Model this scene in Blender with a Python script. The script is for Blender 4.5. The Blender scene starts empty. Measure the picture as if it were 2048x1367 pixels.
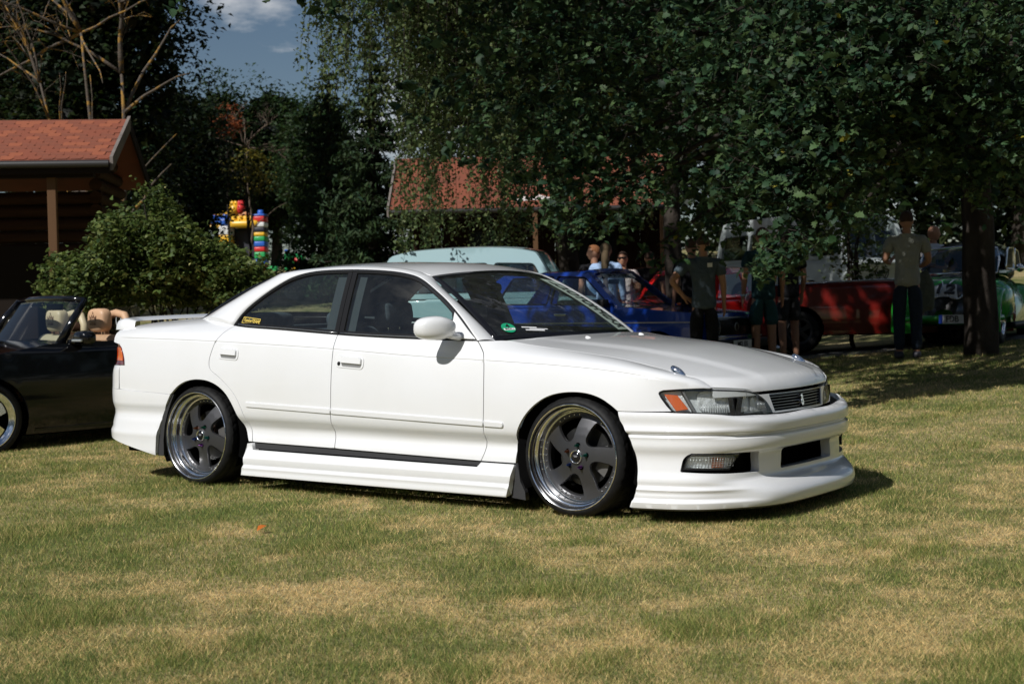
import bpy, bmesh, math, random
import numpy as np
from mathutils import Vector, Matrix, geometry as mgeo
random.seed(7); RNG=np.random.default_rng(11)
R=math.radians
SC=bpy.context.scene
COL=SC.collection

# ------------------------------------------------------------------ camera, sky, sun, exposure
CAM_LOC=(5.36888,-6.80657,1.10117); CAM_YAW,CAM_PITCH,CAM_ROLL=2.20359319,-.03002214,-.02054904
def cam_axes():
    y,p,r=CAM_YAW,CAM_PITCH,CAM_ROLL
    f=np.array([math.cos(p)*math.cos(y),math.cos(p)*math.sin(y),math.sin(p)])
    rr=np.array([math.sin(y),-math.cos(y),0.]); u=np.cross(rr,f); c,s=math.cos(r),math.sin(r)
    return c*rr+s*u,-s*rr+c*u,f
cr,cu,cf=cam_axes()
camd=bpy.data.cameras.new('camera'); cam=bpy.data.objects.new('camera',camd); COL.objects.link(cam)
camd.sensor_width=36; camd.lens=2912.6/2048*36; camd.clip_start=.1; camd.clip_end=3000
camd.dof.use_dof=True; camd.dof.focus_distance=7.4; camd.dof.aperture_fstop=5.6
cam.matrix_world=Matrix(((cr[0],cu[0],-cf[0],CAM_LOC[0]),(cr[1],cu[1],-cf[1],CAM_LOC[1]),(cr[2],cu[2],-cf[2],CAM_LOC[2]),(0,0,0,1)))
SC.camera=cam
SUN_TO=Vector((-.10,-1,.93)).normalized()          # towards the sun
sund=bpy.data.lights.new('sun','SUN'); sun=bpy.data.objects.new('sun',sund); COL.objects.link(sun)
sund.energy=5.0; sund.angle=R(.55); sund.color=(1,.982,.95)
sun.rotation_euler=SUN_TO.to_track_quat('Z','Y').to_euler(); sun.location=(0,-20,20)
CLOUD_W=0.0
SC.view_settings.view_transform='Standard'; SC.view_settings.look='None'; SC.view_settings.gamma=1
SC.view_settings.exposure=-.22; SC.view_settings.use_curve_mapping=False
wd=bpy.data.worlds.new('World'); SC.world=wd; wd.use_nodes=True
nt=wd.node_tree; nt.nodes.clear()
def nn(t,**k):
    n=nt.nodes.new(t)
    for a,b in k.items(): setattr(n,a,b)
    return n
sky=nn('ShaderNodeTexSky',sky_type='NISHITA',sun_disc=False,sun_elevation=math.asin(SUN_TO.z),sun_rotation=math.atan2(SUN_TO.x,SUN_TO.y))
sky.air_density=1.0; sky.dust_density=.3; sky.ozone_density=2.5
tc=nn('ShaderNodeTexCoord'); mp=nn('ShaderNodeMapping'); mp.inputs['Scale'].default_value=(2.6,2.6,7.5); mp.inputs['Location'].default_value=(.35,.2,.30)
no=nn('ShaderNodeTexNoise',noise_dimensions='4D'); no.inputs['W'].default_value=CLOUD_W; no.inputs['Scale'].default_value=1.5; no.inputs['Detail'].default_value=9; no.inputs['Roughness'].default_value=.58
rmp=nn('ShaderNodeValToRGB'); rmp.color_ramp.elements[0].position=.545; rmp.color_ramp.elements[1].position=.64
mix=nn('ShaderNodeMixRGB'); mix.inputs[2].default_value=(14,14.3,14.8,1)
bg=nn('ShaderNodeBackground'); bg.inputs['Strength'].default_value=.052; out=nn('ShaderNodeOutputWorld')
L=nt.links.new
L(tc.outputs['Generated'],mp.inputs['Vector']); L(mp.outputs['Vector'],no.inputs['Vector']); L(no.outputs['Fac'],rmp.inputs['Fac'])
L(sky.outputs['Color'],mix.inputs[1]); L(rmp.outputs['Color'],mix.inputs[0]); L(mix.outputs['Color'],bg.inputs['Color']); L(bg.outputs['Background'],out.inputs['Surface'])
SC.cycles.use_denoising=True; SC.cycles.max_bounces=10; SC.cycles.transparent_max_bounces=24
SC.cycles.diffuse_bounces=3; SC.cycles.glossy_bounces=4; SC.cycles.transmission_bounces=6

# ------------------------------------------------------------------ materials
MATS={}
def mat(name,color=(.5,.5,.5),rough=.5,metal=0.,coat=0.,spec=.5,noise=None,bump=None,emit=None,coat_rough=.03):
    if name in MATS: return MATS[name]
    m=bpy.data.materials.new(name); m.use_nodes=True; t=m.node_tree; b=t.nodes['Principled BSDF']
    b.inputs['Base Color'].default_value=(*color,1); b.inputs['Roughness'].default_value=rough; b.inputs['Metallic'].default_value=metal
    b.inputs['Coat Weight'].default_value=coat; b.inputs['Coat Roughness'].default_value=coat_rough; b.inputs['Specular IOR Level'].default_value=spec
    if noise:            # (scale, colour2, low, high [, detail [, stretch]])
        g=t.nodes.new('ShaderNodeTexCoord'); n=t.nodes.new('ShaderNodeTexNoise'); n.inputs['Scale'].default_value=noise[0]; n.inputs['Detail'].default_value=noise[4] if len(noise)>4 else 5
        r=t.nodes.new('ShaderNodeValToRGB'); r.color_ramp.elements[0].position=noise[2]; r.color_ramp.elements[1].position=noise[3]
        r.color_ramp.elements[0].color=(*color,1); r.color_ramp.elements[1].color=(*noise[1],1)
        if len(noise)>5:
            mp=t.nodes.new('ShaderNodeMapping'); mp.inputs['Scale'].default_value=noise[5]; t.links.new(g.outputs['Object'],mp.inputs['Vector']); t.links.new(mp.outputs['Vector'],n.inputs['Vector'])
        else: t.links.new(g.outputs['Object'],n.inputs['Vector'])
        t.links.new(n.outputs['Fac'],r.inputs['Fac']); t.links.new(r.outputs['Color'],b.inputs['Base Color'])
    if bump:             # (scale, strength, distance)
        g=t.nodes.new('ShaderNodeTexCoord'); n=t.nodes.new('ShaderNodeTexNoise'); n.inputs['Scale'].default_value=bump[0]; n.inputs['Detail'].default_value=6
        u=t.nodes.new('ShaderNodeBump'); u.inputs['Strength'].default_value=bump[1]; u.inputs['Distance'].default_value=bump[2]
        t.links.new(g.outputs['Object'],n.inputs['Vector']); t.links.new(n.outputs['Fac'],u.inputs['Height']); t.links.new(u.outputs['Normal'],b.inputs['Normal'])
    MATS[name]=m; return m
def glass_mat(name,tint=(.80,.87,.85),refl=1.0,dirt=.0):
    if name in MATS: return MATS[name]
    m=bpy.data.materials.new(name); m.use_nodes=True; t=m.node_tree; t.nodes.clear()
    o=t.nodes.new('ShaderNodeOutputMaterial'); x=t.nodes.new('ShaderNodeMixShader'); a=t.nodes.new('ShaderNodeBsdfTransparent'); g=t.nodes.new('ShaderNodeBsdfGlossy'); lw=t.nodes.new('ShaderNodeLayerWeight'); lw.inputs['Blend'].default_value=.5; pw=t.nodes.new('ShaderNodeMath'); pw.operation='POWER'; pw.inputs[1].default_value=5; f=t.nodes.new('ShaderNodeMath'); f.operation='MULTIPLY_ADD'; f.inputs[1].default_value=.92; f.inputs[2].default_value=.07; t.links.new(lw.outputs['Facing'],pw.inputs[0]); t.links.new(pw.outputs[0],f.inputs[0])
    a.inputs['Color'].default_value=(*tint,1); g.inputs['Roughness'].default_value=.01; g.inputs['Color'].default_value=(refl,refl,refl,1)
    t.links.new(f.outputs[0],x.inputs[0]); t.links.new(a.outputs[0],x.inputs[1]); t.links.new(g.outputs[0],x.inputs[2])
    last=x
    if dirt>0:
        d=t.nodes.new('ShaderNodeBsdfDiffuse'); d.inputs['Color'].default_value=(.5,.5,.47,1); y=t.nodes.new('ShaderNodeMixShader')
        n=t.nodes.new('ShaderNodeTexNoise'); n.inputs['Scale'].default_value=14; n.inputs['Detail'].default_value=7; c=t.nodes.new('ShaderNodeTexCoord'); mm=t.nodes.new('ShaderNodeMath'); mm.operation='MULTIPLY'; mm.inputs[1].default_value=dirt
        t.links.new(c.outputs['Object'],n.inputs['Vector']); t.links.new(n.outputs['Fac'],mm.inputs[0]); t.links.new(mm.outputs[0],y.inputs[0]); t.links.new(x.outputs[0],y.inputs[1]); t.links.new(d.outputs[0],y.inputs[2]); last=y
    t.links.new(last.outputs[0],o.inputs['Surface']); MATS[name]=m; return m

# ------------------------------------------------------------------ object helpers
def link(o,parent=None):
    COL.objects.link(o)
    if parent is not None: o.parent=parent
    return o
def empty(name,loc=(0,0,0),rz=0,parent=None):
    o=bpy.data.objects.new(name,None); o.empty_display_size=.2; link(o,parent); o.location=loc; o.rotation_euler=(0,0,rz); return o
def tag(o,label=None,cat=None,group=None,kind=None):
    for k,v in (('label',label),('category',cat),('group',group),('kind',kind)):
        if v: o[k]=v
    return o
def obj(name,verts,faces,m,parent=None,smooth=True,normals=None,mats=None,fmat=None):
    me=bpy.data.meshes.new(name); me.from_pydata([tuple(map(float,v)) for v in verts],[],[tuple(int(i) for i in f) for f in faces])
    for x in (mats or [m]): me.materials.append(x)
    if smooth: me.polygons.foreach_set('use_smooth',[True]*len(me.polygons))
    if fmat is not None: me.polygons.foreach_set('material_index',list(fmat))
    me.update()
    if normals is not None: me.normals_split_custom_set_from_vertices([tuple(map(float,n)) for n in normals])
    return link(bpy.data.objects.new(name,me),parent)
def bigmesh(name,verts,tris,m,parent=None,color=None,smooth=False):
    """fast mesh from arrays: verts (n,3), tris (k,3 or 4), optional per-vertex colour"""
    me=bpy.data.meshes.new(name); n,k=len(verts),len(tris); w=tris.shape[1]
    me.vertices.add(n); me.vertices.foreach_set('co',np.ascontiguousarray(verts,np.float32).ravel())
    me.loops.add(k*w); me.loops.foreach_set('vertex_index',np.ascontiguousarray(tris,np.int32).ravel())
    me.polygons.add(k); me.polygons.foreach_set('loop_start',np.arange(0,k*w,w,dtype=np.int32))
    if smooth: me.polygons.foreach_set('use_smooth',np.ones(k,bool))
    me.materials.append(m); me.update(calc_edges=True)
    if color is not None:
        a=me.color_attributes.new('tint','FLOAT_COLOR','POINT'); a.data.foreach_set('color',np.c_[color,np.ones(n)].astype(np.float32).ravel())
    return link(bpy.data.objects.new(name,me),parent)
def mirror_copy(o,parent=None):
    c=o.copy(); COL.objects.link(c); c.parent=parent or o.parent; c.scale=(o.scale[0],-o.scale[1],o.scale[2]); c.location=(o.location[0],-o.location[1],o.location[2])
    return c
def copy_tree(o,parent=None):
    c=o.copy(); COL.objects.link(c); c.parent=parent
    for ch in o.children: copy_tree(ch,c)
    return c
class MB:
    """collects simple solids into one mesh"""
    def __init__(s): s.v=[]; s.f=[]
    def add(s,v,f):
        n=len(s.v); s.v+=[tuple(map(float,p)) for p in v]; s.f+=[tuple(i+n for i in q) for q in f]; return s
    def box(s,a,b,bev=0.):
        x0,y0,z0=[min(p,q) for p,q in zip(a,b)]; x1,y1,z1=[max(p,q) for p,q in zip(a,b)]
        if bev<=0:
            v=[(x0,y0,z0),(x1,y0,z0),(x1,y1,z0),(x0,y1,z0),(x0,y0,z1),(x1,y0,z1),(x1,y1,z1),(x0,y1,z1)]
            return s.add(v,[(0,3,2,1),(4,5,6,7),(0,1,5,4),(1,2,6,5),(2,3,7,6),(3,0,4,7)])
        bm=bmesh.new(); bmesh.ops.create_cube(bm,size=1); bmesh.ops.scale(bm,vec=(x1-x0,y1-y0,z1-z0),verts=bm.verts); bmesh.ops.translate(bm,vec=((x0+x1)/2,(y0+y1)/2,(z0+z1)/2),verts=bm.verts)
        bmesh.ops.bevel(bm,geom=bm.edges[:],offset=bev,segments=2,affect='EDGES',profile=.6)
        s.bm(bm); return s
    def bm(s,bm):
        bm.verts.index_update(); s.add([v.co for v in bm.verts],[[q.index for q in f.verts] for f in bm.faces]); bm.free(); return s
    def tube(s,pts,r,n=8,cap=True):
        pts=[Vector(p) for p in pts]; rs=r if hasattr(r,'__len__') else [r]*len(pts); base=len(s.v); up=Vector((0,0,1)); prev=None
        for i,p in enumerate(pts):
            t=(pts[min(i+1,len(pts)-1)]-pts[max(i-1,0)]).normalized()
            if prev is None: a=t.cross(up) if abs(t.z)<.95 else t.cross(Vector((1,0,0)))
            else: a=prev-t*prev.dot(t)
            a.normalize(); prev=a; b=t.cross(a)
            for k in range(n):
                w=2*math.pi*k/n; q=p+a*(rs[i]*math.cos(w))+b*(rs[i]*math.sin(w)); s.v.append(tuple(q))
        for i in range(len(pts)-1):
            for k in range(n):
                k2=(k+1)%n; s.f.append((base+i*n+k,base+i*n+k2,base+(i+1)*n+k2,base+(i+1)*n+k))
        if cap: s.f.append(tuple(base+k for k in range(n))[::-1]); e=base+(len(pts)-1)*n; s.f.append(tuple(e+k for k in range(n)))
        return s
    def lathe(s,prof,n=32,axis='y',center=(0,0,0),close=False):
        """prof: (radius, axial)"""
        base=len(s.v); m=len(prof)
        for k in range(n):
            w=2*math.pi*k/n; c,d=math.cos(w),math.sin(w)
            for r,a in prof:
                p=(r*c,a,r*d) if axis=='y' else ((r*c,r*d,a) if axis=='z' else (a,r*c,r*d)); s.v.append(tuple(p[i]+center[i] for i in range(3)))
        for k in range(n):
            k2=(k+1)%n
            for j in range(m if close else m-1):
                j2=(j+1)%m; s.f.append((base+k*m+j,base+k*m+j2,base+k2*m+j2,base+k2*m+j))
        return s
    def prism(s,poly,a,b,axis='y'):
        """extrude polygon (2D) between a and b along axis"""
        n=len(poly); P=lambda u,v,w:{'y':(u,w,v),'x':(w,u,v),'z':(u,v,w)}[axis]
        v=[P(u,q,a) for u,q in poly]+[P(u,q,b) for u,q in poly]
        return s.add(v,[tuple(range(n)),tuple(range(2*n-1,n-1,-1))]+[(i,i+n,(i+1)%n+n,(i+1)%n) for i in range(n)])
    def build(s,name,m,parent=None,smooth=False,fix=True):
        o=obj(name,s.v,s.f,m,parent,smooth)
        if fix:
            bm=bmesh.new(); bm.from_mesh(o.data); bmesh.ops.recalc_face_normals(bm,faces=bm.faces); bm.to_mesh(o.data); bm.free()
        if smooth=='auto': autosmooth(o)
        return o
def autosmooth(o,ang=35):
    bm=bmesh.new(); bm.from_mesh(o.data)
    for e in bm.edges:
        e.smooth=not(len(e.link_faces)==2 and e.calc_face_angle(0)>R(ang))
    for f in bm.faces: f.smooth=True
    bm.to_mesh(o.data); bm.free()
def inpoly(p,poly):
    x,y=p[:,0],p[:,1]; r=np.zeros(len(p),bool); q=np.asarray(poly); j=len(q)-1
    for i in range(len(q)):
        xi,yi=q[i]; xj,yj=q[j]
        if yi!=yj: r^=((yi>y)!=(yj>y))&(x<(xj-xi)*(y-yi)/(yj-yi)+xi)
        j=i
    return r
def resample(poly,h,closed=True):
    q=np.asarray(poly,float); out=[]
    for i in range(len(q) if closed else len(q)-1):
        a,b=q[i],q[(i+1)%len(q)]; n=max(1,int(math.ceil(np.linalg.norm(b-a)/h))); out+=[a+(b-a)*k/n for k in range(n)]
    if not closed: out.append(q[-1])
    return np.array(out)
def inset2(poly,d):
    q=np.asarray(poly,float); ar=.5*np.sum(q[:,0]*np.roll(q[:,1],-1)-np.roll(q[:,0],-1)*q[:,1]); sg=1 if ar>0 else -1
    e=np.roll(q,-1,0)-q; e/=np.maximum(np.linalg.norm(e,axis=1,keepdims=True),1e-9); n=np.c_[-e[:,1],e[:,0]]*sg
    v=n+np.roll(n,1,0); l=np.maximum((v*v).sum(1,keepdims=True)/2,.35); return q+v/l*d
def smoothpoly(pts,n=8,closed=False):
    """Catmull-Rom through points"""
    p=np.asarray(pts,float); N=len(p); out=[]
    for i in range(N if closed else N-1):
        p0=p[(i-1)%N] if closed or i>0 else 2*p[0]-p[1]; p1=p[i]; p2=p[(i+1)%N]; p3=p[(i+2)%N] if closed or i+2<N else 2*p[-1]-p[-2]
        for k in range(n):
            t=k/n; out.append(.5*((2*p1)+(-p0+p2)*t+(2*p0-5*p1+4*p2-p3)*t*t+(-p0+3*p1-3*p2+p3)*t**3))
    if not closed: out.append(p[-1])
    return [tuple(q) for q in out]
def roundpoly(poly,r,n=4):
    q=[np.array(p,float) for p in poly]; out=[]; N=len(q)
    for i in range(N):
        a,b,c=q[i-1],q[i],q[(i+1)%N]; ri=r[i] if hasattr(r,'__len__') else r
        if ri<=0: out.append(tuple(b)); continue
        u=a-b; v=c-b; lu,lv=np.linalg.norm(u),np.linalg.norm(v); k=min(ri,lu*.45,lv*.45); p0=b+u/lu*k; p2=b+v/lv*k
        for j in range(n+1):
            t=j/n; out.append(tuple((1-t)**2*p0+2*t*(1-t)*b+t*t*p2))
    return out
def panel(name,outline,fmap,m,parent,h=.04,holes=(),gap=.0026,flange=.016,out=(0,-1,0),chamfer=.0014,hole_flange=None,extra=None,extra2=None):
    """sheet cut to an outline in a 2D domain, mapped to space by fmap, with its edges turned in"""
    loops=[]
    for i,lp in enumerate([outline]+list(holes)):
        q=np.asarray(lp,float)
        if gap: q=inset2(q,gap if i==0 else -gap)
        loops.append(resample(q,h))
    allp=np.concatenate(loops); lo,hi=loops[0].min(0),loops[0].max(0)
    gx=np.arange(lo[0]+h*.3,hi[0],h); gy=np.arange(lo[1]+h*.3,hi[1],h*.87); X,Y=np.meshgrid(gx,gy); X[1::2]+=h/2; g=np.c_[X.ravel(),Y.ravel()]
    if len(g):
        k=inpoly(g,loops[0])
        for lp in loops[1:]: k&=~inpoly(g,lp)
        g=g[k]
    if len(g):
        keep=np.ones(len(g),bool)
        for c in range(0,len(g),500):
            d=((g[c:c+500,None]-allp[None])**2).sum(2).min(1); keep[c:c+500]=d>(h*.45)**2
        g=g[keep]
    if extra is not None:
        ex=np.array(extra); k=inpoly(ex,loops[0])
        for lp in loops[1:]: k&=~inpoly(ex,lp)
        ex=ex[k]
        if len(ex):
            ex=ex[((ex[:,None]-allp[None])**2).sum(2).min(1)>.004**2]
            if len(g): g=g[np.abs(g[:,1]-np.interp(g[:,0],np.sort(ex[:,0]),ex[np.argsort(ex[:,0]),1]))>h*.4]
            g=np.concatenate([g,ex]) if len(g) else ex
    if extra2 is not None:
        ex=np.array(extra2); k=inpoly(ex,loops[0])
        for lp in loops[1:]: k&=~inpoly(ex,lp)
        ex=ex[k]; ex=ex[np.array([((allp-q)**2).sum(1).min() for q in ex])>.003**2]; zs=np.unique(ex[:,1])
        g=g[np.abs(g[:,1][:,None]-zs[None]).min(1)>.006]; g=np.concatenate([g,ex])
    pts=np.concatenate([allp,g]) if len(g) else allp
    edges=[]; b=0; rings=[]
    for lp in loops:
        n=len(lp); edges+=[(b+i,b+(i+1)%n) for i in range(n)]; rings.append(list(range(b,b+n))); b+=n
    vs,_,fs,ov,_,_=mgeo.delaunay_2d_cdt([Vector(p) for p in pts],edges,[],0,1e-6)
    V2=np.array([tuple(v) for v in vs]); inv={}
    for i,o in enumerate(ov):
        for k in o: inv[k]=i
    F=np.array([f for f in fs]); cen=V2[F].mean(1); k=inpoly(cen,loops[0])
    for lp in loops[1:]: k&=~inpoly(cen,lp)
    F=F[k]; P=fmap(V2[:,0],V2[:,1]); e=1e-3
    du=fmap(V2[:,0]+e,V2[:,1])-fmap(V2[:,0]-e,V2[:,1]); dv=fmap(V2[:,0],V2[:,1]+e)-fmap(V2[:,0],V2[:,1]-e)
    N=np.cross(du,dv); N/=np.maximum(np.linalg.norm(N,axis=1,keepdims=True),1e-12)
    if (N@np.array(out,float)).mean()<0: N=-N
    fn=np.cross(P[F[:,1]]-P[F[:,0]],P[F[:,2]]-P[F[:,0]]); flip=(fn*N[F].mean(1)).sum(1)<0; F[flip]=F[flip][:,::-1]
    verts=list(P); norms=list(N); faces=[tuple(f) for f in F]
    for li,r in enumerate(rings):
        r=[inv[i] for i in r]; r=[r[i] for i in range(len(r)) if r[i]!=r[i-1]]; n=len(r); p=P[r]; nr=N[r]
        t=np.roll(p,-1,0)-np.roll(p,1,0); t/=np.maximum(np.linalg.norm(t,axis=1,keepdims=True),1e-9); o=np.cross(t,nr)
        # outward = away from the material
        c2=V2[r]; ar=.5*np.sum(c2[:,0]*np.roll(c2[:,1],-1)-np.roll(c2[:,0],-1)*c2[:,1]); 
        jac=np.sign((np.cross(du[r],dv[r])*nr).sum(1).mean()); s=np.sign(ar)*jac*(1 if li==0 else -1); o=o*s
        fl=flange if li==0 or hole_flange is None else hole_flange
        a=len(verts); verts+=list(p)+list(p+o*chamfer-nr*chamfer)+list(p+o*chamfer-nr*fl)
        n1=nr*.6+o*.8; n1/=np.linalg.norm(n1,axis=1,keepdims=True); norms+=list(n1)+list(o)+list(o)
        for i in range(n):
            j=(i+1)%n
            for b0,b1 in ((a,a+n),(a+n,a+2*n)):
                q=(b0+i,b0+j,b1+j,b1+i); fn=np.cross(np.subtract(verts[q[1]],verts[q[0]]),np.subtract(verts[q[3]],verts[q[0]]))
                faces.append(q if fn@o[i]>=0 else q[::-1])
    return obj(name,verts,faces,m,parent,True,norms)
def grid(name,P,m,parent,smooth=True,closed_u=False):
    nu,nv=P.shape[:2]; f=[]
    for i in range(nu if closed_u else nu-1):
        for j in range(nv-1): a=i*nv+j; b=((i+1)%nu)*nv+j; f.append((a,b,b+1,a+1))
    return obj(name,P.reshape(-1,3),f,m,parent,smooth)
def text_obj(name,txt,size,m,parent,mw,extrude=.0008,align='CENTER',bold=False,shear=0.,sx=1.,flip=False):
    cv=bpy.data.curves.new(name,'FONT'); cv.body=txt; cv.size=size; cv.extrude=extrude; cv.align_x=align; cv.align_y='CENTER'; cv.shear=shear; cv.offset=.02*size if bold else 0
    t=bpy.data.objects.new(name,cv); COL.objects.link(t); bpy.context.view_layer.update()
    me=bpy.data.meshes.new_from_object(t.evaluated_get(bpy.context.evaluated_depsgraph_get())); bpy.data.objects.remove(t)
    if flip: me.transform(Matrix.Diagonal((-sx,1,1,1))); me.flip_normals()
    else: me.transform(Matrix.Diagonal((sx,1,1,1)))
    me.transform(mw); me.materials.clear(); me.materials.append(m); me.name=name
    return link(bpy.data.objects.new(name,me),parent)
def frame(o,x,y):
    """matrix with origin o, local x and y axes"""
    x=Vector(x).normalized(); z=x.cross(Vector(y)).normalized(); y=z.cross(x); o=Vector(o)
    return Matrix(((x[0],y[0],z[0],o[0]),(x[1],y[1],z[1],o[1]),(x[2],y[2],z[2],o[2]),(0,0,0,1)))
class Sp:
    """natural cubic spline, linear outside"""
    def __init__(s,*pts):
        p=np.array(pts,float); t=p[:,0]; s.t=t; s.y=p[:,1:]; n=len(t); h=np.diff(t); s.h=h
        A=np.zeros((n,n)); b=np.zeros((n,s.y.shape[1])); A[0,0]=A[-1,-1]=1
        for i in range(1,n-1):
            A[i,i-1]=h[i-1]; A[i,i]=2*(h[i-1]+h[i]); A[i,i+1]=h[i]
            b[i]=6*((s.y[i+1]-s.y[i])/h[i]-(s.y[i]-s.y[i-1])/h[i-1])
        s.m=np.linalg.solve(A,b)
    def __call__(s,x):
        x=np.asarray(x,float); sh=x.shape; x=x.ravel(); xc=np.clip(x,s.t[0],s.t[-1])
        i=np.clip(np.searchsorted(s.t,xc)-1,0,len(s.t)-2); a=(s.t[i+1]-xc)[:,None]; c=(xc-s.t[i])[:,None]; H=s.h[i][:,None]
        r=s.m[i]*a**3/6/H+s.m[i+1]*c**3/6/H+(s.y[i]/H-s.m[i]*H/6)*a+(s.y[i+1]/H-s.m[i+1]*H/6)*c
        def end(k):
            if k==0: return (s.y[1]-s.y[0])/s.h[0]-s.h[0]*s.m[1]/6
            return (s.y[-1]-s.y[-2])/s.h[-1]+s.h[-1]*s.m[-2]/6
        r=r+np.where((x<s.t[0])[:,None],(x-s.t[0])[:,None]*end(0),0)+np.where((x>s.t[-1])[:,None],(x-s.t[-1])[:,None]*end(1),0)
        return r.reshape(sh+(s.y.shape[1],)) if s.y.shape[1]>1 else r.reshape(sh)
class Curve:
    """planar or space curve by arclength"""
    def __init__(s,pts):
        p=np.array(pts,float); d=np.r_[0,np.cumsum(np.linalg.norm(np.diff(p,axis=0),axis=1))]
        s.sp=Sp(*np.c_[d,p]); s.L=d[-1]
        u=np.linspace(0,s.L,600); s.u=u; s.p=s.sp(u)
    def __call__(s,u): return s.sp(u)
    def nrm(s,u):
        t=s.sp(np.asarray(u)+1e-3)-s.sp(np.asarray(u)-1e-3); t/=np.linalg.norm(t,axis=-1,keepdims=True)
        return np.stack([t[...,1],-t[...,0]],-1)
zc=Sp((-2.3,.903),(-2.0,.898),(-1.644,.890),(-1.186,.877),(-.695,.857),(-.229,.835),(.257,.806),(.83,.781),(1.165,.766),(1.63,.731),(1.80,.708),(1.9,.688),(1.98,.666),(2.05,.642))
wx=Sp((-2.3,.80),(-2.12,.835),(-1.9,.853),(-1.6,.862),(-1.365,.866),(-.6,.873),(.2,.875),(.9,.872),(1.365,.868),(1.6,.862),(1.70,.853),(1.80,.828),(1.88,.79),(1.95,.742),(2.02,.672),(2.08,.585))
Dt=Sp((-.6,.05),(-.25,.034),(0,.030),(.06,.034),(.12,.045),(.165,.050),(.205,.045),(.275,.016),(.34,.004),(.46,.0),(.62,.001),(.8,.010),(.92,.021),(1,.031))
ZB=.26
def S(x,z):
    t=(z-ZB)/(zc(x)-ZB); tuck=np.clip((1.75-x)/.25,0,1)*np.clip((x+2.2)/.3,0,1)
    k=np.clip((x-1.6)/.35,0,1); k=k*k*(3-2*k)
    return wx(x)-Dt(np.clip(t,-.6,1.05))*(1-.85*k)
# upper edge of the lower body: x -> y,z
U=Sp((-2.3,.560,.955),(-2.1,.590,.985),(-1.8,.603,1.003),(-1.57,.615,1.010),(-1.4,.668,1.001),(-1.25,.715,.985),(-1.10,.752,.968),(-.8,.783,.950),(-.25,.797,.9165),(.3,.797,.893),(.62,.785,.884),(.73,.772,.882),(.80,.735,.882),(.85,.712,.882),(.95,.703,.868),(1.15,.697,.843),(1.37,.693,.816),(1.58,.690,.786),(1.735,.688,.754),(1.835,.685,.731),(1.93,.668,.706),(1.99,.650,.683),(2.02,.637,.660),(2.04,.630,.646))
def M(x,q):
    """side of the car: x, q (height below the crease, length along the section above it)"""
    x=np.asarray(x,float); q=np.asarray(q,float); c=zc(x); u=U(x); y0=S(x,c); low=q<=c
    P0=np.stack([y0,c],-1); P1=u; L=np.linalg.norm(P1-P0,axis=-1); r=np.clip((q-c)/np.maximum(L,1e-4),0,1.2)[...,None]
    e=1e-3; T0=np.stack([(y0-S(x,c-e))/e,np.ones_like(y0)],-1); T0[...,0]-=.10; T0/=np.linalg.norm(T0,axis=-1,keepdims=True)
    ch=(P1-P0)/np.maximum(L,1e-4)[...,None]; T1=ch+ (ch-T0)*.55; T1/=np.linalg.norm(T1,axis=-1,keepdims=True)
    Lk=L[...,None]*.9
    h=(2*r**3-3*r**2+1)*P0+(r**3-2*r**2+r)*T0*Lk+(-2*r**3+3*r**2)*P1+(r**3-r**2)*T1*Lk
    y=np.where(low,S(x,np.minimum(q,c)),h[...,0]); z=np.where(low,q,h[...,1])
    y=y-.0042*np.exp(-((q-c)/.0026)**2)*np.clip((1.90-x)/.25,0,1)*np.clip((x+2.16)/.1,0,1)
    return np.stack([x,-y,z],-1)
# greenhouse side
def G(x,z):
    u=U(np.clip(x,-1.12,.73)); d=z-u[...,1]
    return u[...,0]+.002-.46*d-.18*d*d-.02*np.clip(-.9-x,0,1)-.0*x
NC=Curve([(2.197,0),(2.192,.12),(2.178,.25),(2.16,.36),(2.13,.48),(2.08,.585),(2.02,.672),(1.95,.742),(1.88,.79),(1.80,.828),(1.70,.853),(1.60,.862)])
BC=Curve([(2.262,0),(2.26,.15),(2.252,.3),(2.232,.44),(2.197,.56),(2.14,.66),(2.06,.745),(1.95,.805),(1.83,.838),(1.72,.855),(1.63,.862)])
RC=Curve([(-2.36,0),(-2.355,.25),(-2.335,.45),(-2.29,.60),(-2.225,.715),(-2.13,.795),(-2.01,.838),(-1.85,.857),(-1.70,.861),(-1.58,.863)])
# ------------------------------------------------------------------ the place: ground levels and a way to set things out by distance
FPX=2912.6; C0=np.array(CAM_LOC); fh=np.array([math.cos(CAM_YAW),math.sin(CAM_YAW)]); rh=np.array([math.sin(CAM_YAW),-math.cos(CAM_YAW)]); VROT=CAM_YAW-math.pi/2
def sstep(x,a,b): t=np.clip((np.asarray(x,float)-a)/(b-a),0,1); return t*t*(3-2*t)
GF=Sp((0,0),(5,0),(9,0),(14,.02),(19,.05),(24,.08),(32,.70),(40,1.40),(60,2.5),(100,3.6),(200,5))
def ground_z(x,y):
    dx=np.asarray(x,float)-C0[0]; dy=np.asarray(y,float)-C0[1]; d=dx*fh[0]+dy*fh[1]; l=dx*rh[0]+dy*rh[1]
    g=np.clip(.06*np.maximum(0,l-2.3),0,.5)+np.clip(.035*np.minimum(0,l+1),-.22,0)*(1-sstep(d,16,26))
    return .012+np.where(d>9,GF(np.clip(d,0,200)),0)+g*sstep(d,8.5,13)
def spot(lat,d):
    """world x, y for metres to the right and metres ahead of where the photographer stood"""
    p=C0[:2]+rh*lat+fh*d; return float(p[0]),float(p[1])
def ray_at(px,py,d):
    p=C0+(cf+cr*((px-1024)/FPX)-cu*((py-683.5)/FPX))*d; return p
def stand(px,d):
    """ground point seen in picture column px at distance d"""
    p=ray_at(px,600,d); return (float(p[0]),float(p[1]),float(ground_z(p[0],p[1])))
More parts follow.
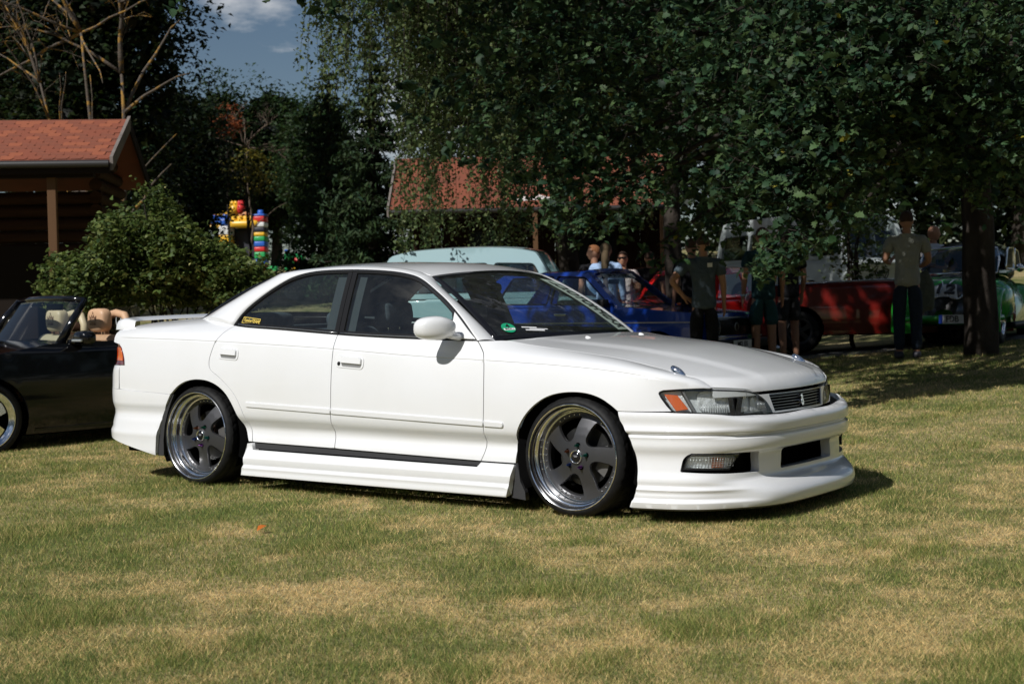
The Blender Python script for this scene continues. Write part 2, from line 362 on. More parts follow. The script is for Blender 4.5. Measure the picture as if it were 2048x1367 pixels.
# ground sheet
def build_ground():
    ds=np.r_[np.linspace(-8,9,18),np.linspace(9.5,30,42),np.linspace(31,60,30),np.geomspace(64,900,22)]; ls=np.r_[-np.geomspace(900,16,20),np.linspace(-15,15,61),np.geomspace(16,900,20)]
    D,Lt=np.meshgrid(ds,ls,indexing='ij'); X=C0[0]+rh[0]*Lt+fh[0]*D; Y=C0[1]+rh[1]*Lt+fh[1]*D; Z=ground_z(X,Y); P=np.stack([X,Y,Z],-1)
    m=bpy.data.materials.new('lawn_soil'); m.use_nodes=True; t=m.node_tree; b=t.nodes['Principled BSDF']; b.inputs['Roughness'].default_value=.95; b.inputs['Specular IOR Level'].default_value=.1
    g=t.nodes.new('ShaderNodeTexCoord'); n1=t.nodes.new('ShaderNodeTexNoise'); n1.inputs['Scale'].default_value=.9; n1.inputs['Detail'].default_value=8; n1.inputs['Roughness'].default_value=.62
    n2=t.nodes.new('ShaderNodeTexNoise'); n2.inputs['Scale'].default_value=34; n2.inputs['Detail'].default_value=5
    r1=t.nodes.new('ShaderNodeValToRGB'); r1.color_ramp.elements[0].position=.40; r1.color_ramp.elements[0].color=(.13,.155,.05,1); r1.color_ramp.elements[1].position=.60; r1.color_ramp.elements[1].color=(.46,.365,.19,1)
    r2=t.nodes.new('ShaderNodeValToRGB'); r2.color_ramp.elements[0].position=.32; r2.color_ramp.elements[0].color=(.45,.45,.45,1); r2.color_ramp.elements[1].position=.68; r2.color_ramp.elements[1].color=(1.2,1.2,1.2,1)
    mx=t.nodes.new('ShaderNodeMixRGB'); mx.blend_type='MULTIPLY'; mx.inputs[0].default_value=1; bp=t.nodes.new('ShaderNodeBump'); bp.inputs['Strength'].default_value=.8; bp.inputs['Distance'].default_value=.03
    for a,c in ((g.outputs['Object'],n1.inputs['Vector']),(g.outputs['Object'],n2.inputs['Vector']),(n1.outputs['Fac'],r1.inputs['Fac']),(n2.outputs['Fac'],r2.inputs['Fac']),(r1.outputs['Color'],mx.inputs[1]),(r2.outputs['Color'],mx.inputs[2]),(mx.outputs['Color'],b.inputs['Base Color']),(n2.outputs['Fac'],bp.inputs['Height']),(bp.outputs['Normal'],b.inputs['Normal'])): t.links.new(a,c)
    o=grid('lawn',P,m,None); tag(o,kind='structure'); return o
build_ground()
def strip_path(name,pts,w,m,lift=.008):
    """ribbon following the ground through (lat, d) points"""
    q=np.array(smoothpoly([(a,b) for a,b in pts],8)); t=np.gradient(q,axis=0); t/=np.linalg.norm(t,axis=1,keepdims=True); n=np.c_[-t[:,1],t[:,0]]; rows=[]
    for k in np.linspace(-.5,.5,5):
        r=q+n*w*k; X=C0[0]+rh[0]*r[:,0]+fh[0]*r[:,1]; Y=C0[1]+rh[1]*r[:,0]+fh[1]*r[:,1]; rows.append(np.stack([X,Y,ground_z(X,Y)+lift],-1))
    o=grid(name,np.array(rows),m,None); tag(o,kind='structure'); return o
strip_path('path',[(1.5,20.6),(3.5,20.9),(6,21.4),(9,22.2),(14,24)],1.5,mat('path_asphalt',(.10,.10,.105),.9,noise=(9,(.16,.155,.15),.4,.7)))
strip_path('gravel_path',[(-14,43),(-8,44.5),(-4,46),(2,47)],1.2,mat('gravel_path',(.30,.27,.22),.95,noise=(9,(.22,.20,.16),.4,.7)))
# ------------------------------------------------------------------ white sedan: surfaces
RC=Curve([(-2.40,0),(-2.395,.3),(-2.375,.5),(-2.34,.65),(-2.28,.75),(-2.20,.812),(-2.08,.847),(-1.9,.858),(-1.7,.861),(-1.58,.863)])
def qU(x):
    x=np.asarray(x,float); c=zc(x); return c+np.linalg.norm(U(x)-np.stack([S(x,c),c],-1),axis=-1)
def offmap(f,d):
    def g(u,v):
        e=1e-3; u=np.asarray(u,float); v=np.asarray(v,float); P=f(u,v); n=np.cross(f(u+e,v)-f(u-e,v),f(u,v+e)-f(u,v-e)); n/=np.maximum(np.linalg.norm(n,axis=-1,keepdims=True),1e-12)
        s=np.where(n[...,1:2]>0,-1,1); return P+n*s*d
    return g
def Gm(x,z): return np.stack([x,-G(x,z),z],-1)
edgeZ=Sp((.75,.884),(.85,.882),(.95,.868),(1.15,.843),(1.37,.816),(1.58,.786),(1.735,.754),(1.835,.731),(1.93,.707),(2.0,.688),(2.1,.660),(2.2,.628),(2.3,.595))
edgeY=Sp((.75,.72),(.95,.703),(1.37,.693),(1.735,.688),(1.93,.675),(2.1,.66),(2.3,.65))
crown=Sp((.75,.022),(1.1,.030),(1.5,.043),(1.9,.048),(2.05,.045),(2.25,.036))
def T(x,y):
    a=np.abs(y)/edgeY(x); z=edgeZ(x)+crown(x)*(1-a**2.3)
    # soft raised centre of the bonnet, running from the scuttle to the grille
    wr=np.interp(x,[.8,1.6,2.2],[.50,.44,.30]); k=np.clip((np.abs(y)-wr+.05)/.10,0,1); return z+.007*(1-k*k*(3-2*k))*np.clip((x-.85)/.3,0,1)
NCs,NCp=NC.u,NC.p
def ndist(x,y):
    """distance inside the nose outline in plan"""
    q=np.stack([np.asarray(x,float).ravel(),np.abs(np.asarray(y,float)).ravel()],-1); d=((q[:,None]-NCp[None,::3])**2).sum(2); i=d.argmin(1)*3; i=np.clip(i,0,599)
    n=NC.nrm(NCs[i]); n*=np.sign(n@np.array([1,.3]))[:,None]; return (-((q-NCp[i])*n).sum(1)).reshape(np.shape(x))
def phi(x,y,z,k=.055):
    a=T(x,y)-z; b=ndist(x,y)-.14*(z-.52); h=np.clip(.5+.5*(b-a)/k,0,1); return b*(1-h)+a*h-k*h*(1-h)
def hoodmap(x,y):
    x=np.asarray(x,float); y=np.asarray(y,float); lo=np.full(x.shape,.40); hi=T(x,y)+.01
    for _ in range(26):
        m=(lo+hi)/2; p=phi(x,y,m)>0; lo=np.where(p,m,lo); hi=np.where(p,hi,m)
    return np.stack([x,y,(lo+hi)/2],-1)
def nosemap(s,z,off=0.):
    s=np.asarray(s,float); z=np.asarray(z,float); c=NC(np.abs(s)); n=NC.nrm(np.abs(s)); n=n*np.sign(n@np.array([1,.3]))[...,None]; sg=np.where(s<0,-1.,1.)
    lo=np.full(s.shape,-.02); hi=np.full(s.shape,.16)
    for _ in range(24):
        m=(lo+hi)/2; q=c-n*m[...,None]; p=phi(q[...,0],q[...,1],z)>0; hi=np.where(p,m,hi); lo=np.where(p,lo,m)
    t=(lo+hi)/2-off; q=c-n*t[...,None]; return np.stack([q[...,0],q[...,1]*sg,z],-1)
zt=Sp((0,.513),(.3,.510),(.56,.519),(.66,.523),(.75,.533),(.9,.541),(1.25,.545))
Of=Sp(*[(z,o) for z,o in [(.07,.005),(.08,.030),(.09,.040),(.11,.047),(.13,.048),(.145,.045),(.16,.037),(.175,.023),(.19,.004),(.20,-.012),(.208,-.026),(.216,-.036),(.225,-.040),(.25,-.042),(.30,-.042),(.333,-.040),(.343,-.030),(.35,-.014),(.358,-.004),(.37,.0),(.385,.002),(.404,.001),(.412,.0),(.4165,-.004),(.4205,-.017),(.427,-.020),(.4325,-.016),(.436,-.003),(.440,.002),(.447,.003),(.47,.004),(.495,.002),(.508,-.004),(.518,-.014),(.525,-.032),(.53,-.06)]])
Os=Sp(*[(z,o) for z,o in [(.07,.004),(.08,.014),(.09,.020),(.113,.021),(.119,.020),(.124,.011),(.15,.006),(.166,.004),(.172,.008),(.178,.008),(.184,.002),(.21,.0),(.235,-.003),(.25,-.008),(.28,-.014),(.32,-.017),(.345,-.013),(.365,-.005),(.385,.0),(.42,.001),(.430,-.001),(.434,-.007),(.438,-.007),(.442,-.001),(.47,.001),(.52,.001),(.535,.0),(.545,-.004)]])
def bump(s,z,off=0.):
    s=np.asarray(s,float); z=np.asarray(z,float); a=np.abs(s); c=BC(a); n=BC.nrm(a); n=n*np.sign(n@np.array([1,.3]))[...,None]; sg=np.where(s<0,-1.,1.)
    k=np.clip((a-.46)/(.86-.46),0,1); k=k*k*(3-2*k); wz=np.clip((z-.44)/.075,0,1); zf=z+(.530-zt(a))*wz; zs=z+(.545-zt(a))*wz
    o=Of(np.clip(zf,.07,.53))*(1-k)+Os(np.clip(zs,.07,.545))*k
    # the splitter stands out least at the corners
    o=o-np.where(z<.2,.022*np.exp(-((a-.66)/.17)**2)*np.clip((.2-z)/.06,0,1),0)+off
    q=c+n*o[...,None]; return np.stack([q[...,0],q[...,1]*sg,z],-1)
Orr=Sp(*[(z,o) for z,o in [(.15,-.004),(.18,.010),(.21,.012),(.29,.014),(.32,.012),(.335,.004),(.36,.0),(.40,-.010),(.43,-.016),(.455,-.012),(.48,-.003),(.51,.0),(.55,.001),(.57,.0),(.60,-.002),(.70,-.012),(.72,-.02),(.75,-.045),(.85,-.055),(.90,-.065),(.95,-.10),(.97,-.13)]])
def rear(s,z,off=0.):
    s=np.asarray(s,float); z=np.asarray(z,float); a=np.abs(s); c=RC(a); n=RC.nrm(a); n=n*np.sign(n@np.array([-1,.3]))[...,None]; sg=np.where(s<0,-1.,1.)
    k=np.clip((a-.75)/.35,0,1); up=np.clip((z-.55)/.1,0,1); o=Orr(z)*(1-k*up)+off; q=c+n*o[...,None]; return np.stack([q[...,0],q[...,1]*sg,z],-1)

# ------------------------------------------------------------------ white sedan: materials
PAINT=mat('white_paint',(.80,.805,.815),.30,coat=1.,coat_rough=.03,noise=(2.2,(.775,.777,.775),.45,.72,7),bump=(7,.010,.02))
BLK=mat('black_rubber',(.007,.007,.008),.45,spec=.2); GLOSSBLK=mat('gloss_black',(.008,.008,.01),.12); DARKIN=mat('cavity_black',(.004,.004,.004),.9,spec=.0)
GREYPL=mat('grey_plastic',(.04,.04,.042),.6,spec=.3); CHROME=mat('chrome',(.86,.86,.86),.06,1.); SILVER=mat('satin_silver',(.62,.63,.64),.28,1.)
POLISH=mat('polished_aluminium',(.93,.93,.93),.13,1.); GUN=mat('gunmetal',(.085,.085,.09),.40,.75); TYRE=mat('tyre_rubber',(.007,.007,.0075),.6,spec=.22,noise=(30,(.013,.013,.013),.4,.7))
GLASS=glass_mat('car_glass',(.74,.83,.82),1.,.035); WGLASS=glass_mat('windscreen_glass',(.72,.80,.78),1.,.05); LENS=glass_mat('lamp_lens',(.90,.92,.92),1.,.12)
AMBER=mat('amber_lens',(.75,.13,.015),.18,coat=1.); FABRIC=mat('seat_fabric',(.060,.072,.085),.9,noise=(60,(.085,.10,.115),.4,.7)); TRIMIN=mat('interior_trim',(.035,.040,.045),.75); LINER=mat('headlining',(.10,.115,.12),.9)
GREEN=mat('green_sticker',(.01,.33,.16),.5); WHITE=mat('white_print',(.8,.8,.8),.5); YELLOW=mat('yellow_print',(.75,.55,.10),.5); BLACKPR=mat('black_print',(.01,.01,.01),.5)

car=empty('white_sedan'); tag(car,'white four-door sports sedan with deep body kit and polished-lip wheels in front','car')
XL=lambda a,b,n:np.linspace(a,b,n)
belt=lambda a,b,n=24:[(x,float(qU(x))) for x in XL(a,b,n)]
gap_front=smoothpoly([(.722,float(qU(.722))),(.758,.866),(.798,.818),(.818,.741),(.827,.590),(.822,.468),(.812,.383),(.797,.301),(.779,.262)],4)
gap_mid=smoothpoly([(-.25,float(qU(-.25))),(-.246,.863),(-.243,.795),(-.241,.685),(-.243,.553),(-.251,.453),(-.258,.373),(-.255,.330),(-.252,.283)],4)
gap_rear=smoothpoly([(-1.133,float(qU(-1.133))),(-1.167,.957),(-1.191,.910),(-1.213,.867),(-1.237,.802),(-1.246,.752),(-1.228,.710),(-1.161,.672),(-1.096,.630),(-1.022,.567),(-.968,.482),(-.938,.383),(-.912,.292)],4)
arch_f=smoothpoly([(1.003,.261),(1.007,.346),(1.033,.427),(1.076,.497),(1.134,.555),(1.202,.598),(1.275,.622),(1.365,.632),(1.455,.627),(1.531,.606),(1.590,.574),(1.629,.546)],4)
arch_r=smoothpoly([(-.945,.291),(-.975,.350),(-1.005,.425),(-1.040,.497),(-1.092,.564),(-1.157,.610),(-1.240,.640),(-1.325,.650),(-1.402,.646),(-1.472,.630),(-1.534,.600),(-1.594,.555)],4)
parts_R=[]
def SIDE(name,outline,f=M,m=PAINT,parent=car,**k):
    o=panel(name,outline,f,m,parent,**k); parts_R.append(o); return o
CRE=[(x,float(zc(x))+d) for x in XL(-2.18,1.94,260) for d in (-.007,-.0028,0,.0028,.007)]
fd=SIDE('front_door',belt(-.25,.722)+gap_front[1:]+[(x,.262+(.281-.262)*(.779-x)/1.03) for x in XL(.75,-.22,16)]+gap_mid[::-1][:-1],h=.035,extra=CRE)
rd=SIDE('rear_door',belt(-1.133,-.25)+gap_mid[1:]+[(x,.2815+.0085*(-.252-x)/.65) for x in XL(-.28,-.88,12)]+gap_rear[::-1][:-1],h=.035,extra=CRE)
hl_rear=[(2.026,.652),(1.985,.6525),(1.924,.6515),(1.851,.647),(1.836,.641),(1.832,.633),(1.842,.612),(1.865,.577),(1.890,.5455)]
ff=SIDE('front_fender',belt(.722,2.03,60)+hl_rear+[(x,.5455) for x in XL(1.86,1.66,6)]+arch_f[::-1]+[(.9,.2615)]+gap_front[::-1][:-1],h=.035,extra=CRE)
rq=SIDE('rear_quarter',belt(-2.2,-1.133,50)+gap_rear[1:]+arch_r+[(x,.555+.02*(-1.594-x)/.5) for x in XL(-1.65,-2.05,9)]+[(-2.105,.5765),(-2.105,.728),(-2.05,.731),(-2.056,.765),(-2.072,.80),(-2.098,.838),(-2.13,.858),(-2.2,.872)],h=.035,extra=CRE)
# black backing behind the shut lines
SIDE('inner_side',belt(-2.15,.70,60)+[(x,float(zc(x))-.012) for x in XL(.74,1.80,20)]+[(1.80,.62),(1.72,.55)]+[(x,.57+0*x) for x in (1.66,)]+[(1.365+.42*math.cos(a),.31+.42*math.sin(a)) for a in XL(.7,math.pi+.1,20)]+[(.9,.27),(-.88,.29)]+[(-1.335+.42*math.cos(a),.31+.42*math.sin(a)) for a in XL(-.05,2.5,18)]+[(-2.1,.58)],f=offmap(M,-.034),m=DARKIN,flange=.004,h=.06)
# arches: rolled lips and dark liners
for cx,arc in ((1.365,arch_f),(-1.365,arch_r)):
    lb=MB(); prof=[(.385,.30),(.385,.62),(.385,.74),(.352,.842)]
    lb.lathe([(r,-a) for r,a in prof]+[(.20,-.30)],48,'y',(cx,0,.312)); o=lb.build('wheel_arch_liner',DARKIN,car,True)
    bm=bmesh.new(); bm.from_mesh(o.data); bmesh.ops.delete(bm,geom=[v for v in bm.verts if v.co.z<.13],context='VERTS'); bm.to_mesh(o.data); bm.free(); parts_R.append(o)
# sill strip, side skirt
SIDE('sill_strip',[(-.905,.291),(-.6,.288),(-.25,.283),(.3,.274),(.779,.264),(.767,.236),(.3,.241),(-.25,.247),(-.895,.251)],f=offmap(M,-.010),m=GREYPL,h=.05,gap=.001)
Sk=Sp((.06,.03),(.08,.010),(.088,-.004),(.10,-.010),(.140,-.010),(.148,-.009),(.154,.002),(.160,.003),(.168,.0),(.185,-.003),(.200,-.003),(.208,.002),(.222,.007),(.235,.013),(.25,.020),(.30,.021))
def skirtmap(x,z): return np.stack([x,-(wx(x)-Sk(z)+.004*np.clip((x-.78)/.2,0,1)),z],-1)
sk=[(-.948,.283),(-.912,.284),(-.895,.249)]+[(x,.249-.0135*(x+.895)/1.66) for x in XL(-.85,.74,16)]+[(.765,.2355),(.785,.259),(1.003,.2585),(.994,.20),(.984,.15),(.968,.088)]+[(x,.088+.007*(.968-x)/1.943) for x in XL(.9,-.9,20)]+[(-.975,.095)]
SIDE('side_skirt',sk,f=skirtmap,h=.022,flange=.05,extra2=[(x,z) for z in (.10,.147,.152,.157,.163,.203,.209) for x in XL(-.97,.99,110)])
# mud flaps
SIDE('mud_flap',[(-1.597,.552),(-1.578,.556),(-1.61,.50),(-1.64,.44),(-1.67,.36),(-1.685,.27),(-1.685,.175),(-1.742,.174),(-1.735,.24),(-1.722,.32),(-1.69,.41),(-1.655,.475)],f=lambda x,z:np.stack([x,-.850+0*x,z],-1),m=GREYPL,h=.05,gap=0,flange=.02)
SIDE('mud_flap',[(1.004,.262),(.996,.20),(.972,.086),(1.062,.078),(1.058,.12),(1.03,.17),(1.022,.225)],f=lambda x,z:np.stack([x,-.845+0*x,z],-1),m=GREYPL,h=.05,gap=0,flange=.03)
# mouldings, handles: sub-parts of their panels
def onside(name,outline,d,m,parent,**k):
    return SIDE(name,outline,f=offmap(M,d),m=m,parent=parent,**k)
def mould(x0,x1,parent,r0,r1):
    zt_=lambda x:.526-.0285*(x+.928)/1.0-.003*(x+.928)*0; t=lambda x:np.interp(x,[-.93,-.25,.82,.946],[.526,.5075,.4755,.470]); b=lambda x:np.interp(x,[-.93,-.25,.82,.946],[.499,.4785,.447,.444])
    xs=np.r_[x0,XL(x0+.035,x1-.035,12),x1]; poly=[(x,float(b(x))) for x in xs]+[(x,float(t(x))) for x in xs[::-1]]; n=len(poly)
    rr=[0]*n; rr[0]=rr[-1]=r0; rr[13]=rr[14]=r1
    onside('side_moulding',roundpoly(poly,rr),.0075,PAINT,parent,h=.03,gap=.002,chamfer=.0055,flange=.013)
mould(-.928,-.246,rd,.012,0); mould(-.240,.822,fd,0,0); mould(.829,.948,ff,0,.013)
def handle(xa,xb,zmid,parent,lock):
    c=(xa+xb)/2; w=(xb-xa)/2; hh=.033; rx=lambda x0,x1,z0,z1,r:roundpoly([(x0,z0),(x1,z0),(x1,z1),(x0,z1)],r,5); tl=-.06
    sl=lambda poly:[(x,z+(x-c)*tl) for x,z in poly]
    pl=onside('handle_plate',sl(rx(xa,xb,zmid-hh,zmid+hh,[.012,.026,.026,.022])),.003,PAINT,parent,h=.02,gap=0,chamfer=.0025,flange=.006)
    x0=xa+(.040 if lock else .016)
    onside('handle_shade_plate',sl(rx(x0,xb-.016,zmid-.024,zmid+.024,.012)),.0045,mat('handle_shade_plate',(.22,.22,.22),.5),parent,h=.02,gap=0,flange=.002)  # raised grey plate; the slot's shadow is put into its colour
    onside('handle_grip',sl(rx(x0,xb-.016,zmid-.006,zmid+.026,[.003,.003,.014,.014])),.013,PAINT,parent,h=.02,gap=0,chamfer=.004,flange=.011)
    if lock: onside('door_lock',[(xa+.019+.010*math.cos(a),zmid-.008+.010*math.sin(a)) for a in XL(0,2*math.pi,17)[:-1]],.006,BLK,parent,h=.01,gap=0,flange=.004)
handle(-1.160,-.998,.806,rd,False); handle(-.205,-.006,.766,fd,True)

# ------------------------------------------------------------------ glasshouse
dlo_t=smoothpoly([(-1.146,.972),(-1.122,1.013),(-1.077,1.061),(-1.015,1.108),(-.930,1.162),(-.848,1.208),(-.765,1.246),(-.675,1.269),(-.595,1.280),(-.494,1.285),(-.324,1.2845),(-.218,1.281),(-.091,1.274),(.037,1.262),(.132,1.247),(.204,1.229),(.267,1.203),(.339,1.164),(.446,1.101),(.556,1.024),(.653,.947),(.722,.884)],5)
belt_z=lambda x:float(U(x)[1])
def dlo_band(d):   # outline pulled in by d from the trim edge
    p=inset2(dlo_t+[(x,belt_z(x)+.001) for x in XL(.66,-1.09,24)],d); n=len(dlo_t); return [tuple(q) for q in p[:n]],[tuple(q) for q in p[n:]]
outer=dlo_t+[(x,belt_z(x)+.001) for x in XL(.66,-1.09,24)]
def clipx(poly,x0,x1,sl=0.,z0=.92):
    """cut polygon to a vertical band whose sides lean by sl"""
    q=list(poly)
    for sgn,xc in ((1,x0),(-1,x1)):
        if xc is None: continue
        out=[]; f=lambda p:sgn*(p[0]-(xc+sl*(p[1]-z0)))
        for i in range(len(q)):
            a,b=q[i-1],q[i]; fa,fb=f(a),f(b)
            if (fa>=0)!=(fb>=0): t=fa/(fa-fb); out.append((a[0]+(b[0]-a[0])*t,a[1]+(b[1]-a[1])*t))
            if fb>=0: out.append(b)
        q=out
    return q
inn=[tuple(p) for p in inset2(outer,.022)]
PSL=-.13
SIDE('window_trim',clipx(outer,None,-.243,PSL),f=offmap(Gm,.003),m=BLK,parent=rd,h=.05,holes=[clipx(inn,None,-.275,PSL)],gap=.0008,flange=.012)
SIDE('window_trim',clipx(outer,-.241,None,PSL),f=offmap(Gm,.003),m=BLK,parent=fd,h=.05,holes=[clipx(inn,-.205,None,PSL)],gap=.0008,flange=.012)
SIDE('window_glass',clipx(inn,None,-.275,PSL),f=offmap(Gm,-.004),m=GLASS,parent=rd,h=.06,gap=-.004,flange=.003)
SIDE('window_glass',clipx(inn,-.205,None,PSL),f=offmap(Gm,-.004),m=GLASS,parent=fd,h=.06,gap=-.004,flange=.003)
# thin bright lines of the trim along the belt and over the doors
def trimline(name,pts,m,parent,w=.0035,d=.006):
    g=offmap(Gm,d); P=g(np.array([p[0] for p in pts]),np.array([p[1] for p in pts])); o=MB().tube(P,w,6).build(name,m,parent,True); parts_R.append(o)
trimline('belt_trim',[(x,belt_z(x)+.010) for x in XL(-1.10,-.256,14)],SILVER,rd,.0028,.004); trimline('belt_trim',[(x,belt_z(x)+.010) for x in XL(-.228,.67,16)],SILVER,fd,.0028,.004)
top_in=[tuple(p) for p in inset2(outer,.012)[:len(dlo_t)]]
trimline('roof_trim',top_in[2:],mat('dark_bright',(.25,.25,.26),.25,1.),car,.0026,.005)
# inner window channels
SIDE('pillar_inner',clipx(inn,-.37,-.15,PSL),f=offmap(Gm,-.03),m=TRIMIN,h=.08,gap=0,flange=.05)
# pillars and roof rail, one strip from the window line to the screens and the roof
roofc=Sp((-1.12,1.292),(-1.0,1.310),(-.9,1.319),(-.6,1.332),(-.3,1.331),(-.1,1.323),(.09,1.308),(.2,1.288),(.3,1.263),(.36,1.244))
drop=Sp((-1.05,.046),(-.8,.036),(-.5,.028),(-.25,.027),(0,.034),(.25,.047))
def roofmap(x,y): return np.stack([x,y,roofc(x)-drop(x)*(np.abs(y)/.54)**2.4],-1)
re=lambda x,y:tuple(roofmap(np.array(x),np.array(y)))
segs=[([(.722,.884),(.653,.947),(.556,1.024),(.446,1.101),(.339,1.164),(.267,1.203),(.204,1.229)],[(.772,.684,.878),(.690,.664,.936),(.615,.645,.987),(.476,.612,1.078),(.36,.582,1.148),(.29,.560,1.190),(.232,.538,1.228)]),
      ([(.204,1.229),(.132,1.247),(.037,1.262),(-.091,1.274),(-.324,1.2845),(-.494,1.285),(-.675,1.269),(-.765,1.246)],[(.232,.538,1.228),(.15,.536),(.04,.538),(-.09,.540),(-.324,.542),(-.52,.541),(-.80,.536),(-.975,.53)]),
      ([(-.765,1.246),(-.848,1.208),(-.930,1.162),(-1.015,1.108),(-1.077,1.061),(-1.122,1.013),(-1.146,.972)],[(-.975,.53),(-1.08,.542,1.228),(-1.20,.558,1.180),(-1.32,.573,1.127),(-1.43,.588,1.078),(-1.51,.600,1.040),(-1.57,.613,1.010)])]
rows=[]
for i,(a,b) in enumerate(segs):
    b=[(-p[1],p[0],p[2]) if False else (p if len(p)==3 else (re(p[0],p[1])[0],p[1],re(p[0],p[1])[2])) for p in b]
    A=smoothpoly(a,4); B=smoothpoly(b,4); rows+=list(zip(A,B))[(1 if i else 0):]
P0=Gm(np.array([r[0][0] for r in rows]),np.array([r[0][1] for r in rows])); P1=np.array([(r[1][0],-r[1][1],r[1][2]) for r in rows])
tt=np.gradient(P0,axis=0); cen=np.array([-.2,0,.8]); nv=9; Pg=np.zeros((len(rows),nv,3))
for j in range(nv):
    r=j/(nv-1); q=P0*(1-r)+P1*r; ch=P1-P0; n=np.cross(tt,ch); n/=np.linalg.norm(n,axis=1,keepdims=True); n*=np.sign((n*(P0-cen)).sum(1))[:,None]
    Pg[:,j]=q+n*np.linalg.norm(ch,axis=1)[:,None]*.34*r*(1-r)
xs_=XL(-1.146,-1.57,nv); Pg[-1]=np.stack([xs_,-U(xs_)[:,0],U(xs_)[:,1]],-1); ext=Pg[-1]-np.array([0,0,.006]); Pg=np.concatenate([Pg,ext[None]]); P0=Pg[:,0]
edge_in=Pg[:,0]+(Pg[:,0]-Pg[:,1])*.0-np.array([0,-.02,0])
Pg=np.concatenate([edge_in[:,None],Pg],1)
o=grid('roof_pillar',Pg,PAINT,car); parts_R.append(o)
bm=bmesh.new(); bm.from_mesh(o.data); bmesh.ops.recalc_face_normals(bm,faces=bm.faces)
bm.to_mesh(o.data); bm.free()
# inner lining of the pillars
Pi=Pg[:,1:]*1; ctr=np.array([-.2,0,.7]); Pi=Pi+(ctr-Pi)/np.linalg.norm(ctr-Pi,axis=2,keepdims=True)*.035; parts_R.append(grid('pillar_lining',Pi,TRIMIN,car))
sideL=[re(p[0],p[1])[:2] for p in [(.232,.538),(.15,.536),(.04,.538),(-.09,.540),(-.324,.542),(-.52,.541),(-.80,.536),(-.975,.53)]]
front=[(.232+.072*(1-(y/.538)**2),y) for y in XL(.50,-.50,15)]; back=[(-.975-.07*(1-(y/.53)**2),y) for y in XL(-.50,.50,15)]
rl=smoothpoly([(x,y) for x,y in sideL],3)
roof_out=[(x,-y) for x,y in rl]+back+[(x,y) for x,y in rl[::-1]]+front
roof=panel('roof',roof_out,roofmap,PAINT,car,h=.05,gap=-.001,flange=.004,out=(0,0,1))
panel('headlining',roof_out,lambda x,y:roofmap(x,y)-np.array([0,0,.03]),LINER,car,h=.09,gap=.0,flange=.0,out=(0,0,-1))
# screens
def screen(bot,top,bulge,name,mg,frit):
    na,nb=25,15; P=np.zeros((na,nb,3))
    def pt(a,b,off=0.):
        B=np.array([bot[0][0]+(bot[1][0]-bot[0][0])*(1-a*a),a*bot[0][1],bot[0][2]+(bot[1][2]-bot[0][2])*(1-a*a)]); Tt=np.array([top[0][0]+(top[1][0]-top[0][0])*(1-a*a),a*top[0][1],top[0][2]+(top[1][2]-top[0][2])*(1-a*a)])
        d=Tt-B; n=np.array([-d[2],0,d[0]]); n*=np.sign(n[2]); n/=np.linalg.norm(n); return B+d*b+n*(bulge*4*b*(1-b)+off)
    for i,a in enumerate(XL(-1,1,na)):
        for j,b in enumerate(XL(0,1,nb)): P[i,j]=pt(a,b)
    g=grid(name,P,mg,car)
    # black ceramic band round the edge
    fr=frit; loop_o=[(a,0) for a in XL(-1,1,25)]+[(1,b) for b in XL(0,1,15)[1:]]+[(a,1) for a in XL(1,-1,25)[1:]]+[(-1,b) for b in XL(1,0,15)[1:-1]]
    loop_i=[(a*(1-fr[0]),fr[1]+b*(1-fr[1]-fr[2])) for a,b in loop_o]; n=len(loop_o)
    v=[pt(a,b,.003) for a,b in loop_o]+[pt(a,b,.003) for a,b in loop_i]+[pt(a,b,-.012) for a,b in loop_o]; f=[(i,(i+1)%n,(i+1)%n+n,i+n) for i in range(n)]+[(i,i+2*n,(i+1)%n+2*n,(i+1)%n) for i in range(n)]
    obj(name+'_seal',v,f,GLOSSBLK,car); return pt
WS=screen([(.770,.682,.880),(.955,0,.890)],[(.236,.536,1.231),(.303,0,1.262)],.022,'windscreen',WGLASS,(.035,.05,.035))
RS=screen([(-1.572,.614,1.008),(-1.70,0,1.022)],[(-.975,.532,1.266),(-1.045,0,1.301)],.025,'rear_screen',GLASS,(.05,.05,.03))

cw=np.array([[WS(a,0.02,-.012) for a in XL(-1,1,25)],[(lambda q:(q[0]+.02,q[1]*1.0,q[2]-.014))(WS(a,0,0)) for a in XL(-1,1,25)],[(1.0-.1*(a*a),a*.70,.85) for a in XL(-1,1,25)]])
grid('scuttle',cw,BLK,car)
# ------------------------------------------------------------------ bonnet, nose, boot lid
shutR=[(x,float(U(x)[0])) for x in XL(.86,2.02,40)]
frontN=[]
for s in np.r_[XL(.672,.0,26),XL(0,-.672,26)[1:]]:
    c=NC(abs(s)); n=NC.nrm(abs(s)); n=n*np.sign(n@np.array([1,.3])); q=c-n*.012; frontN.append((q[0],q[1]*(1 if s>=0 else -1)))
hood_rear=[(.86+.098*(1-(y/.71)**2),y) for y in XL(-.66,.66,19)]
hood_out=hood_rear+[(x,y) for x,y in shutR]+frontN+[(x,-y) for x,y in shutR[::-1]]
hood=panel('bonnet',hood_out,hoodmap,PAINT,car,h=.035,gap=.0024,out=(0,0,1))
zh=lambda s:float(hoodmap(np.array([(NC(abs(s))-NC.nrm(abs(s))*np.sign(NC.nrm(abs(s))@np.array([1,.3]))*.012)[0]]),np.array([(NC(abs(s))-NC.nrm(abs(s))*np.sign(NC.nrm(abs(s))@np.array([1,.3]))*.012)[1]]))[0,2])
hl_in=smoothpoly([(.475,.6305),(.455,.627),(.425,.619),(.395,.607),(.362,.590),(.335,.570),(.315,.546),(.300,.520),(.296,.513)],3)
ztop=[(s,zh(s)) for s in XL(.475,-.475,31)]
grille_hole=roundpoly([(-.308,.606),(.308,.606),(.274,.5175),(-.274,.5175)],[.008,.008,.006,.006],3)
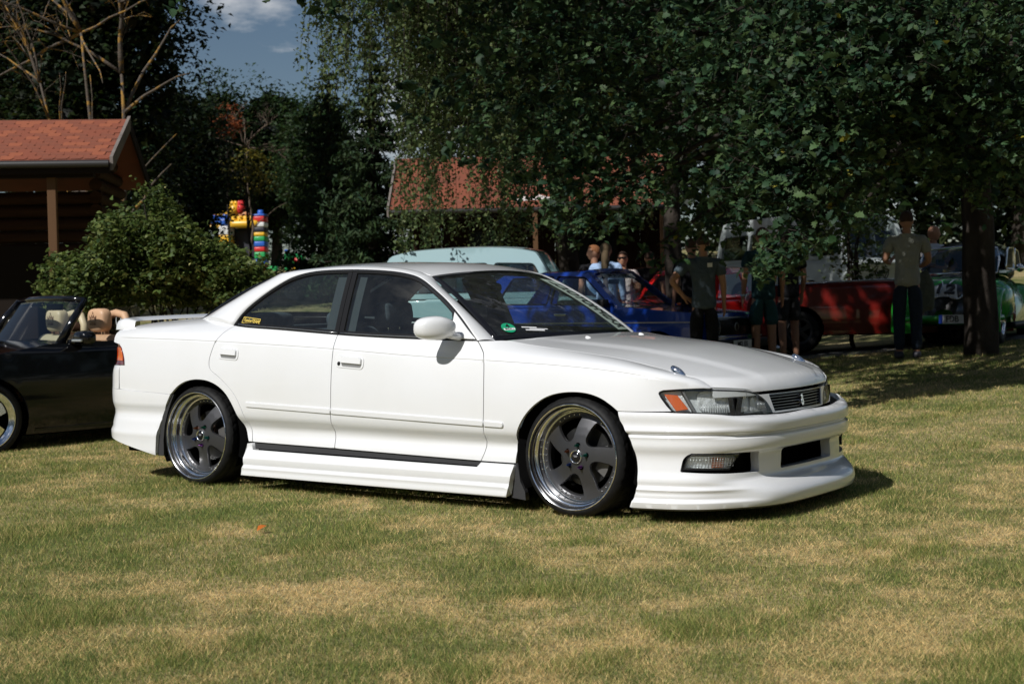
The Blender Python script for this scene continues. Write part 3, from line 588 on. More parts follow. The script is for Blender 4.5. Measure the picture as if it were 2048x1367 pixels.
nose_out=ztop+[(-a,b) for a,b in hl_in]+[(s,.511) for s in XL(-.27,.27,12)]+hl_in[::-1]
panel('grille_surround',nose_out,nosemap,PAINT,car,h=.02,holes=[grille_hole],gap=.0006,flange=.02,out=(1,0,0))
# sliver of fender between bonnet edge and lamp top
panel('lamp_top_strip',[(s,zh(s)) for s in XL(-.672,-.478,12)]+[(-.478,.6335),(-.56,.640),(-.672,.6475)],nosemap,PAINT,car,h=.02,gap=.0,flange=.01,out=(1,-1,0)); o=bpy.data.objects['lamp_top_strip']; parts_R.append(o)
# grille
gr=empty('grille',(0,0,0),0,car)
panel('grille_back',[(a*1.02,.562+(b-.562)*1.08) for a,b in grille_hole],lambda s,z:nosemap(s,z,-.045),DARKIN,gr,h=.06,gap=0,flange=.0,out=(1,0,0))
def ngl(name,s0,s1,z,hgt,off,m,dep=.03):
    panel(name,[(s,z-hgt/2) for s in XL(-s0,s0,16)]+[(s,z+hgt/2) for s in XL(s0,-s0,16)],lambda s,zz:nosemap(s,zz,off),m,gr,h=.03,gap=0,flange=dep,chamfer=.0015,out=(1,0,0))
for i,z in enumerate(XL(.531,.588,5)): ngl('grille_slat',.270+.034*(z-.5175)/.0885,0,z,.0026,-.012,mat('slat_grey',(.34,.34,.35),.3,1.),.003)
panel('grille_rim',[(a*.994,.562+(b-.562)*.98) for a,b in grille_hole],lambda s,z:nosemap(s,z,-.004),mat('dark_chrome',(.18,.18,.19),.15,1.),gr,h=.03,gap=0,flange=.02,holes=[[(a*.975,.560+(b-.560)*.87-.0012) for a,b in grille_hole]],out=(1,0,0))
em=[(0,.589),(.007,.583),(.010,.574),(.006,.566),(.012,.556),(.013,.546),(.008,.536),(0,.531)]; em=em+[(-a,b) for a,b in em[-2:0:-1]]
panel('emblem',em,lambda s,z:nosemap(s,z,.004),CHROME,gr,h=.01,gap=0,flange=.02,chamfer=.002,out=(1,0,0),holes=[[(0,.579),(.004,.573),(0,.569),(-.004,.573)],[(0,.560),(.006,.551),(0,.541),(-.006,.551)]])
# head lamps
hlo=smoothpoly([(-.944,.630),(-.940,.640),(-.926,.6455),(-.84,.6495),(-.76,.6485),(-.679,.6455),(-.56,.638),(-.475,.6305),(-.425,.619),(-.395,.607),(-.362,.590),(-.335,.570),(-.315,.546),(-.300,.520),(-.298,.5145)],3)+smoothpoly([(-.32,.5145),(-.42,.516),(-.564,.5195),(-.662,.5235),(-.754,.533),(-.82,.540),(-.877,.544),(-.908,.585)],3)
hp=panel('headlamp',hlo,lambda s,z:nosemap(s,z,.002),LENS,car,h=.03,gap=.001,flange=.004,out=(1,-.6,0)); parts_R.append(hp)
def lampart(name,poly,off,m,**k):
    o=panel(name,poly,lambda s,z:nosemap(s,z,off),m,hp,out=(1,-.6,0),**k); parts_R.append(o); return o
HREF=mat('lamp_reflector',(.86,.88,.88),.30,.25,bump=(26,.7,.02)); HBOWL=mat('lamp_housing',(.66,.69,.69),.38,.1,bump=(18,.5,.02))
lampart('lamp_housing',hlo,-.035,HBOWL,h=.05,gap=.0,flange=-.034)
lampart('lamp_seal',hlo,.0015,GLOSSBLK,h=.04,gap=.0,flange=.02,holes=[[tuple(p) for p in inset2(hlo,.0055)]])
lampart('reflector',smoothpoly([(-.735,.632),(-.60,.630),(-.50,.620),(-.46,.60),(-.45,.56),(-.47,.532),(-.60,.532),(-.72,.542),(-.745,.58)],3,True),-.022,HREF,h=.02,gap=0,flange=.012)
lampart('reflector',smoothpoly([(-.42,.595),(-.38,.578),(-.345,.55),(-.335,.53),(-.40,.526),(-.435,.53),(-.438,.57)],3,True),-.020,HREF,h=.02,gap=0,flange=.012)
lampart('lamp_divider',[(-.834,.647),(-.826,.647),(-.765,.536),(-.775,.536)],.0,mat('lamp_divider',(.16,.16,.16),.4),h=.03,gap=0,flange=.03)
lampart('turn_signal',[(-.918,.628),(-.855,.622),(-.803,.556),(-.862,.549)],-.006,AMBER,h=.03,gap=0,flange=.015)
lampart('turn_reflector',[(-.932,.640),(-.842,.644),(-.782,.538),(-.868,.546)],-.018,HREF,h=.03,gap=0,flange=.01)
# flutes of the glass
fl=MB()
for s in list(XL(-.735,-.60,12))+list(XL(-.40,-.345,7)):
    q=nosemap(np.array([s,s]),np.array([.532,.575]),-.006); fl.tube(q,.0016,5)
o=fl.build('lens_flutes',mat('lens_flute',(.55,.56,.56),.2,.5),hp,True); parts_R.append(o)
# bonnet pins and washer jets
def tear(name,x,y,L_,W_,H_,m):
    n,k=14,8; P=np.zeros((n,k,3)); z0=float(hoodmap(np.array([x]),np.array([y]))[0,2]); sl=float(hoodmap(np.array([x+.02]),np.array([y]))[0,2]-hoodmap(np.array([x-.02]),np.array([y]))[0,2])/.04
    for i in range(n):
        a=2*math.pi*i/n
        for j in range(k):
            b=j/(k-1)*math.pi/2; ca,sa=math.cos(a),math.sin(a); taper=1-.45*max(0,ca)*math.cos(b)
            dx=L_*(ca*math.cos(b))*(1.25 if ca>0 else .7)-.25*L_*math.sin(b); dy=W_*sa*math.cos(b)*taper; P[i,j]=(x+dx,y+dy,z0+sl*dx+H_*math.sin(b)-.002)
    return grid(name,P,m,car,closed_u=True)
for y in (-.672,.672): tear('bonnet_pin',1.85,y,.042,.020,.030,CHROME)
for y in (-.274,.274): tear('washer_jet',1.082,y,.018,.012,.011,mat('jet_white',(.72,.72,.72),.3))
# front bumper, one skin cut by its openings
ze=lambda s:float(zt(abs(s)))
SA=1.249; bo=[(s,ze(s)) for s in XL(-SA+.0,SA-.0,90)]
arch_b=[(1.236,.50),(1.206,.455),(1.178,.40),(1.160,.33),(1.150,.25),(1.152,.18),(1.172,.12),(1.182,.09)]
low=[(s,.088+.0*s) for s in XL(1.17,-1.17,80)]
fog=roundpoly([(-.937,.262),(-.922,.325),(-.890,.349),(-.62,.345),(-.485,.341),(-.482,.243),(-.70,.250),(-.80,.255)],[.010,.03,.03,0,.014,.014,0,0],4)
cen=roundpoly([(-.285,.344),(.285,.344),(.300,.244),(-.300,.244)],.016,4)
ab=smoothpoly(arch_b,3)
XB=[(q,z) for z in (.1135,.1185,.1235,.128,.166,.172,.178,.184,.2,.208,.216,.345,.352,.359,.4125,.4165,.4205,.427,.4325,.4365,.441,.447,.505,.512,.518) for q in XL(-1.2,1.2,130)]
fb=panel('front_bumper',bo+ab+low+[(-a,b) for a,b in ab[::-1]],bump,PAINT,car,h=.017,holes=[fog,[(-a,b) for a,b in fog[::-1]],cen],gap=.0008,flange=.03,hole_flange=.05,out=(1,0,0),extra2=XB)
cav=MB()
Pc=bump(XL(-1.0,1.0,60),np.full(60,.30),-.14); Pt=Pc+np.array([-.10,0,.075]); Pb=Pc+np.array([-.10,0,-.085])
obj('bumper_cavity',np.concatenate([bump(XL(-1.0,1.0,60),np.full(60,.365),-.03),Pt,Pb,bump(XL(-1.0,1.0,60),np.full(60,.215),-.045)]),[(r*60+i,r*60+i+1,(r+1)*60+i+1,(r+1)*60+i) for r in range(3) for i in range(59)],DARKIN,fb)
# lower lip return and underside
lipb=[bump(XL(-1.17,1.17,80),np.full(80,.088),o) for o in (-.001,-.02,-.30)]; lipb[1][:,2]=.078; lipb[2][:,2]=.10
obj('splitter_underside',np.concatenate(lipb),[(r*80+i,r*80+i+1,(r+1)*80+i+1,(r+1)*80+i) for r in range(2) for i in range(79)],mat('under_grey',(.08,.08,.08),.7),fb)
# marker lamps in the bumper
fq=[(-.915,.279),(-.899,.325),(-.880,.343),(-.632,.339),(-.690,.274)]
fl_=panel('fog_lamp',fq,lambda s,z:bump(s,z,.004),LENS,car,h=.03,gap=0,flange=.002,out=(1,-.7,0)); parts_R.append(fl_)
def fogpart(name,poly,off,m,**k): o=panel(name,poly,lambda s,z:bump(s,z,off),m,fl_,out=(1,-.7,0),**k); parts_R.append(o)
fogpart('lamp_housing',fq,-.035,HREF,h=.03,gap=0,flange=-.03)
fogpart('lamp_rim',[tuple(p) for p in inset2(fq,-.006)],.002,BLK,h=.04,gap=0,flange=.03,holes=[fq])
fogpart('amber_reflector',[(-.775,.336),(-.70,.334),(-.715,.279),(-.775,.280)],-.018,mat('amber_dull',(.45,.10,.02),.3),h=.03,gap=0,flange=.01)
rb_=MB()
for s in XL(-.885,-.66,16): rb_.tube(bump(np.array([s-.006,s+.002]),np.array([.281,.335]),-.002),.0013,5)
for z in XL(.288,.332,5): rb_.tube(bump(XL(-.90,-.66,14),np.full(14,z),-.002),.0011,5)
o=rb_.build('lens_ribs',mat('lens_flute',(.55,.56,.56),.2,.5),fl_,True); parts_R.append(o)
SXR=lambda x:float(np.interp(-x,-RC.p[:,0][::-1],RC.u[::-1])) if False else float(RC.u[np.abs(RC.p[:,0]-x).argmin()])
# rear: bumper, boot lid, lamps, rear face
s0,s1=SXR(-2.105),SXR(-1.594)
rbz=[(s,.5765-.0215*max(0,(s-s0))/(s1-s0)) for s in XL(.0,s1-.006,50)]
ra=smoothpoly([(SXR(x),z) for x,z in [(-1.594,.555),(-1.650,.475),(-1.690,.40),(-1.718,.32),(-1.732,.24),(-1.738,.175)]],3)
s2=SXR(-1.738)
lowr=[(s,.175+.10*(s2-s)/(s2-.80) if s>.80 else .275) for s in XL(s2-.02,0,40)]
rout=[(-a,b) for a,b in rbz[::-1]]+rbz[1:]+ra+lowr[:-1]+[(-a,b) for a,b in lowr[::-1]]+[(-a,b) for a,b in ra[::-1]]
panel('rear_bumper',rout,rear,PAINT,car,h=.03,gap=.0008,flange=.03,out=(-1,0,0))
zr=lambda s:.725 if s<.9 else .728
panel('bumper_cover',[(s,.5785) for s in XL(-s0+.002,s0-.002,50)]+[(s0-.002,.727)]+[(s,.725) for s in XL(.88,-.88,50)]+[(-s0+.002,.727)],rear,PAINT,car,h=.04,gap=.0008,flange=.02,out=(-1,0,0))
st_=SXR(-2.052)
tl=[(-st_,.731),(-st_+.008,.765),(-st_+.024,.80),(-st_+.050,.838),(-st_+.09,.856),(-.50,.862),(-.50,.735)]
tlo=panel('tail_lamp',tl,rear,mat('tail_red',(.12,.006,.006),.12,coat=1.),car,h=.04,gap=.001,flange=.03,out=(-1,-.4,0)); parts_R.append(tlo)
o=panel('tail_turn_signal',[(-st_+.012,.758),(-st_+.03,.80),(-st_+.055,.836),(-st_+.12,.842),(-st_+.14,.758)],lambda s,z:rear(s,z,.004),AMBER,tlo,h=.03,gap=0,flange=.006,out=(-1,-.4,0)); parts_R.append(o)
panel('rear_panel',[(s,.735) for s in XL(-.498,.498,20)]+[(.498,.862),(st_-.09,.858),(SXR(-2.13),.862),(SXR(-2.2),.874)]+[(s,.955-.004*(s/.7)**2) for s in XL(.70,-.70,30)]+[(-SXR(-2.2),.874),(-SXR(-2.13),.862),(-st_+.09,.858),(-.498,.862)],rear,PAINT,car,h=.04,gap=.0004,flange=.02,out=(-1,0,0))
def decktop(x,y): 
    u=U(x); a=np.abs(y)/u[...,0]; return np.stack([x,y,u[...,1]+.018*(1-a**2.2)],-1)
panel('boot_lid',[(x,-float(U(x)[0])) for x in XL(-1.585,-2.27,20)]+[(x,float(U(x)[0])) for x in XL(-2.27,-1.585,20)]+[(-1.585-.12*(1-(y/.61)**2),y) for y in XL(.58,-.58,15)],decktop,PAINT,car,h=.05,out=(0,0,1))
# boot spoiler: hoop with two feet
sp_path=smoothpoly([(-.722,.950,0),(-.718,.975,.006),(-.700,1.003,.016),(-.655,1.011,.022),(-.56,1.017,.022),(-.3,1.022,.018),(0,1.024,.016),(.3,1.022,.018),(.56,1.017,.022),(.655,1.011,.022),(.700,1.003,.016),(.718,.975,.006),(.722,.950,0)],5)
sp=[]
for i in range(len(sp_path)):
    y,z,_=sp_path[i]; a,b=sp_path[max(i-1,0)],sp_path[min(i+1,len(sp_path)-1)]; t=np.array([b[0]-a[0],b[1]-a[1]]); t/=np.linalg.norm(t); n=np.array([-t[1],t[0]])
    e=np.clip((abs(y)-.60)/.12,0,1); ch=.058+.022*e; th=.0125+.006*e; xc=-2.222+.028*e; pr=[]
    for k in range(20):
        w=2*math.pi*k/20; cw=math.cos(w); o=th*math.sin(w)*(.55+.45*(1-abs(cw))); pr.append((xc+ch*cw*(1.35 if cw>0 else .9),y+n[0]*o,z+n[1]*o+.010*(-cw)*(1-e)))
    sp.append(pr)
sp=np.array(sp); so=grid('boot_spoiler',np.concatenate([sp,sp[:,:1]],1),PAINT,car)
# door mirror
def superell(c,hs,ex,nu=28,nv=15,sh=None):
    P=np.zeros((nu,nv,3)); pw=lambda v,e:np.sign(v)*np.abs(v)**e
    for i in range(nu):
        a=2*math.pi*i/nu
        for j in range(nv):
            b=-math.pi/2+math.pi*j/(nv-1); p=np.array([pw(math.cos(b),ex)*pw(math.cos(a),ex),pw(math.cos(b),ex)*pw(math.sin(a),ex),pw(math.sin(b),ex)])
            if sh: p=sh(p)
            P[i,j]=np.array(c)+np.array(hs)*p
    return P
def msh(p):
    x,y,z=p; k=1-.26*max(0,y)-.05*max(0,-y); return np.array([x*(1-.10*max(0,-y))*k+.95*(y+1)*.5-.62,y,z*k])
mo=grid('mirror_shell',superell((.572,-.925,.953),(.074,.104,.064),.74,sh=msh),PAINT,car,closed_u=True); parts_R.append(mo)
o=grid('mirror_glass',superell((.505,-.925,.952),(.018,.074,.046),.7),mat('mirror_glass',(.75,.78,.8),.02,1.),mo,closed_u=True); parts_R.append(o)
sail=roundpoly([(.700,.893),(.53,.905),(.512,.93),(.508,1.038)],[.004,.01,.01,.004],2)
o=SIDE('mirror_sail',[(.712,.890),(.56,.896),(.545,.945),(.533,1.030)],f=offmap(Gm,.008),m=PAINT,parent=mo,h=.03,gap=0,chamfer=.003,flange=.012)
am=MB().tube([(.60,-.74,.902),(.615,-.80,.902),(.61,-.85,.910),(.59,-.90,.925)],[.020,.018,.017,.02],10); o=am.build('mirror_arm',PAINT,mo,True); parts_R.append(o)
# underbody
MB().box((-2.2,-.70,.17),(2.0,.70,.24)).build('underbody',DARKIN,car)
MB().box((.95,-.62,.26),(1.05,.62,.80)).build('bulkhead',DARKIN,car); MB().box((-1.75,-.6,.26),(-1.65,.6,.93)).build('bulkhead',DARKIN,car)
MB().box((2.02,-.55,.20),(2.10,.55,.60)).build('radiator',DARKIN,car)
# ------------------------------------------------------------------ wheels
def wheel(base_deg,tw=.118):
    """outer face at y=0 looking towards -y; axle along y"""
    w=empty('wheel')
    Rr=.262; Ro=.3135
    # tyre with tread grooves
    prof=[(.246,.012),(.256,.004),(.2635,-.001),(.270,-.0015),(.278,.002),(.286,.009),(.2925,.017),(.2970,.026)]
    inner=[(r,.232-a) for r,a in prof[::-1]]; tr=[]
    for a in np.linspace(.034,.198,15): tr.append((.3005-.0040*abs((a-.116)/.082)**3,a))
    allp=prof+tr+inner; n=288; V=np.zeros((n,len(allp),3))
    for k in range(n):
        an=2*math.pi*k/n; 
        for j,(r,a) in enumerate(allp):
            if 7<=j<len(prof)+len(tr)+1:
                t=j-len(prof)
                if t in (3,4,10,11): r-=.006
                elif -1<=t<=15 and (k+int(abs(t-7)*1.1))%9<2: r-=(.0045 if 2<=t<=12 else .0018)
            V[k,j]=(r*math.cos(an),a,r*math.sin(an))
    t=grid('tyre',V,TYRE,w,closed_u=True); autosmooth(t,30)
    # polished lip and barrel
    lp=MB().lathe([(.250,.020),(.259,.008),(.2625,.002),(.2625,-.003),(.2595,-.0055),(.2555,-.003),(.2525,.006),(.2505,.020),(.2480,.034),(.2440,.038),(.2365,.0395),(.2335,.043),(.2315,.056),(.2300,.070),(.2270,.0735),(.2215,.0745),(.2190,.078),(.2175,.088)],96,'y'); lp.build('rim_lip',POLISH,w,'auto')
    MB().lathe([(.2175,.088),(.216,.10),(.222,.16),(.24,.20)],64,'y').build('rim_barrel',mat('barrel_dark',(.10,.10,.10),.5,.6),w,True)
    # spoke disc: plate with five swirled windows
    wins=[]
    for k in range(5):
        a0=R(base_deg+36+72*k); pts=[]
        rim=.1995
        for rr,da in [(rim,-20),(rim,-10),(rim,0),(rim,10),(rim,20),(.193,23),(.172,22.5),(.150,21),(.128,19.5),(.108,17),(.094,12.5),(.086,6),(.084,-1),(.087,-8),(.096,-14.5),(.112,-18.5),(.132,-20.5),(.156,-22),(.178,-23),(.193,-23)]:
            sw=R(da*1.0)+R(-9*np.clip((rr-.084)/.116,0,1)**1.4); pts.append((rr*math.cos(a0+sw),rr*math.sin(a0+sw)))
        wins.append(smoothpoly(pts,2,True))
    out=[(.2185*math.cos(a),.2185*math.sin(a)) for a in np.linspace(0,2*math.pi,97)[:-1]]
    def dish(x,z):
        r=np.hypot(x,z); a=np.arctan2(z,x); d=np.interp(r,[0,.03,.045,.075,.11,.15,.19,.206,.22],[.040,.040,.040,.044,.050,.060,.073,.079,.079])
        return np.stack([x,d,z],-1)
    sp=panel('spokes',out,dish,GUN,w,h=.014,holes=wins,gap=0,flange=.012,hole_flange=.017,chamfer=.0045,out=(0,-1,0))
    # rivets between the spokes, wheel nuts, cap
    rv=MB(); 
    for k in range(5):
        for j in range(5):
            a=R(base_deg+36+72*k-9*1.05+(j-2)*8.6); rv.lathe([(.0001,-.006),(.0032,-.005),(.0036,0),(.0036,.004)],8,'y',(.2075*math.cos(a),.079,.2075*math.sin(a)))
    rv.build('rivets',CHROME,sp,True)
    cols=[(.01,.16,.13),(.25,.08,.04),(.02,.05,.20),(.15,.04,.20),(.02,.20,.16)]
    for k in range(5):
        a=R(base_deg+72*k); c=(.057*math.cos(a),.043,.057*math.sin(a))
        MB().lathe([(.0001,-.036),(.003,-.031),(.0075,-.016),(.0085,-.003),(.0105,0),(.0105,.006)],10,'y',c).build('lug_nut',mat('nut_%d'%k,cols[k],.22,1.),w,True)
        MB().lathe([(.0001,.0015),(.0135,.0005),(.0145,-.0005),(.0145,.003)],16,'y',(c[0],.0415,c[2])).build('lug_seat',DARKIN,w,True)
    cp=MB().lathe([(.026,-.002),(.0300,-.010),(.033,-.010),(.0345,-.006),(.0345,.004)],32,'y',(0,.040,0)).build('centre_ring',CHROME,w,True)
    MB().lathe([(.0001,-.0085),(.026,-.0075),(.0275,-.004)],32,'y',(0,.040,0)).build('centre_cap',GLOSSBLK,w,True)
    MB().box((-.011,.0308,.004),(.011,.0316,.0065)).box((-.008,.0308,-.001),(.008,.0316,.0012)).build('cap_mark',mat('cap_grey',(.35,.35,.36),.4),cp)
    # brake
    MB().lathe([(.06,.125),(.150,.125),(.152,.128),(.152,.140),(.06,.142)],48,'y').build('brake_disc',mat('disc_steel',(.10,.10,.10),.42,1.),w,'auto')
    MB().lathe([(.0001,.10),(.055,.10),(.060,.105),(.06,.14)],24,'y').build('brake_hub',mat('hub_rust',(.16,.10,.07),.7,.4),w,True)
    ca=[(.095*math.cos(a),.095*math.sin(a)) for a in np.linspace(R(-38),R(22),9)]+[(.160*math.cos(a),.160*math.sin(a)) for a in np.linspace(R(22),R(-38),9)]
    MB().prism(ca,.095,.165,'y').build('brake_caliper',mat('caliper_grey',(.16,.155,.15),.5,.6),w)
    MB().lathe([(.205,.19),(.0001,.19)],32,'y').build('wheel_back',DARKIN,w)
    return w
for cx,deg,camb in ((1.365,82,2.0),(-1.365,60,3.0)):
    w=wheel(deg); w.parent=car; w.location=(cx,-.868,.3125); w.rotation_euler=(R(-camb),0,0)
    w2=copy_tree(w,car); w2.location=(cx,.868,.3125); w2.rotation_euler=(R(-camb),0,R(180))
# ------------------------------------------------------------------ cabin
def seat(x,y,parent,rear_=False):
    s=empty('seat' if not rear_ else 'rear_seat',(x,y,.0),0,parent)
    def cush(name,pts,w,r,m=FABRIC):
        b=MB(); b.prism(roundpoly(pts,r,4),-w,w,'y'); o=b.build(name,m,s,'auto')
        md=o.modifiers.new('b','BEVEL'); md.width=.035; md.segments=3; md.limit_method='ANGLE'; md.angle_limit=R(50); return o
    cush('seat_base',[(-.02,.30),(.48,.33),(.50,.45),(.44,.47),(.02,.42)],.25,.04)
    cush('seat_back',[(-.02,.38),(.13,.40),(-.06,.88),(-.12,.93),(-.19,.92),(-.22,.86)],.235,.05)
    cush('headrest',[(-.12,.945),(-.09,1.0),(-.105,1.085),(-.15,1.10),(-.20,1.085),(-.205,.99),(-.19,.945)],.125,.03)
    for dy in (-.05,.05): MB().tube([(-.15,dy,.88),(-.15,dy,.97)],.006,6).build('headrest_post',CHROME,s)
    return s
seat(-.06,-.36,car); seat(-.06,.36,car)
b=MB().prism(roundpoly([(-1.12,.30),(-.62,.33),(-.60,.44),(-.66,.47),(-1.08,.42)],.04,4),-.62,.62,'y'); b.build('rear_bench',FABRIC,car,'auto')
b=MB().prism(roundpoly([(-1.12,.38),(-1.0,.42),(-1.18,.90),(-1.24,.935),(-1.33,.92)],.04,4),-.60,.60,'y'); b.build('rear_backrest',FABRIC,car,'auto')
for y in (-.33,.33):
    o=grid('rear_headrest',superell((-1.23,y,.985),(.07,.15,.060),.65),FABRIC,car,closed_u=True)
MB().box((-1.62,-.60,.935),(-1.26,.60,.955)).build('parcel_shelf',TRIMIN,car)
b=MB().prism(roundpoly([(.45,.55),(.42,.74),(.50,.83),(.62,.865),(.90,.862),(.95,.80),(.95,.5)],.03,4),-.68,.68,'y'); b.build('dashboard',TRIMIN,car,'auto')
MB().lathe([(.175,-.012),(.187,0),(.175,.012),(.163,0)],36,'z',(0,0,0),close=True).build('steering_wheel',BLK,car,True); o=bpy.data.objects['steering_wheel']; o.location=(.36,-.36,.80); o.rotation_euler=(0,R(-62),0)
hb=MB().box((-.02,-.16,-.012),(.02,.16,.012),.008).box((-.05,-.05,-.02),(.05,.05,.016),.012).build('steering_hub',BLK,o,True)
MB().box((-1.1,-.78,.24),(.95,.78,.27)).build('cabin_floor',DARKIN,car)
o=grid('rear_view_mirror',superell((.22,.0,1.165),(.015,.115,.030),.6),BLK,car,closed_u=True)
for sgn in (-1,1):
    MB().box((-1.0,sgn*.745,.30),(.72,sgn*.765,.86)).build('door_card',TRIMIN,car)
# stickers
fr=frame(WS(-.83,.135,.004),np.subtract(WS(-.70,.135),WS(-.9,.135)),np.subtract(WS(-.83,.3),WS(-.83,.1)))
st=MB().lathe([(.0001,.001),(.041,.001),(.041,0)],28,'z').build('green_sticker',GREEN,car); st.data.transform(fr)
text_obj('sticker_number','4',.045,BLACKPR,st,fr@Matrix.Translation((0,.014,.002)),bold=True)
b=MB().box((-.034,-.021,.0015),(.034,-.004,.0022)).build('sticker_plate',WHITE,st); b.data.transform(fr)
text_obj('sticker_text','ERZ·M 1',.015,BLACKPR,st,fr@Matrix.Translation((0,-.0125,.003)))
f2=frame(WS(-.60,.105,.004),np.subtract(WS(-.45,.09),WS(-.7,.12)),np.subtract(WS(-.6,.3),WS(-.6,.1)))
b=MB().box((-.07,-.020,0),(.05,-.010,.001)).box((-.085,.005,0),(.01,.014,.001)).box((-.04,-.006,0),(.075,.001,.001)).build('print_sticker',WHITE,car); b.data.transform(f2)
p=[Gm(np.array(v[0]),np.array(v[1])) for v in ((-1.03,.985),(-.92,.975),(-1.03,1.02))]
ft=frame(offmap(Gm,.001)(np.array([-.985]),np.array([.9975]))[0],p[1]-p[0],p[2]-p[0])
b=MB(); 
for a,c,d,e in ((-.085,-.020,.085,-.0165),(-.085,.0165,.085,.020),(-.085,-.020,-.0815,.020),(.0815,-.020,.085,.020)): b.box((a,c,0),(d,e,.0008))
b=b.build('window_sticker',YELLOW,car); b.data.transform(ft)
text_obj('sticker_text','TuningTEAM',.030,YELLOW,b,ft,.0004,bold=True,shear=.15,sx=.98)
# pale lettered strip down the far edge of the windscreen, read from inside the car
strip=grid('windscreen_banner',np.array([[WS(a,b,.0035) for a in XL(.955,.52,10)] for b in XL(.04,.86,14)]),mat('banner_pale',(.30,.37,.31),.7),car)
bt=text_obj('banner_text','RASPHOTO.CL',1.0,BLACKPR,strip,Matrix.Identity(4),.0,bold=True)
xs=[v.co.x for v in bt.data.vertices]; x0_,x1_=min(xs),max(xs)
for v in bt.data.vertices:
    p=WS(.735+v.co.y*.42,.07+.74*(v.co.x-x0_)/(x1_-x0_),.0055); v.co=tuple(p)
for o in bpy.data.objects:
    if o.name.split('.')[0] in ('rivets','lens_flutes','lens_ribs','cap_mark','print_sticker'): o['kind']='stuff'
# left-hand copies of everything built for the right side
for o in list(parts_R):
    if o.name.startswith('mirror_'): continue
    if o.parent is car or (o.parent and o.parent.parent is car): 
        c=o.copy(); COL.objects.link(c); c.scale=(1,-1,1); o['mir']=c.name
for o in parts_R:
    if 'mir' in o:
        c=bpy.data.objects[o['mir']]
        if o.parent is car: c.parent=car
        else:
            pm=o.parent.get('mir'); 
            c.parent=bpy.data.objects[pm] if pm else o.parent
            if pm: c.scale=(1,1,1)
        
for o in bpy.data.objects:
    if 'mir' in o: del o['mir']
# ------------------------------------------------------------------ buildings
SHING=mat('red_shingle',(.22,.062,.031),.9,noise=(1.6,(.15,.050,.030),.42,.68,8)); SHING2=mat('red_shingle_b',(.28,.08,.036),.9); SHING3=mat('red_shingle_c',(.22,.060,.030),.9)
LOG=mat('brown_log',(.030,.014,.008),.8,spec=.15,noise=(5,(.055,.026,.013),.35,.7,6,(.3,3,3))); DARKWOOD=mat('dark_wood',(.016,.011,.008),.85,spec=.15); BOARD=mat('grey_board',(.20,.17,.15),.85,noise=(4,(.13,.11,.10),.4,.7)); POSTW=mat('post_wood',(.12,.062,.03),.8,spec=.2,noise=(3,(.13,.07,.035),.4,.7,5,(3,3,.3)))
REDWALL=mat('red_brown_wall',(.016,.007,.005),.9,spec=.05,noise=(6,(.02,.01,.007),.4,.7))  # wall red-brown darkened: shade of eaves and trees is put into it
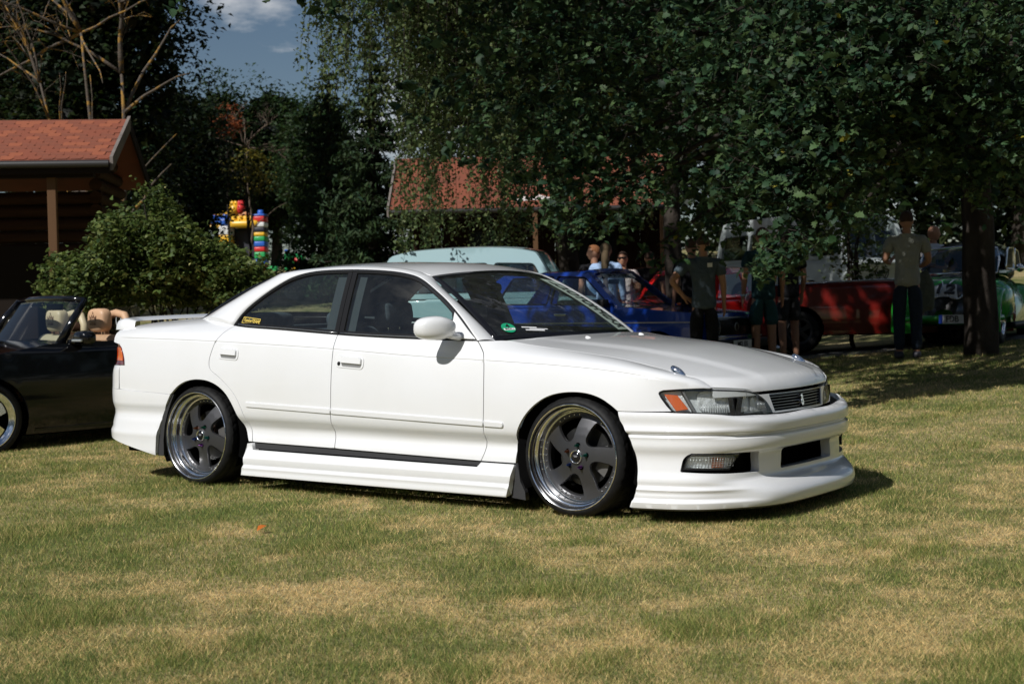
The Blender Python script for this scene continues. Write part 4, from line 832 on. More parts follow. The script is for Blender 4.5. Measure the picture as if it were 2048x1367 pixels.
def house(name,label,px_end,d,sign,length,ridge_h,eave_h,run,back,wall_back,rz=0.,tab=.19,course=.135,shingles=True):
    """long cabin seen along its eaves; local x along the picture, y away from it; the end at px_end"""
    p=ray_at(px_end,600,d); z=float(ground_z(p[0],p[1])); t=empty(name,(p[0],p[1],z),VROT+rz); tag(t,label,'house'); x0,x1=(0,length) if sign>0 else (-length,0)
    # roof planes
    sl=math.hypot(run,ridge_h-eave_h); ang=math.atan2(ridge_h-eave_h,run)
    rf=MB(); th=.07
    rf.add([(x0,0,eave_h),(x1,0,eave_h),(x1,run,ridge_h),(x0,run,ridge_h),(x0,0,eave_h-th),(x1,0,eave_h-th),(x1,run,ridge_h-th),(x0,run,ridge_h-th)],[(0,1,2,3),(7,6,5,4),(0,4,5,1),(1,5,6,2),(2,6,7,3),(3,7,4,0)])
    roof=rf.build('roof',SHING,t)
    rb=MB(); rb.add([(x0,run+.001,ridge_h),(x1,run+.001,ridge_h),(x1,run+back,eave_h-.1),(x0,run+back,eave_h-.1),(x0,run+.001,ridge_h-th),(x1,run+.001,ridge_h-th),(x1,run+back,eave_h-.1-th),(x0,run+back,eave_h-.1-th)],[(0,1,2,3),(7,6,5,4),(0,4,5,1),(1,5,6,2),(2,6,7,3),(3,7,4,0)]); rb.build('back_roof',SHING,t)
    if shingles:
        # six-sided tabs in courses, each tab its own piece
        hexp=[(-tab/2*.985,-course*.22),(-tab/2*.62,-course*.58),(tab/2*.62,-course*.58),(tab/2*.985,-course*.22),(tab/2*.985,course*.46),(-tab/2*.985,course*.46)]
        bm_=MB().prism([(a,b) for a,b in hexp],0,.007,'z'); proto=[]
        for mm in (SHING,SHING2,SHING3): proto.append(bm_.build('shingle',mm,roof))
        vis=min(length,3.2); n=0; rng=np.random.default_rng(3); first=[True]*3
        rows=int(sl/course)
        for r in range(rows):
            for c in range(int(vis/tab)+1):
                xx=(x1-(c+.5+(r%2)*.5)*tab) if sign<0 else (x0+(c+.5+(r%2)*.5)*tab)
                if not(x0+tab/2<=xx<=x1-tab*.45): continue
                s=(r+.62)*course; k=int(rng.choice([0,0,1,2])); 
                if first[k]: o=proto[k]; first[k]=False
                else: o=proto[k].copy(); COL.objects.link(o)
                o.parent=roof; o.location=(xx,s*math.cos(ang),eave_h+s*math.sin(ang)+.004); o.rotation_euler=(ang+.03,0,0); n+=1
    # gutter, fascia and verge boards
    MB().box((x0,-.055,eave_h-.20),(x1,-.002,eave_h-.045)).build('fascia',DARKWOOD,t)
    g=MB(); g.lathe([(.055,x0),(.055,x1)],10,'x',(0,-.085,eave_h-.07)); g.build('gutter',mat('gutter_dark',(.03,.028,.027),.4),t,True)
    for xe in ((x1,) if sign<0 else (x0,)):
        w=.045*(-sign); b=MB(); b.add([(xe-.0,-.03,eave_h-.16),(xe-.0,-.03,eave_h+.035),(xe-.0,run,ridge_h+.045),(xe,run,ridge_h-.15),(xe+w,-.03,eave_h-.16),(xe+w,-.03,eave_h+.035),(xe+w,run,ridge_h+.045),(xe+w,run,ridge_h-.15)],[(0,1,2,3),(7,6,5,4),(0,4,5,1),(1,5,6,2),(2,6,7,3),(3,7,4,0)]); b.build('verge_board',BOARD,t)
        b=MB(); b.add([(xe,run,ridge_h+.045),(xe,run+back,eave_h-.07),(xe,run+back,eave_h-.25),(xe,run,ridge_h-.15),(xe+w*.6,run,ridge_h+.045),(xe+w*.6,run+back,eave_h-.07),(xe+w*.6,run+back,eave_h-.25),(xe+w*.6,run,ridge_h-.15)],[(0,1,2,3),(7,6,5,4),(0,4,5,1),(1,5,6,2),(2,6,7,3),(3,7,4,0)]); b.build('verge_board',DARKWOOD,t)
    return t,x0,x1
t,x0,x1=house('log_house','brown log house with red shingle roof and porch behind the bush',228,20.5,-1,5.2,3.95,3.20,1.55,1.9,2.0,rz=R(5))
# porch: log wall behind, posts, rail, door
zl=.0; wy=1.25
k=0
for z in np.arange(.10,2.95,.19):
    b=MB(); b.lathe([(.001,-5.1),(.098,-5.1),(.098,-.38),(.001,-.38)],10,'x',(0,wy+.1,z)); o=b.build('log',LOG,t,True); autosmooth(o,50)
for z in np.arange(.10,3.55,.19):
    hw=1.9 if z<2.95 else max(.1,1.9*(3.8-z)/.85); b=MB(); y0=max(wy,1.6-hw); y1=min(3.3,1.6+hw); b.lathe([(.001,y0),(.095,y0),(.095,y1),(.001,y1)],10,'y',(-.45,0,z)); o=b.build('log',LOG,t,True); autosmooth(o,50)
for xp in (-.84,-2.35,-4.2): MB().box((xp-.06,.10,-.1),(xp+.06,.22,3.0),.008).build('porch_post',POSTW,t)
MB().box((-5.1,.06,2.96),(-.25,.24,3.12)).build('porch_beam',DARKWOOD,t)
MB().box((-1.95,wy-.03,0),(-1.05,wy+.02,2.05)).build('door',DARKWOOD,t)
MB().box((-5.1,.05,-.12),(-.3,wy,.06)).build('porch_floor',DARKWOOD,t)
MB().lathe([(.04,-.1),(.04,3.08)],8,'z',(-1.98,-.06,0)).build('downpipe',mat('gutter_dark',(.03,.028,.027),.4),t,True)
# hall behind the cars
t2,x0,x1=house('shingle_roofed_hall','long low hall with red shingle roof behind the parked cars',782,31,1,6.1,3.74,2.42,2.6,2.6,.9,shingles=False)
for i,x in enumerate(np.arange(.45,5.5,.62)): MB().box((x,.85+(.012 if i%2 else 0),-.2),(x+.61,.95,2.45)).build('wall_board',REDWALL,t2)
for x in (1.6,4.0):
    f=MB().box((x,.80,1.0),(x+.9,.85,2.0)).build('window',DARKWOOD,t2); MB().box((x+.06,.785,1.06),(x+.84,.798,1.94)).build('pane',mat('dark_pane',(.01,.012,.014),.08),f)
MB().box((3.05,-.1,0),(3.15,0.0,2.32)).build('porch_post',POSTW,t2); MB().box((5.75,-.1,0),(5.85,0,2.32)).build('porch_post',POSTW,t2)
# pale worn patch on the roof
ang=math.atan2(3.74-2.42,2.6)
pp=[(2.62,.42),(2.86,.30),(3.30,.34),(3.52,.44),(3.34,.52),(3.18,.66),(2.98,.50),(2.80,.56)]
obj('roof_patch',[(a,b*math.cos(ang),2.42+b*math.sin(ang)+.006) for a,b in pp],[tuple(range(8))],mat('pale_patch',(.62,.55,.52),.8),t2,False)
# ------------------------------------------------------------------ inflatable play castle
RED=mat('pvc_red',(.60,.03,.03),.35); YEL=mat('pvc_yellow',(.80,.45,.03),.35); BLU=mat('pvc_blue',(.03,.12,.50),.35); GRN=mat('pvc_green',(.03,.35,.10),.35); WHT=mat('pvc_white',(.75,.75,.73),.35); DRK=mat('pvc_dark',(.02,.02,.03),.5); PCH=mat('pvc_peach',(.80,.36,.16),.35)
def castle():
    d=58.; b=stand(480,d); t=empty('inflatable_castle',b,VROT-.12); tag(t,'bouncy castle of coloured blocks with yellow stud beam behind the bush','bouncy castle'); s=d/FPX; top=lambda py:float(ray_at(480,py,d)[2]-b[2]); X=lambda px:(px-480)*s
    def blk(name,x0,x1,z0,z1,y0,y1,m,st=0,r=.10):
        o=MB().box((x0,y0,z0),(x1,y1,z1),min(r,.45*(z1-z0),.45*(x1-x0))).build(name,m,t,True)
        for k in range(st):
            xc=x0+(x1-x0)*(k+.5)/st; MB().lathe([(.001,z1+.17),(.10,z1+.17),(.125,z1+.10),(.125,z1-.05)],12,'z',(xc,(y0+y1)/2,0)).build('stud',m,t,True)
    # right tower of coloured rows
    zs=[top(p) for p in (566,545,531,519,505,495,484,474,466,456,446,434)]; ms=[BLU,RED,BLU,GRN,RED,BLU,GRN,YEL,DRK,WHT,RED]
    for i,m in enumerate(ms):
        blk('tower_block',X(516),X(538),zs[i],zs[i+1],-.3,.3,m,0,.05)
    blk('tower_top',X(515),X(539),top(434),top(430),-.3,.3,BLU,1)
    zs=[top(p) for p in (566,520,490,470,452)]; 
    for i,m in enumerate([BLU,GRN,YEL,WHT]): blk('tower_block',X(444),X(468),zs[i],zs[i+1],-.3,.3,m,0,.05)
    blk('tower_top',X(442),X(468),top(451),top(436),-.3,.3,BLU,1)
    blk('stud_beam',X(467),X(526),top(456),top(441),-.35,.35,YEL,5,.14)
    blk('side_beam',X(420),X(443),top(447),top(437),.0,.6,BLU,2); blk('side_beam',X(398),X(422),top(447),top(440),.3,.9,RED,1); blk('side_beam',X(418),X(444),top(455),top(448),.0,.6,YEL,0); blk('wall_panel',X(464),X(518),top(560),top(456),.28,.32,DRK)
    # curved dragon neck across the top
    for (a,c,e,f,r,m,n) in ((395,426,404,424,.20,RED,1),(405,434,428,428,.17,PCH,0),(426,431,456,426,.13,YEL,0),(452,428,470,419,.17,YEL,1),(458,420,474,418,.24,YEL,2),(474,418,484,420,.24,RED,2),(476,430,496,428,.13,PCH,0)):
        MB().tube([(X(a),.5,top(c)),((X(a)+X(e))/2,.5,(top(c)+top(f))/2+.04),(X(e),.5,top(f))],[r*.8,r,r*.8],12).build('arch_tube',m,t,True)
        for k in range(n): MB().lathe([(.001,.14),(.08,.14),(.10,.08),(.10,-.05)],10,'z',(X(a+(e-a)*(k+.5)/n),.5,max(top(c),top(f))+r*.9)).build('stud',m,t,True)
castle()
def slide():
    d=56.; b=stand(600,d); t=empty('inflatable_slide',b,VROT); tag(t,'green bouncy slide with coloured pieces far behind the car','bouncy slide'); s=d/FPX; X=lambda px:(px-600)*s; top=lambda py:float(ray_at(600,py,d)[2]-b[2]); z0=top(537)
    MB().box((X(573),-.3,z0-.5),(X(582),.3,top(503)),.1).build('slide_tower',GRN,t,True); MB().box((X(574),-.4,top(503)+.002),(X(581),.4,top(499)),.05).build('tower_cap',BLU,t,True)
    MB().tube([(X(582),0,top(516)),(X(594),0,top(517)),(X(604),0,top(524)),(X(612),0,top(532))],[.18,.24,.24,.15],12).build('slide_ramp',GRN,t,True)
    MB().tube([(X(590),-.2,top(518)),(X(603),-.2,top(522)),(X(610),-.2,top(527))],[.08,.10,.06],8).build('slide_rail',RED,t,True)
    for a,c,m in ((538,557,GRN),(573,582,GRN),(584,596,YEL),(598,608,BLU),(608,622,GRN),(626,632,PCH),(634,648,GRN)): MB().box((X(a),-.3,z0-.6),(X(c),.3,top(531 if m is GRN else 534)),.08).build('soft_block',m,t,True)
slide()
# ------------------------------------------------------------------ other vehicles
def small_wheel(name,r,w,rimr,parent,loc,rot=0.,rim=SILVER,spokes=5,dish=.03,flip=False):
    """wheel with outer face towards -y"""
    t=empty('wheel',loc,math.pi if flip else 0.,parent)
    MB().lathe([(rimr*.96,.02),(rimr,.004),(rimr+.01,-.004),(r-.02,0),(r-.004,.018),(r,.04),(r,w-.03),(r-.02,w),(rimr,w)],48,'y').build('tyre',TYRE,t,True)
    MB().lathe([(rimr,.01),(rimr,0),(rimr-.012,-.003),(rimr-.02,.012),(rimr*.84,dish*.8),(rimr*.80,dish)],48,'y').build('rim',rim,t,True)
    MB().lathe([(.001,dish+.05),(rimr*.84,dish+.05)],32,'y').build('wheel_back',DARKIN,t)
    for k in range(spokes):
        a=rot+2*math.pi*k/spokes; c,s=math.cos(a),math.sin(a); wd=rimr*.20; b=MB(); q=[(-wd*.7,.02),(wd*.7,.02),(wd,rimr*.83),(-wd,rimr*.83)]; v=[(u*-s+vv*c,dish+(.0 if j<2 else .015)+dd,u*c+vv*s) for dd in (0,.02) for j,(u,vv) in enumerate(q)]
        b.add(v,[(0,1,2,3),(7,6,5,4),(0,4,5,1),(1,5,6,2),(2,6,7,3),(3,7,4,0)]); b.build('spoke',rim,t)
    MB().lathe([(.001,dish-.012),(rimr*.16,dish-.01),(rimr*.2,dish)],20,'y').build('hub_cap',rim,t,True); return t
def simple_car(name,label,loc,rz,top,hw,belt,arches,paint,glassm,roofpath,hwr,windows,zb=.22,cat='car',wheel_r=.29,wheel_w=.19,rimr=.19,rimm=None,crown_=.02,group=None,inner=True,track=None,bow=.04,rnd=.05,roofm=None):
    """body from a side outline: top = points from the front foot over the bonnet to the rear foot"""
    t=empty(name,loc,rz); tag(t,label,cat,group); T_=smoothpoly(top,4); tx=np.array([p[0] for p in T_]); tz=np.array([p[1] for p in T_]); xf,xr=max(tx),min(tx)
    o_=np.argsort(tx); 
    def ztop(x): return np.interp(x,tx[o_],np.maximum.accumulate(tz[o_]*0+tz[o_]))
    def half(x): return hw-.10*np.clip((x-(xf-.75))/.75,0,1)**2-.07*np.clip(((xr+.7)-x)/.7,0,1)**2
    def smap(x,z):
        e=np.clip((ztop(x)-z)/rnd,0,1); y=half(x)-rnd*.8*(1-np.sqrt(np.clip(1-(1-e)**2,0,1)))-.05*np.clip((.5-z)/.4,0,1)**2-.03*np.clip((z-.62)/.4,0,1); return np.stack([x,-y,z],-1)
    out=list(T_)
    # underside with arches from rear to front
    pts=[(T_[-1][0],zb)]; 
    for ax,az,ar in sorted(arches): 
        a0=math.asin(np.clip((zb-az)/ar,-1,1)); pts+=[(ax+ar*math.cos(a),az+ar*math.sin(a)) for a in np.linspace(math.pi-a0,a0,18)]
    pts+=[(T_[0][0],zb)]
    sd=panel('body_side',out+pts,smap,paint,t,h=.09,gap=0,flange=.03)
    s2=sd.copy(); COL.objects.link(s2); s2.scale=(1,-1,1); s2.parent=t
    n=15; rows=[]
    for x,z in T_:
        ye=float(-smap(np.array([x]),np.array([z]))[0,1])+.001; rows.append([(x+bow*(1-v*v)*np.sign(x-(xf+xr)/2)*sstep(abs(x-(xf+xr)/2),(xf-xr)*.40,(xf-xr)*.5),v*ye,z+crown_*(1-v*v)*sstep(z,.45,.7)) for v in np.linspace(-1,1,n)])
    sk=grid('body_skin',np.array(rows),paint,t)
    MB().box((xr+.15,-hw+.12,zb-.02),(xf-.15,hw-.12,zb+.12)).build('underbody',DARKIN,t)
    tr=track or hw-.01
    for ax,az,ar in arches:
        lb=MB().lathe([(ar-.01,-hw+.06),(ar-.01,-hw+.30),(.05,-hw+.30)],32,'y',(ax,0,az)); l=lb.build('wheel_arch_liner',DARKIN,t,True); l2=l.copy(); COL.objects.link(l2); l2.scale=(1,-1,1); l2.parent=t
        small_wheel('wheel',wheel_r,wheel_w,rimr,t,(ax,-tr,wheel_r),.3,rimm or SILVER); small_wheel('wheel',wheel_r,wheel_w,rimr,t,(ax,tr,wheel_r),.5,rimm or SILVER,flip=True)
    if roofpath:
        Rp=smoothpoly(roofpath,4); zb0=min(p[1] for p in roofpath); zt0=max(p[1] for p in roofpath)
        gm=lambda x,z:np.stack([x,-(hw-.03-(hw-.03-hwr)*np.clip((z-zb0)/(zt0-zb0),0,1)),z],-1)
        fr=panel('cabin_side',Rp+[],gm,paint,t,h=.1,holes=windows,gap=0,flange=.03); f2=fr.copy(); COL.objects.link(f2); f2.scale=(1,-1,1); f2.parent=t
        for w in windows:
            g=panel('side_window',w,offmap(gm,-.012),glassm,t,h=.15,gap=-.004,flange=.002); g2=g.copy(); COL.objects.link(g2); g2.scale=(1,-1,1); g2.parent=t
            tube=MB().tube([tuple(p) for p in offmap(gm,.003)(np.array([q[0] for q in list(w)+[w[0]]]),np.array([q[1] for q in list(w)+[w[0]]]))],.008,5); tube.build('window_seal',BLK,t,True)
        rows=[]; 
        for x,z in Rp:
            ye=float(-gm(np.array([x]),np.array([z]))[0,1]); rows.append([(x+.04*(1-v*v)*np.sign(x-(Rp[0][0]+Rp[-1][0])/2),v*ye,z+.035*(1-v*v)*sstep(z,zb0,zt0)) for v in np.linspace(-1,1,n)])
        rows=np.array(rows); zz=np.array([p[1] for p in Rp]); hi=np.where(zz>zt0-.06)[0]; i0,i1=hi[0],hi[-1]
        grid('roof',rows[i0:i1+1],roofm or paint,t)
        def scr(nm,r):
            if len(r)<2: return
            grid(nm,r[:,1:-1],glassm,t); 
            for sl in (slice(0,2),slice(-2,None)): grid('screen_pillar',r[:,sl],paint,t)
        scr('windscreen',rows[:i0+1]); scr('rear_window',rows[i1:])
    return t
def plate(parent,txt,o,x,y,w=.52,h=.11,extra=None):
    F=frame(o,x,y); b=MB().box((-w/2,-h/2,-.006),(w/2,h/2,0)).build('number_plate',mat('plate_white',(.72,.72,.70),.45),parent); b.data.transform(F); text_obj('plate_text',txt,h*.95,BLACKPR,b,F@Matrix.Translation((0,0,.002)),bold=True,sx=.85); return b,F
# blue boxy hatchback
BLUE=mat('blue_paint',(.006,.045,.34),.22,metal=.25,coat=1.); CGLASS=glass_mat('clear_glass',(.80,.84,.84))
lx,ly=ray_at(1458,684,18.3)[:2]; gz=float(ground_z(lx-.9,ly-.5))
def blue_car():
    t=simple_car('blue_hatchback','bright blue boxy hatchback with white screen banner behind the white car',(float(lx-1.84),float(ly+.05),gz),R(1),[(1.83,.24),(1.86,.40),(1.85,.60),(1.83,.76),(1.76,.80),(1.2,.855),(.62,.90),(-.9,.93),(-1.72,.90),(-1.86,.80),(-1.88,.5),(-1.85,.26)],.80,.9,[(1.20,.27,.33),(-1.20,.27,.33)],BLUE,CGLASS,[(.66,.895),(.12,1.33),(-.05,1.365),(-1.05,1.345),(-1.30,1.30),(-1.76,.92)],.60,[roundpoly([(.50,.93),(.06,1.29),(-.36,1.31),(-.40,.945)],.03,3),roundpoly([(-.46,.945),(-.42,1.31),(-1.08,1.295),(-1.28,.955)],.03,3)],zb=.20,wheel_r=.285)
    # black grille with two round lamps, bumper, strip, banner
    MB().box((1.845,-.70,.52),(1.905,.70,.73),.01).build('grille',GLOSSBLK,t)
    for y in (-.56,.56):
        h=MB().lathe([(.092,0),(.085,.018),(.001,.028)],24,'x',(1.905,y,.625)).build('headlamp',mat('headlamp_glass',(.55,.58,.60),.1,.6),t,True); MB().lathe([(.092,0),(.102,.004),(.102,.02),(.094,.02)],24,'x',(1.900,y,.625)).build('lamp_ring',SILVER,h,True)
    for z in (.50,.745): MB().box((1.90,-.71,z-.006),(1.912,.71,z+.006)).build('grille_trim',SILVER,t)
    MB().lathe([(.050,0),(.055,.006),(.045,.006)],20,'x',(1.906,0,.625)).build('badge',SILVER,t,True)
    MB().box((1.86,-.80,.36),(1.98,.80,.47),.02).build('front_bumper',BLK,t,True)
    plate(t,'MKI 101',(1.99,.0,.405),(0,1,0),(0,0,1),.50,.105)
    for s in (-1,1): MB().box((-1.75,s*.796,.695),(1.76,s*.806,.706)).build('side_strip',SILVER,t)
    F=frame((.17,.0,1.283),(0,1,0),(-.54,0,.44)); b=MB().box((-.40,-.045,.026),(.40,.045,.030)).build('screen_banner',WHITE,t); b.data.transform(F); text_obj('banner_text','MOKSHAPE',.10,BLACKPR,b,F@Matrix.Translation((0,0,.032)),bold=True,sx=1.05)
    for y in (-.35,.35): 
        MB().box((-.35,y-.22,.35),(.05,y+.22,.52),.05).build('seat_base',TRIMIN,t,True); MB().box((-.45,y-.21,.5),(-.28,y+.21,1.0),.06).build('seat_back',TRIMIN,t,True)
    MB().box((.25,-.68,.60),(.60,.68,.86),.04).build('dashboard',DARKIN,t,True); MB().box((.10,-.12,1.20),(.13,.12,1.26),.01).build('rear_view_mirror',BLK,t,True)
    MB().tube([(.62,-.1,.90),(.50,-.35,.99)],.007,5).build('wiper',BLK,t); MB().tube([(.62,.35,.90),(.50,.05,1.0)],.007,5).build('wiper',BLK,t)
    m=MB().box((.42,-.93,.90),(.52,-.78,1.0),.02).build('door_mirror',BLK,t,True)
    for s in (-1,1): MB().box((-.30,s*.806,.80),(-.12,s*.825,.825),.006).build('door_handle',CHROME,t)
blue_car()
# black open convertible on the left, facing left
BLACKP=mat('black_paint',(.004,.004,.005),.10,coat=.4,spec=.35); TAN=mat('tan_leather',(.60,.37,.22),.5,noise=(20,(.54,.33,.195),.4,.7)); CREAM=mat('cream_leather',(.55,.47,.30),.5)
def convertible():
    p=ray_at(-30,700,11.8); g=float(ground_z(p[0]-.5,p[1])); t=empty('black_convertible',(0,0,0)); bpy.data.objects.remove(t)
    rz=VROT+math.pi+R(44); fwd=np.array([math.cos(rz),math.sin(rz)]); lat=np.array([-math.sin(rz),math.cos(rz)])   # car +x points left in the picture; its left side (+y) faces us
    o=np.array([p[0],p[1]])-fwd*1.36-lat*.86
    t=simple_car('black_convertible','open black convertible with tan leather seats left of the white car',(float(o[0]),float(o[1]),g-.02),rz,[(2.10,.22),(2.22,.40),(2.20,.60),(2.02,.70),(1.5,.80),(.85,.90),(.55,.915),(-1.0,.93),(-1.9,.92),(-2.15,.82),(-2.20,.5),(-2.12,.26)],.86,.9,[(1.36,.30,.365),(-1.32,.30,.365)],BLACKP,CGLASS,None,.6,[],zb=.17,wheel_r=.315,wheel_w=.22,rimr=.250,rimm=POLISH,rnd=.09)
    # cut the cabin open: replace the skin between the screens
    sk=[c for c in t.children if c.name.startswith('body_skin')][0]; bm=bmesh.new(); bm.from_mesh(sk.data); bmesh.ops.delete(bm,geom=[f for f in bm.faces if -.95<f.calc_center_median().x<.62 and abs(f.calc_center_median().y)<.70],context='FACES'); bm.to_mesh(sk.data); bm.free()
    MB().box((-1.3,-.74,.28),(.7,.74,.34)).build('cabin_floor',DARKIN,t)
    MB().box((.35,-.72,.55),(.72,.72,.90),.05).build('dashboard',DARKIN,t,True)
    for s in (-1,1): MB().box((-1.2,s*.70,.4),(.6,s*.76,.915)).build('door_card',TAN,t)
    # windscreen frame
    A=[(.63,-.70,.905),(.47,-.67,1.13),(.35,-.63,1.275)]; 
    fr=MB(); fr.tube(A,[.040,.034,.030],8); fr.build('screen_pillar',BLACKP,t,True); MB().tube([(x,-y,z) for x,y,z in A],[.040,.034,.030],8).build('screen_pillar',BLACKP,t,True)
    MB().tube([(.35,-.63,1.275),(.39,-.3,1.292),(.40,0,1.297),(.39,.3,1.292),(.35,.63,1.275)],.028,8).build('screen_header',BLACKP,t,True)
    ws=np.array([[(.63+.05*(1-v*v)-.28*u,v*(.69-.07*u),.905+.375*u+.02*(1-v*v)) for v in np.linspace(-1,1,9)] for u in np.linspace(0,1,7)]); grid('windscreen',ws,CGLASS,t)
    MB().box((.30,-.14,1.19),(.33,.14,1.25),.01).build('rear_view_mirror',BLK,t,True)
    for y,mm in ((.37,TAN),(-.44,CREAM)):
        s=empty('front_seat',(.13,y,.0),0,t)
        b=MB().prism(roundpoly([(.06,.35),(.52,.38),(.54,.50),(.10,.50)],.04,3),-.25,.25,'y').build('seat_base',mm,s,'auto'); b=MB().prism(roundpoly([(.10,.45),(.02,.93),(-.04,.975),(-.12,.95),(-.08,.45)],.04,3),-.24,.24,'y').build('seat_back',mm,s,'auto')
        hr=grid('headrest',superell((-.055,0,1.095),(.065,.145,.105),.55),mm,s,closed_u=True)
        for dy in (-.06,.06): MB().tube([(-.05,dy,.95),(-.05,dy,1.02)],.007,6).build('headrest_post',BLK,s)
        # crown stitched on the headrest
        F=frame((.012,0,1.105),(0,1,0),(0,0,1)); c=MB(); dk=mat('stitch_dark',(.09,.03,.015),.7)
        c.add([(x,y_,0.001) for x,y_ in [(-.05,-.02),(-.062,.035),(-.03,.008),(-.018,.045),(0,.01),(.018,.045),(.03,.008),(.062,.035),(.05,-.02)]]+[(x,y_,0.001) for x,y_ in [(-.043,-.012),(-.05,.018),(-.028,-.004),(-.017,.028),(0,-.002),(.017,.028),(.028,-.004),(.05,.018),(.043,-.012)]],[(i,i+1,i+10,i+9) for i in range(8)])
        c.box((-.050,-.030,.0),(.050,-.024,.002)); c.box((-.004,.045,0),(.004,.065,.002)); cc=c.build('crown_emblem',dk,hr,fix=False); cc.data.transform(F); cc['kind']='stuff'; text_obj('headrest_text','LITTLE KING',.020,dk,hr,F@Matrix.Translation((0,-.045,.001)))
        # padded roll hoop behind the seat
        MB().tube([(-.22,-.21,.88),(-.22,-.21,1.05),(-.22,-.15,1.135),(-.22,0,1.155),(-.22,.15,1.135),(-.22,.21,1.05),(-.22,.21,.88)],.036,10).build('roll_hoop',mm,s,True)
    MB().box((-.86,-.66,.55),(-.52,.66,.93),.05).build('rear_seat',TAN,t,True); MB().box((-1.45,-.70,.90),(-.84,.70,.955),.03).build('hood_cover',TAN,t,True)
    # wind deflector ring with three-pointed emblem
    e=empty('wind_deflector',(-.34,0,1.08),0,t); MB().lathe([(.088,-.004),(.096,0),(.088,.004),(.082,0)],32,'x',(0,0,0),close=True).build('emblem_ring',mat('pale_grey',(.55,.56,.55),.4),e,True)
    for k in range(3):
        a=math.pi/2+k*2*math.pi/3; c,s=math.cos(a),math.sin(a); MB().add([(0.001,-.012*s,.012*c),(0.001,.012*s,-.012*c),(0.001,.082*c,.082*s),(-.005,-.012*s,.012*c),(-.005,.012*s,-.012*c),(-.005,.082*c,.082*s)],[(0,1,2),(5,4,3),(0,3,4,1),(1,4,5,2),(2,5,3,0)]).build('emblem_arm',mat('pale_grey',(.55,.56,.55),.4),e)
    MB().box((-.006,-.34,-.17),(-.003,.34,.13)).build('deflector_mesh',glass_mat('mesh_film',(.55,.56,.55),.3),e)
    # door mirrors, handles, sill line, shut line
    for s in (-1,1):
        m=grid('door_mirror',superell((.52,s*.93,.955),(.075,.115,.062),.7),BLACKP,t,closed_u=True); MB().tube([(.58,s*.78,.915),(.56,s*.85,.935)],[.03,.025],8).build('mirror_arm',BLACKP,m,True); MB().box((.585,s*.86,.925),(.605,s*1.02,.945),.005).build('mirror_lamp',mat('headlamp_glass',(.55,.58,.60),.1,.6),m)
        MB().box((-.55,s*.845,.74),(-.35,s*.862,.765),.006).build('door_handle',BLACKP,t,True)
    MB().box((-.95,.800,.18),(.95,.835,.24),.01).build('side_skirt',BLACKP,t,True)
    F=frame((.42,-.30,1.250),(0,-1,0),(-.1,0,.28)); b=MB().box((-.16,-.012,.02),(.16,.012,.022)).build('screen_sticker',DARKIN,t); b.data.transform(F); text_obj('sticker_text','the big BLACK',.035,WHITE,b,F@Matrix.Translation((0,0,.024)))
convertible()
# teal camper van
TEAL=mat('teal_paint',(.32,.47,.50),.35,coat=.6); TEALD=mat('teal_lower',(.55,.60,.58),.4,coat=.5)
def van(name,label,px,d,rz,paint,lower,length=4.3,h=1.93,hw=.84):
    x,y,z=stand(px,d); L2=length/2
    t=simple_car(name,label,(x,y,z),rz,[(L2-.05,.25),(L2,.45),(L2-.01,.75),(L2-.05,1.05),(-L2+.05,1.08),(-L2,.6),(-L2+.03,.27)],hw,1.,[(L2-.95,.32,.37),(-L2+.95,.32,.37)],lower,CGLASS,[(L2-.04,1.06),(L2-.20,1.52),(L2-.38,h-.10),(L2-.8,h-.01),(0,h+.02),(-L2+.4,h-.02),(-L2+.12,h-.14),(-L2+.03,1.08)],hw-.16,[roundpoly([(L2-.28,1.14),(L2-.50,h-.33),(L2-.98,h-.31),(L2-.98,1.14)],.05,3),roundpoly([(L2-1.08,1.14),(L2-1.08,h-.31),(L2-2.0,h-.30),(L2-2.0,1.14)],.05,3),roundpoly([(L2-2.1,1.14),(L2-2.1,h-.30),(L2-3.0,h-.30),(L2-3.0,1.14)],.05,3),roundpoly([(L2-3.1,1.14),(L2-3.1,h-.30),(L2-3.95,h-.33),(L2-3.98,1.14)],.05,3)],zb=.26,wheel_r=.32,wheel_w=.16,rimr=.19,cat='van',rnd=.10,roofm=paint,bow=.10)
    MB().box((L2-.02,-hw+.02,.34),(L2+.14,hw-.02,.46),.03).build('front_bumper',mat('bumper_white',(.6,.6,.58),.4),t,True)
    e=MB().lathe([(.15,0),(.165,.012),(.15,.02),(.14,.008)],28,'x',(L2+.09,0,.80)).build('front_emblem',GLOSSBLK,t,True)
    for pts in (((-.10,.10),(-.055,-.02),(0,.06),(.055,-.02),(.10,.10)),((-.12,.02),(-.06,-.12),(0,-.01),(.06,-.12),(.12,.02))):
        MB().tube([(L2+.10,a,.80+b) for a,b in pts],.012,6).build('emblem_stroke',GLOSSBLK,e,True)
    for s in (-1,1): MB().lathe([(.10,0),(.09,.03),(.001,.05)],20,'x',(L2+.03,s*.56,.78)).build('headlamp',mat('headlamp_glass',(.55,.58,.60),.1,.6),t,True)
    return t
x,y,z=stand(968,22.)
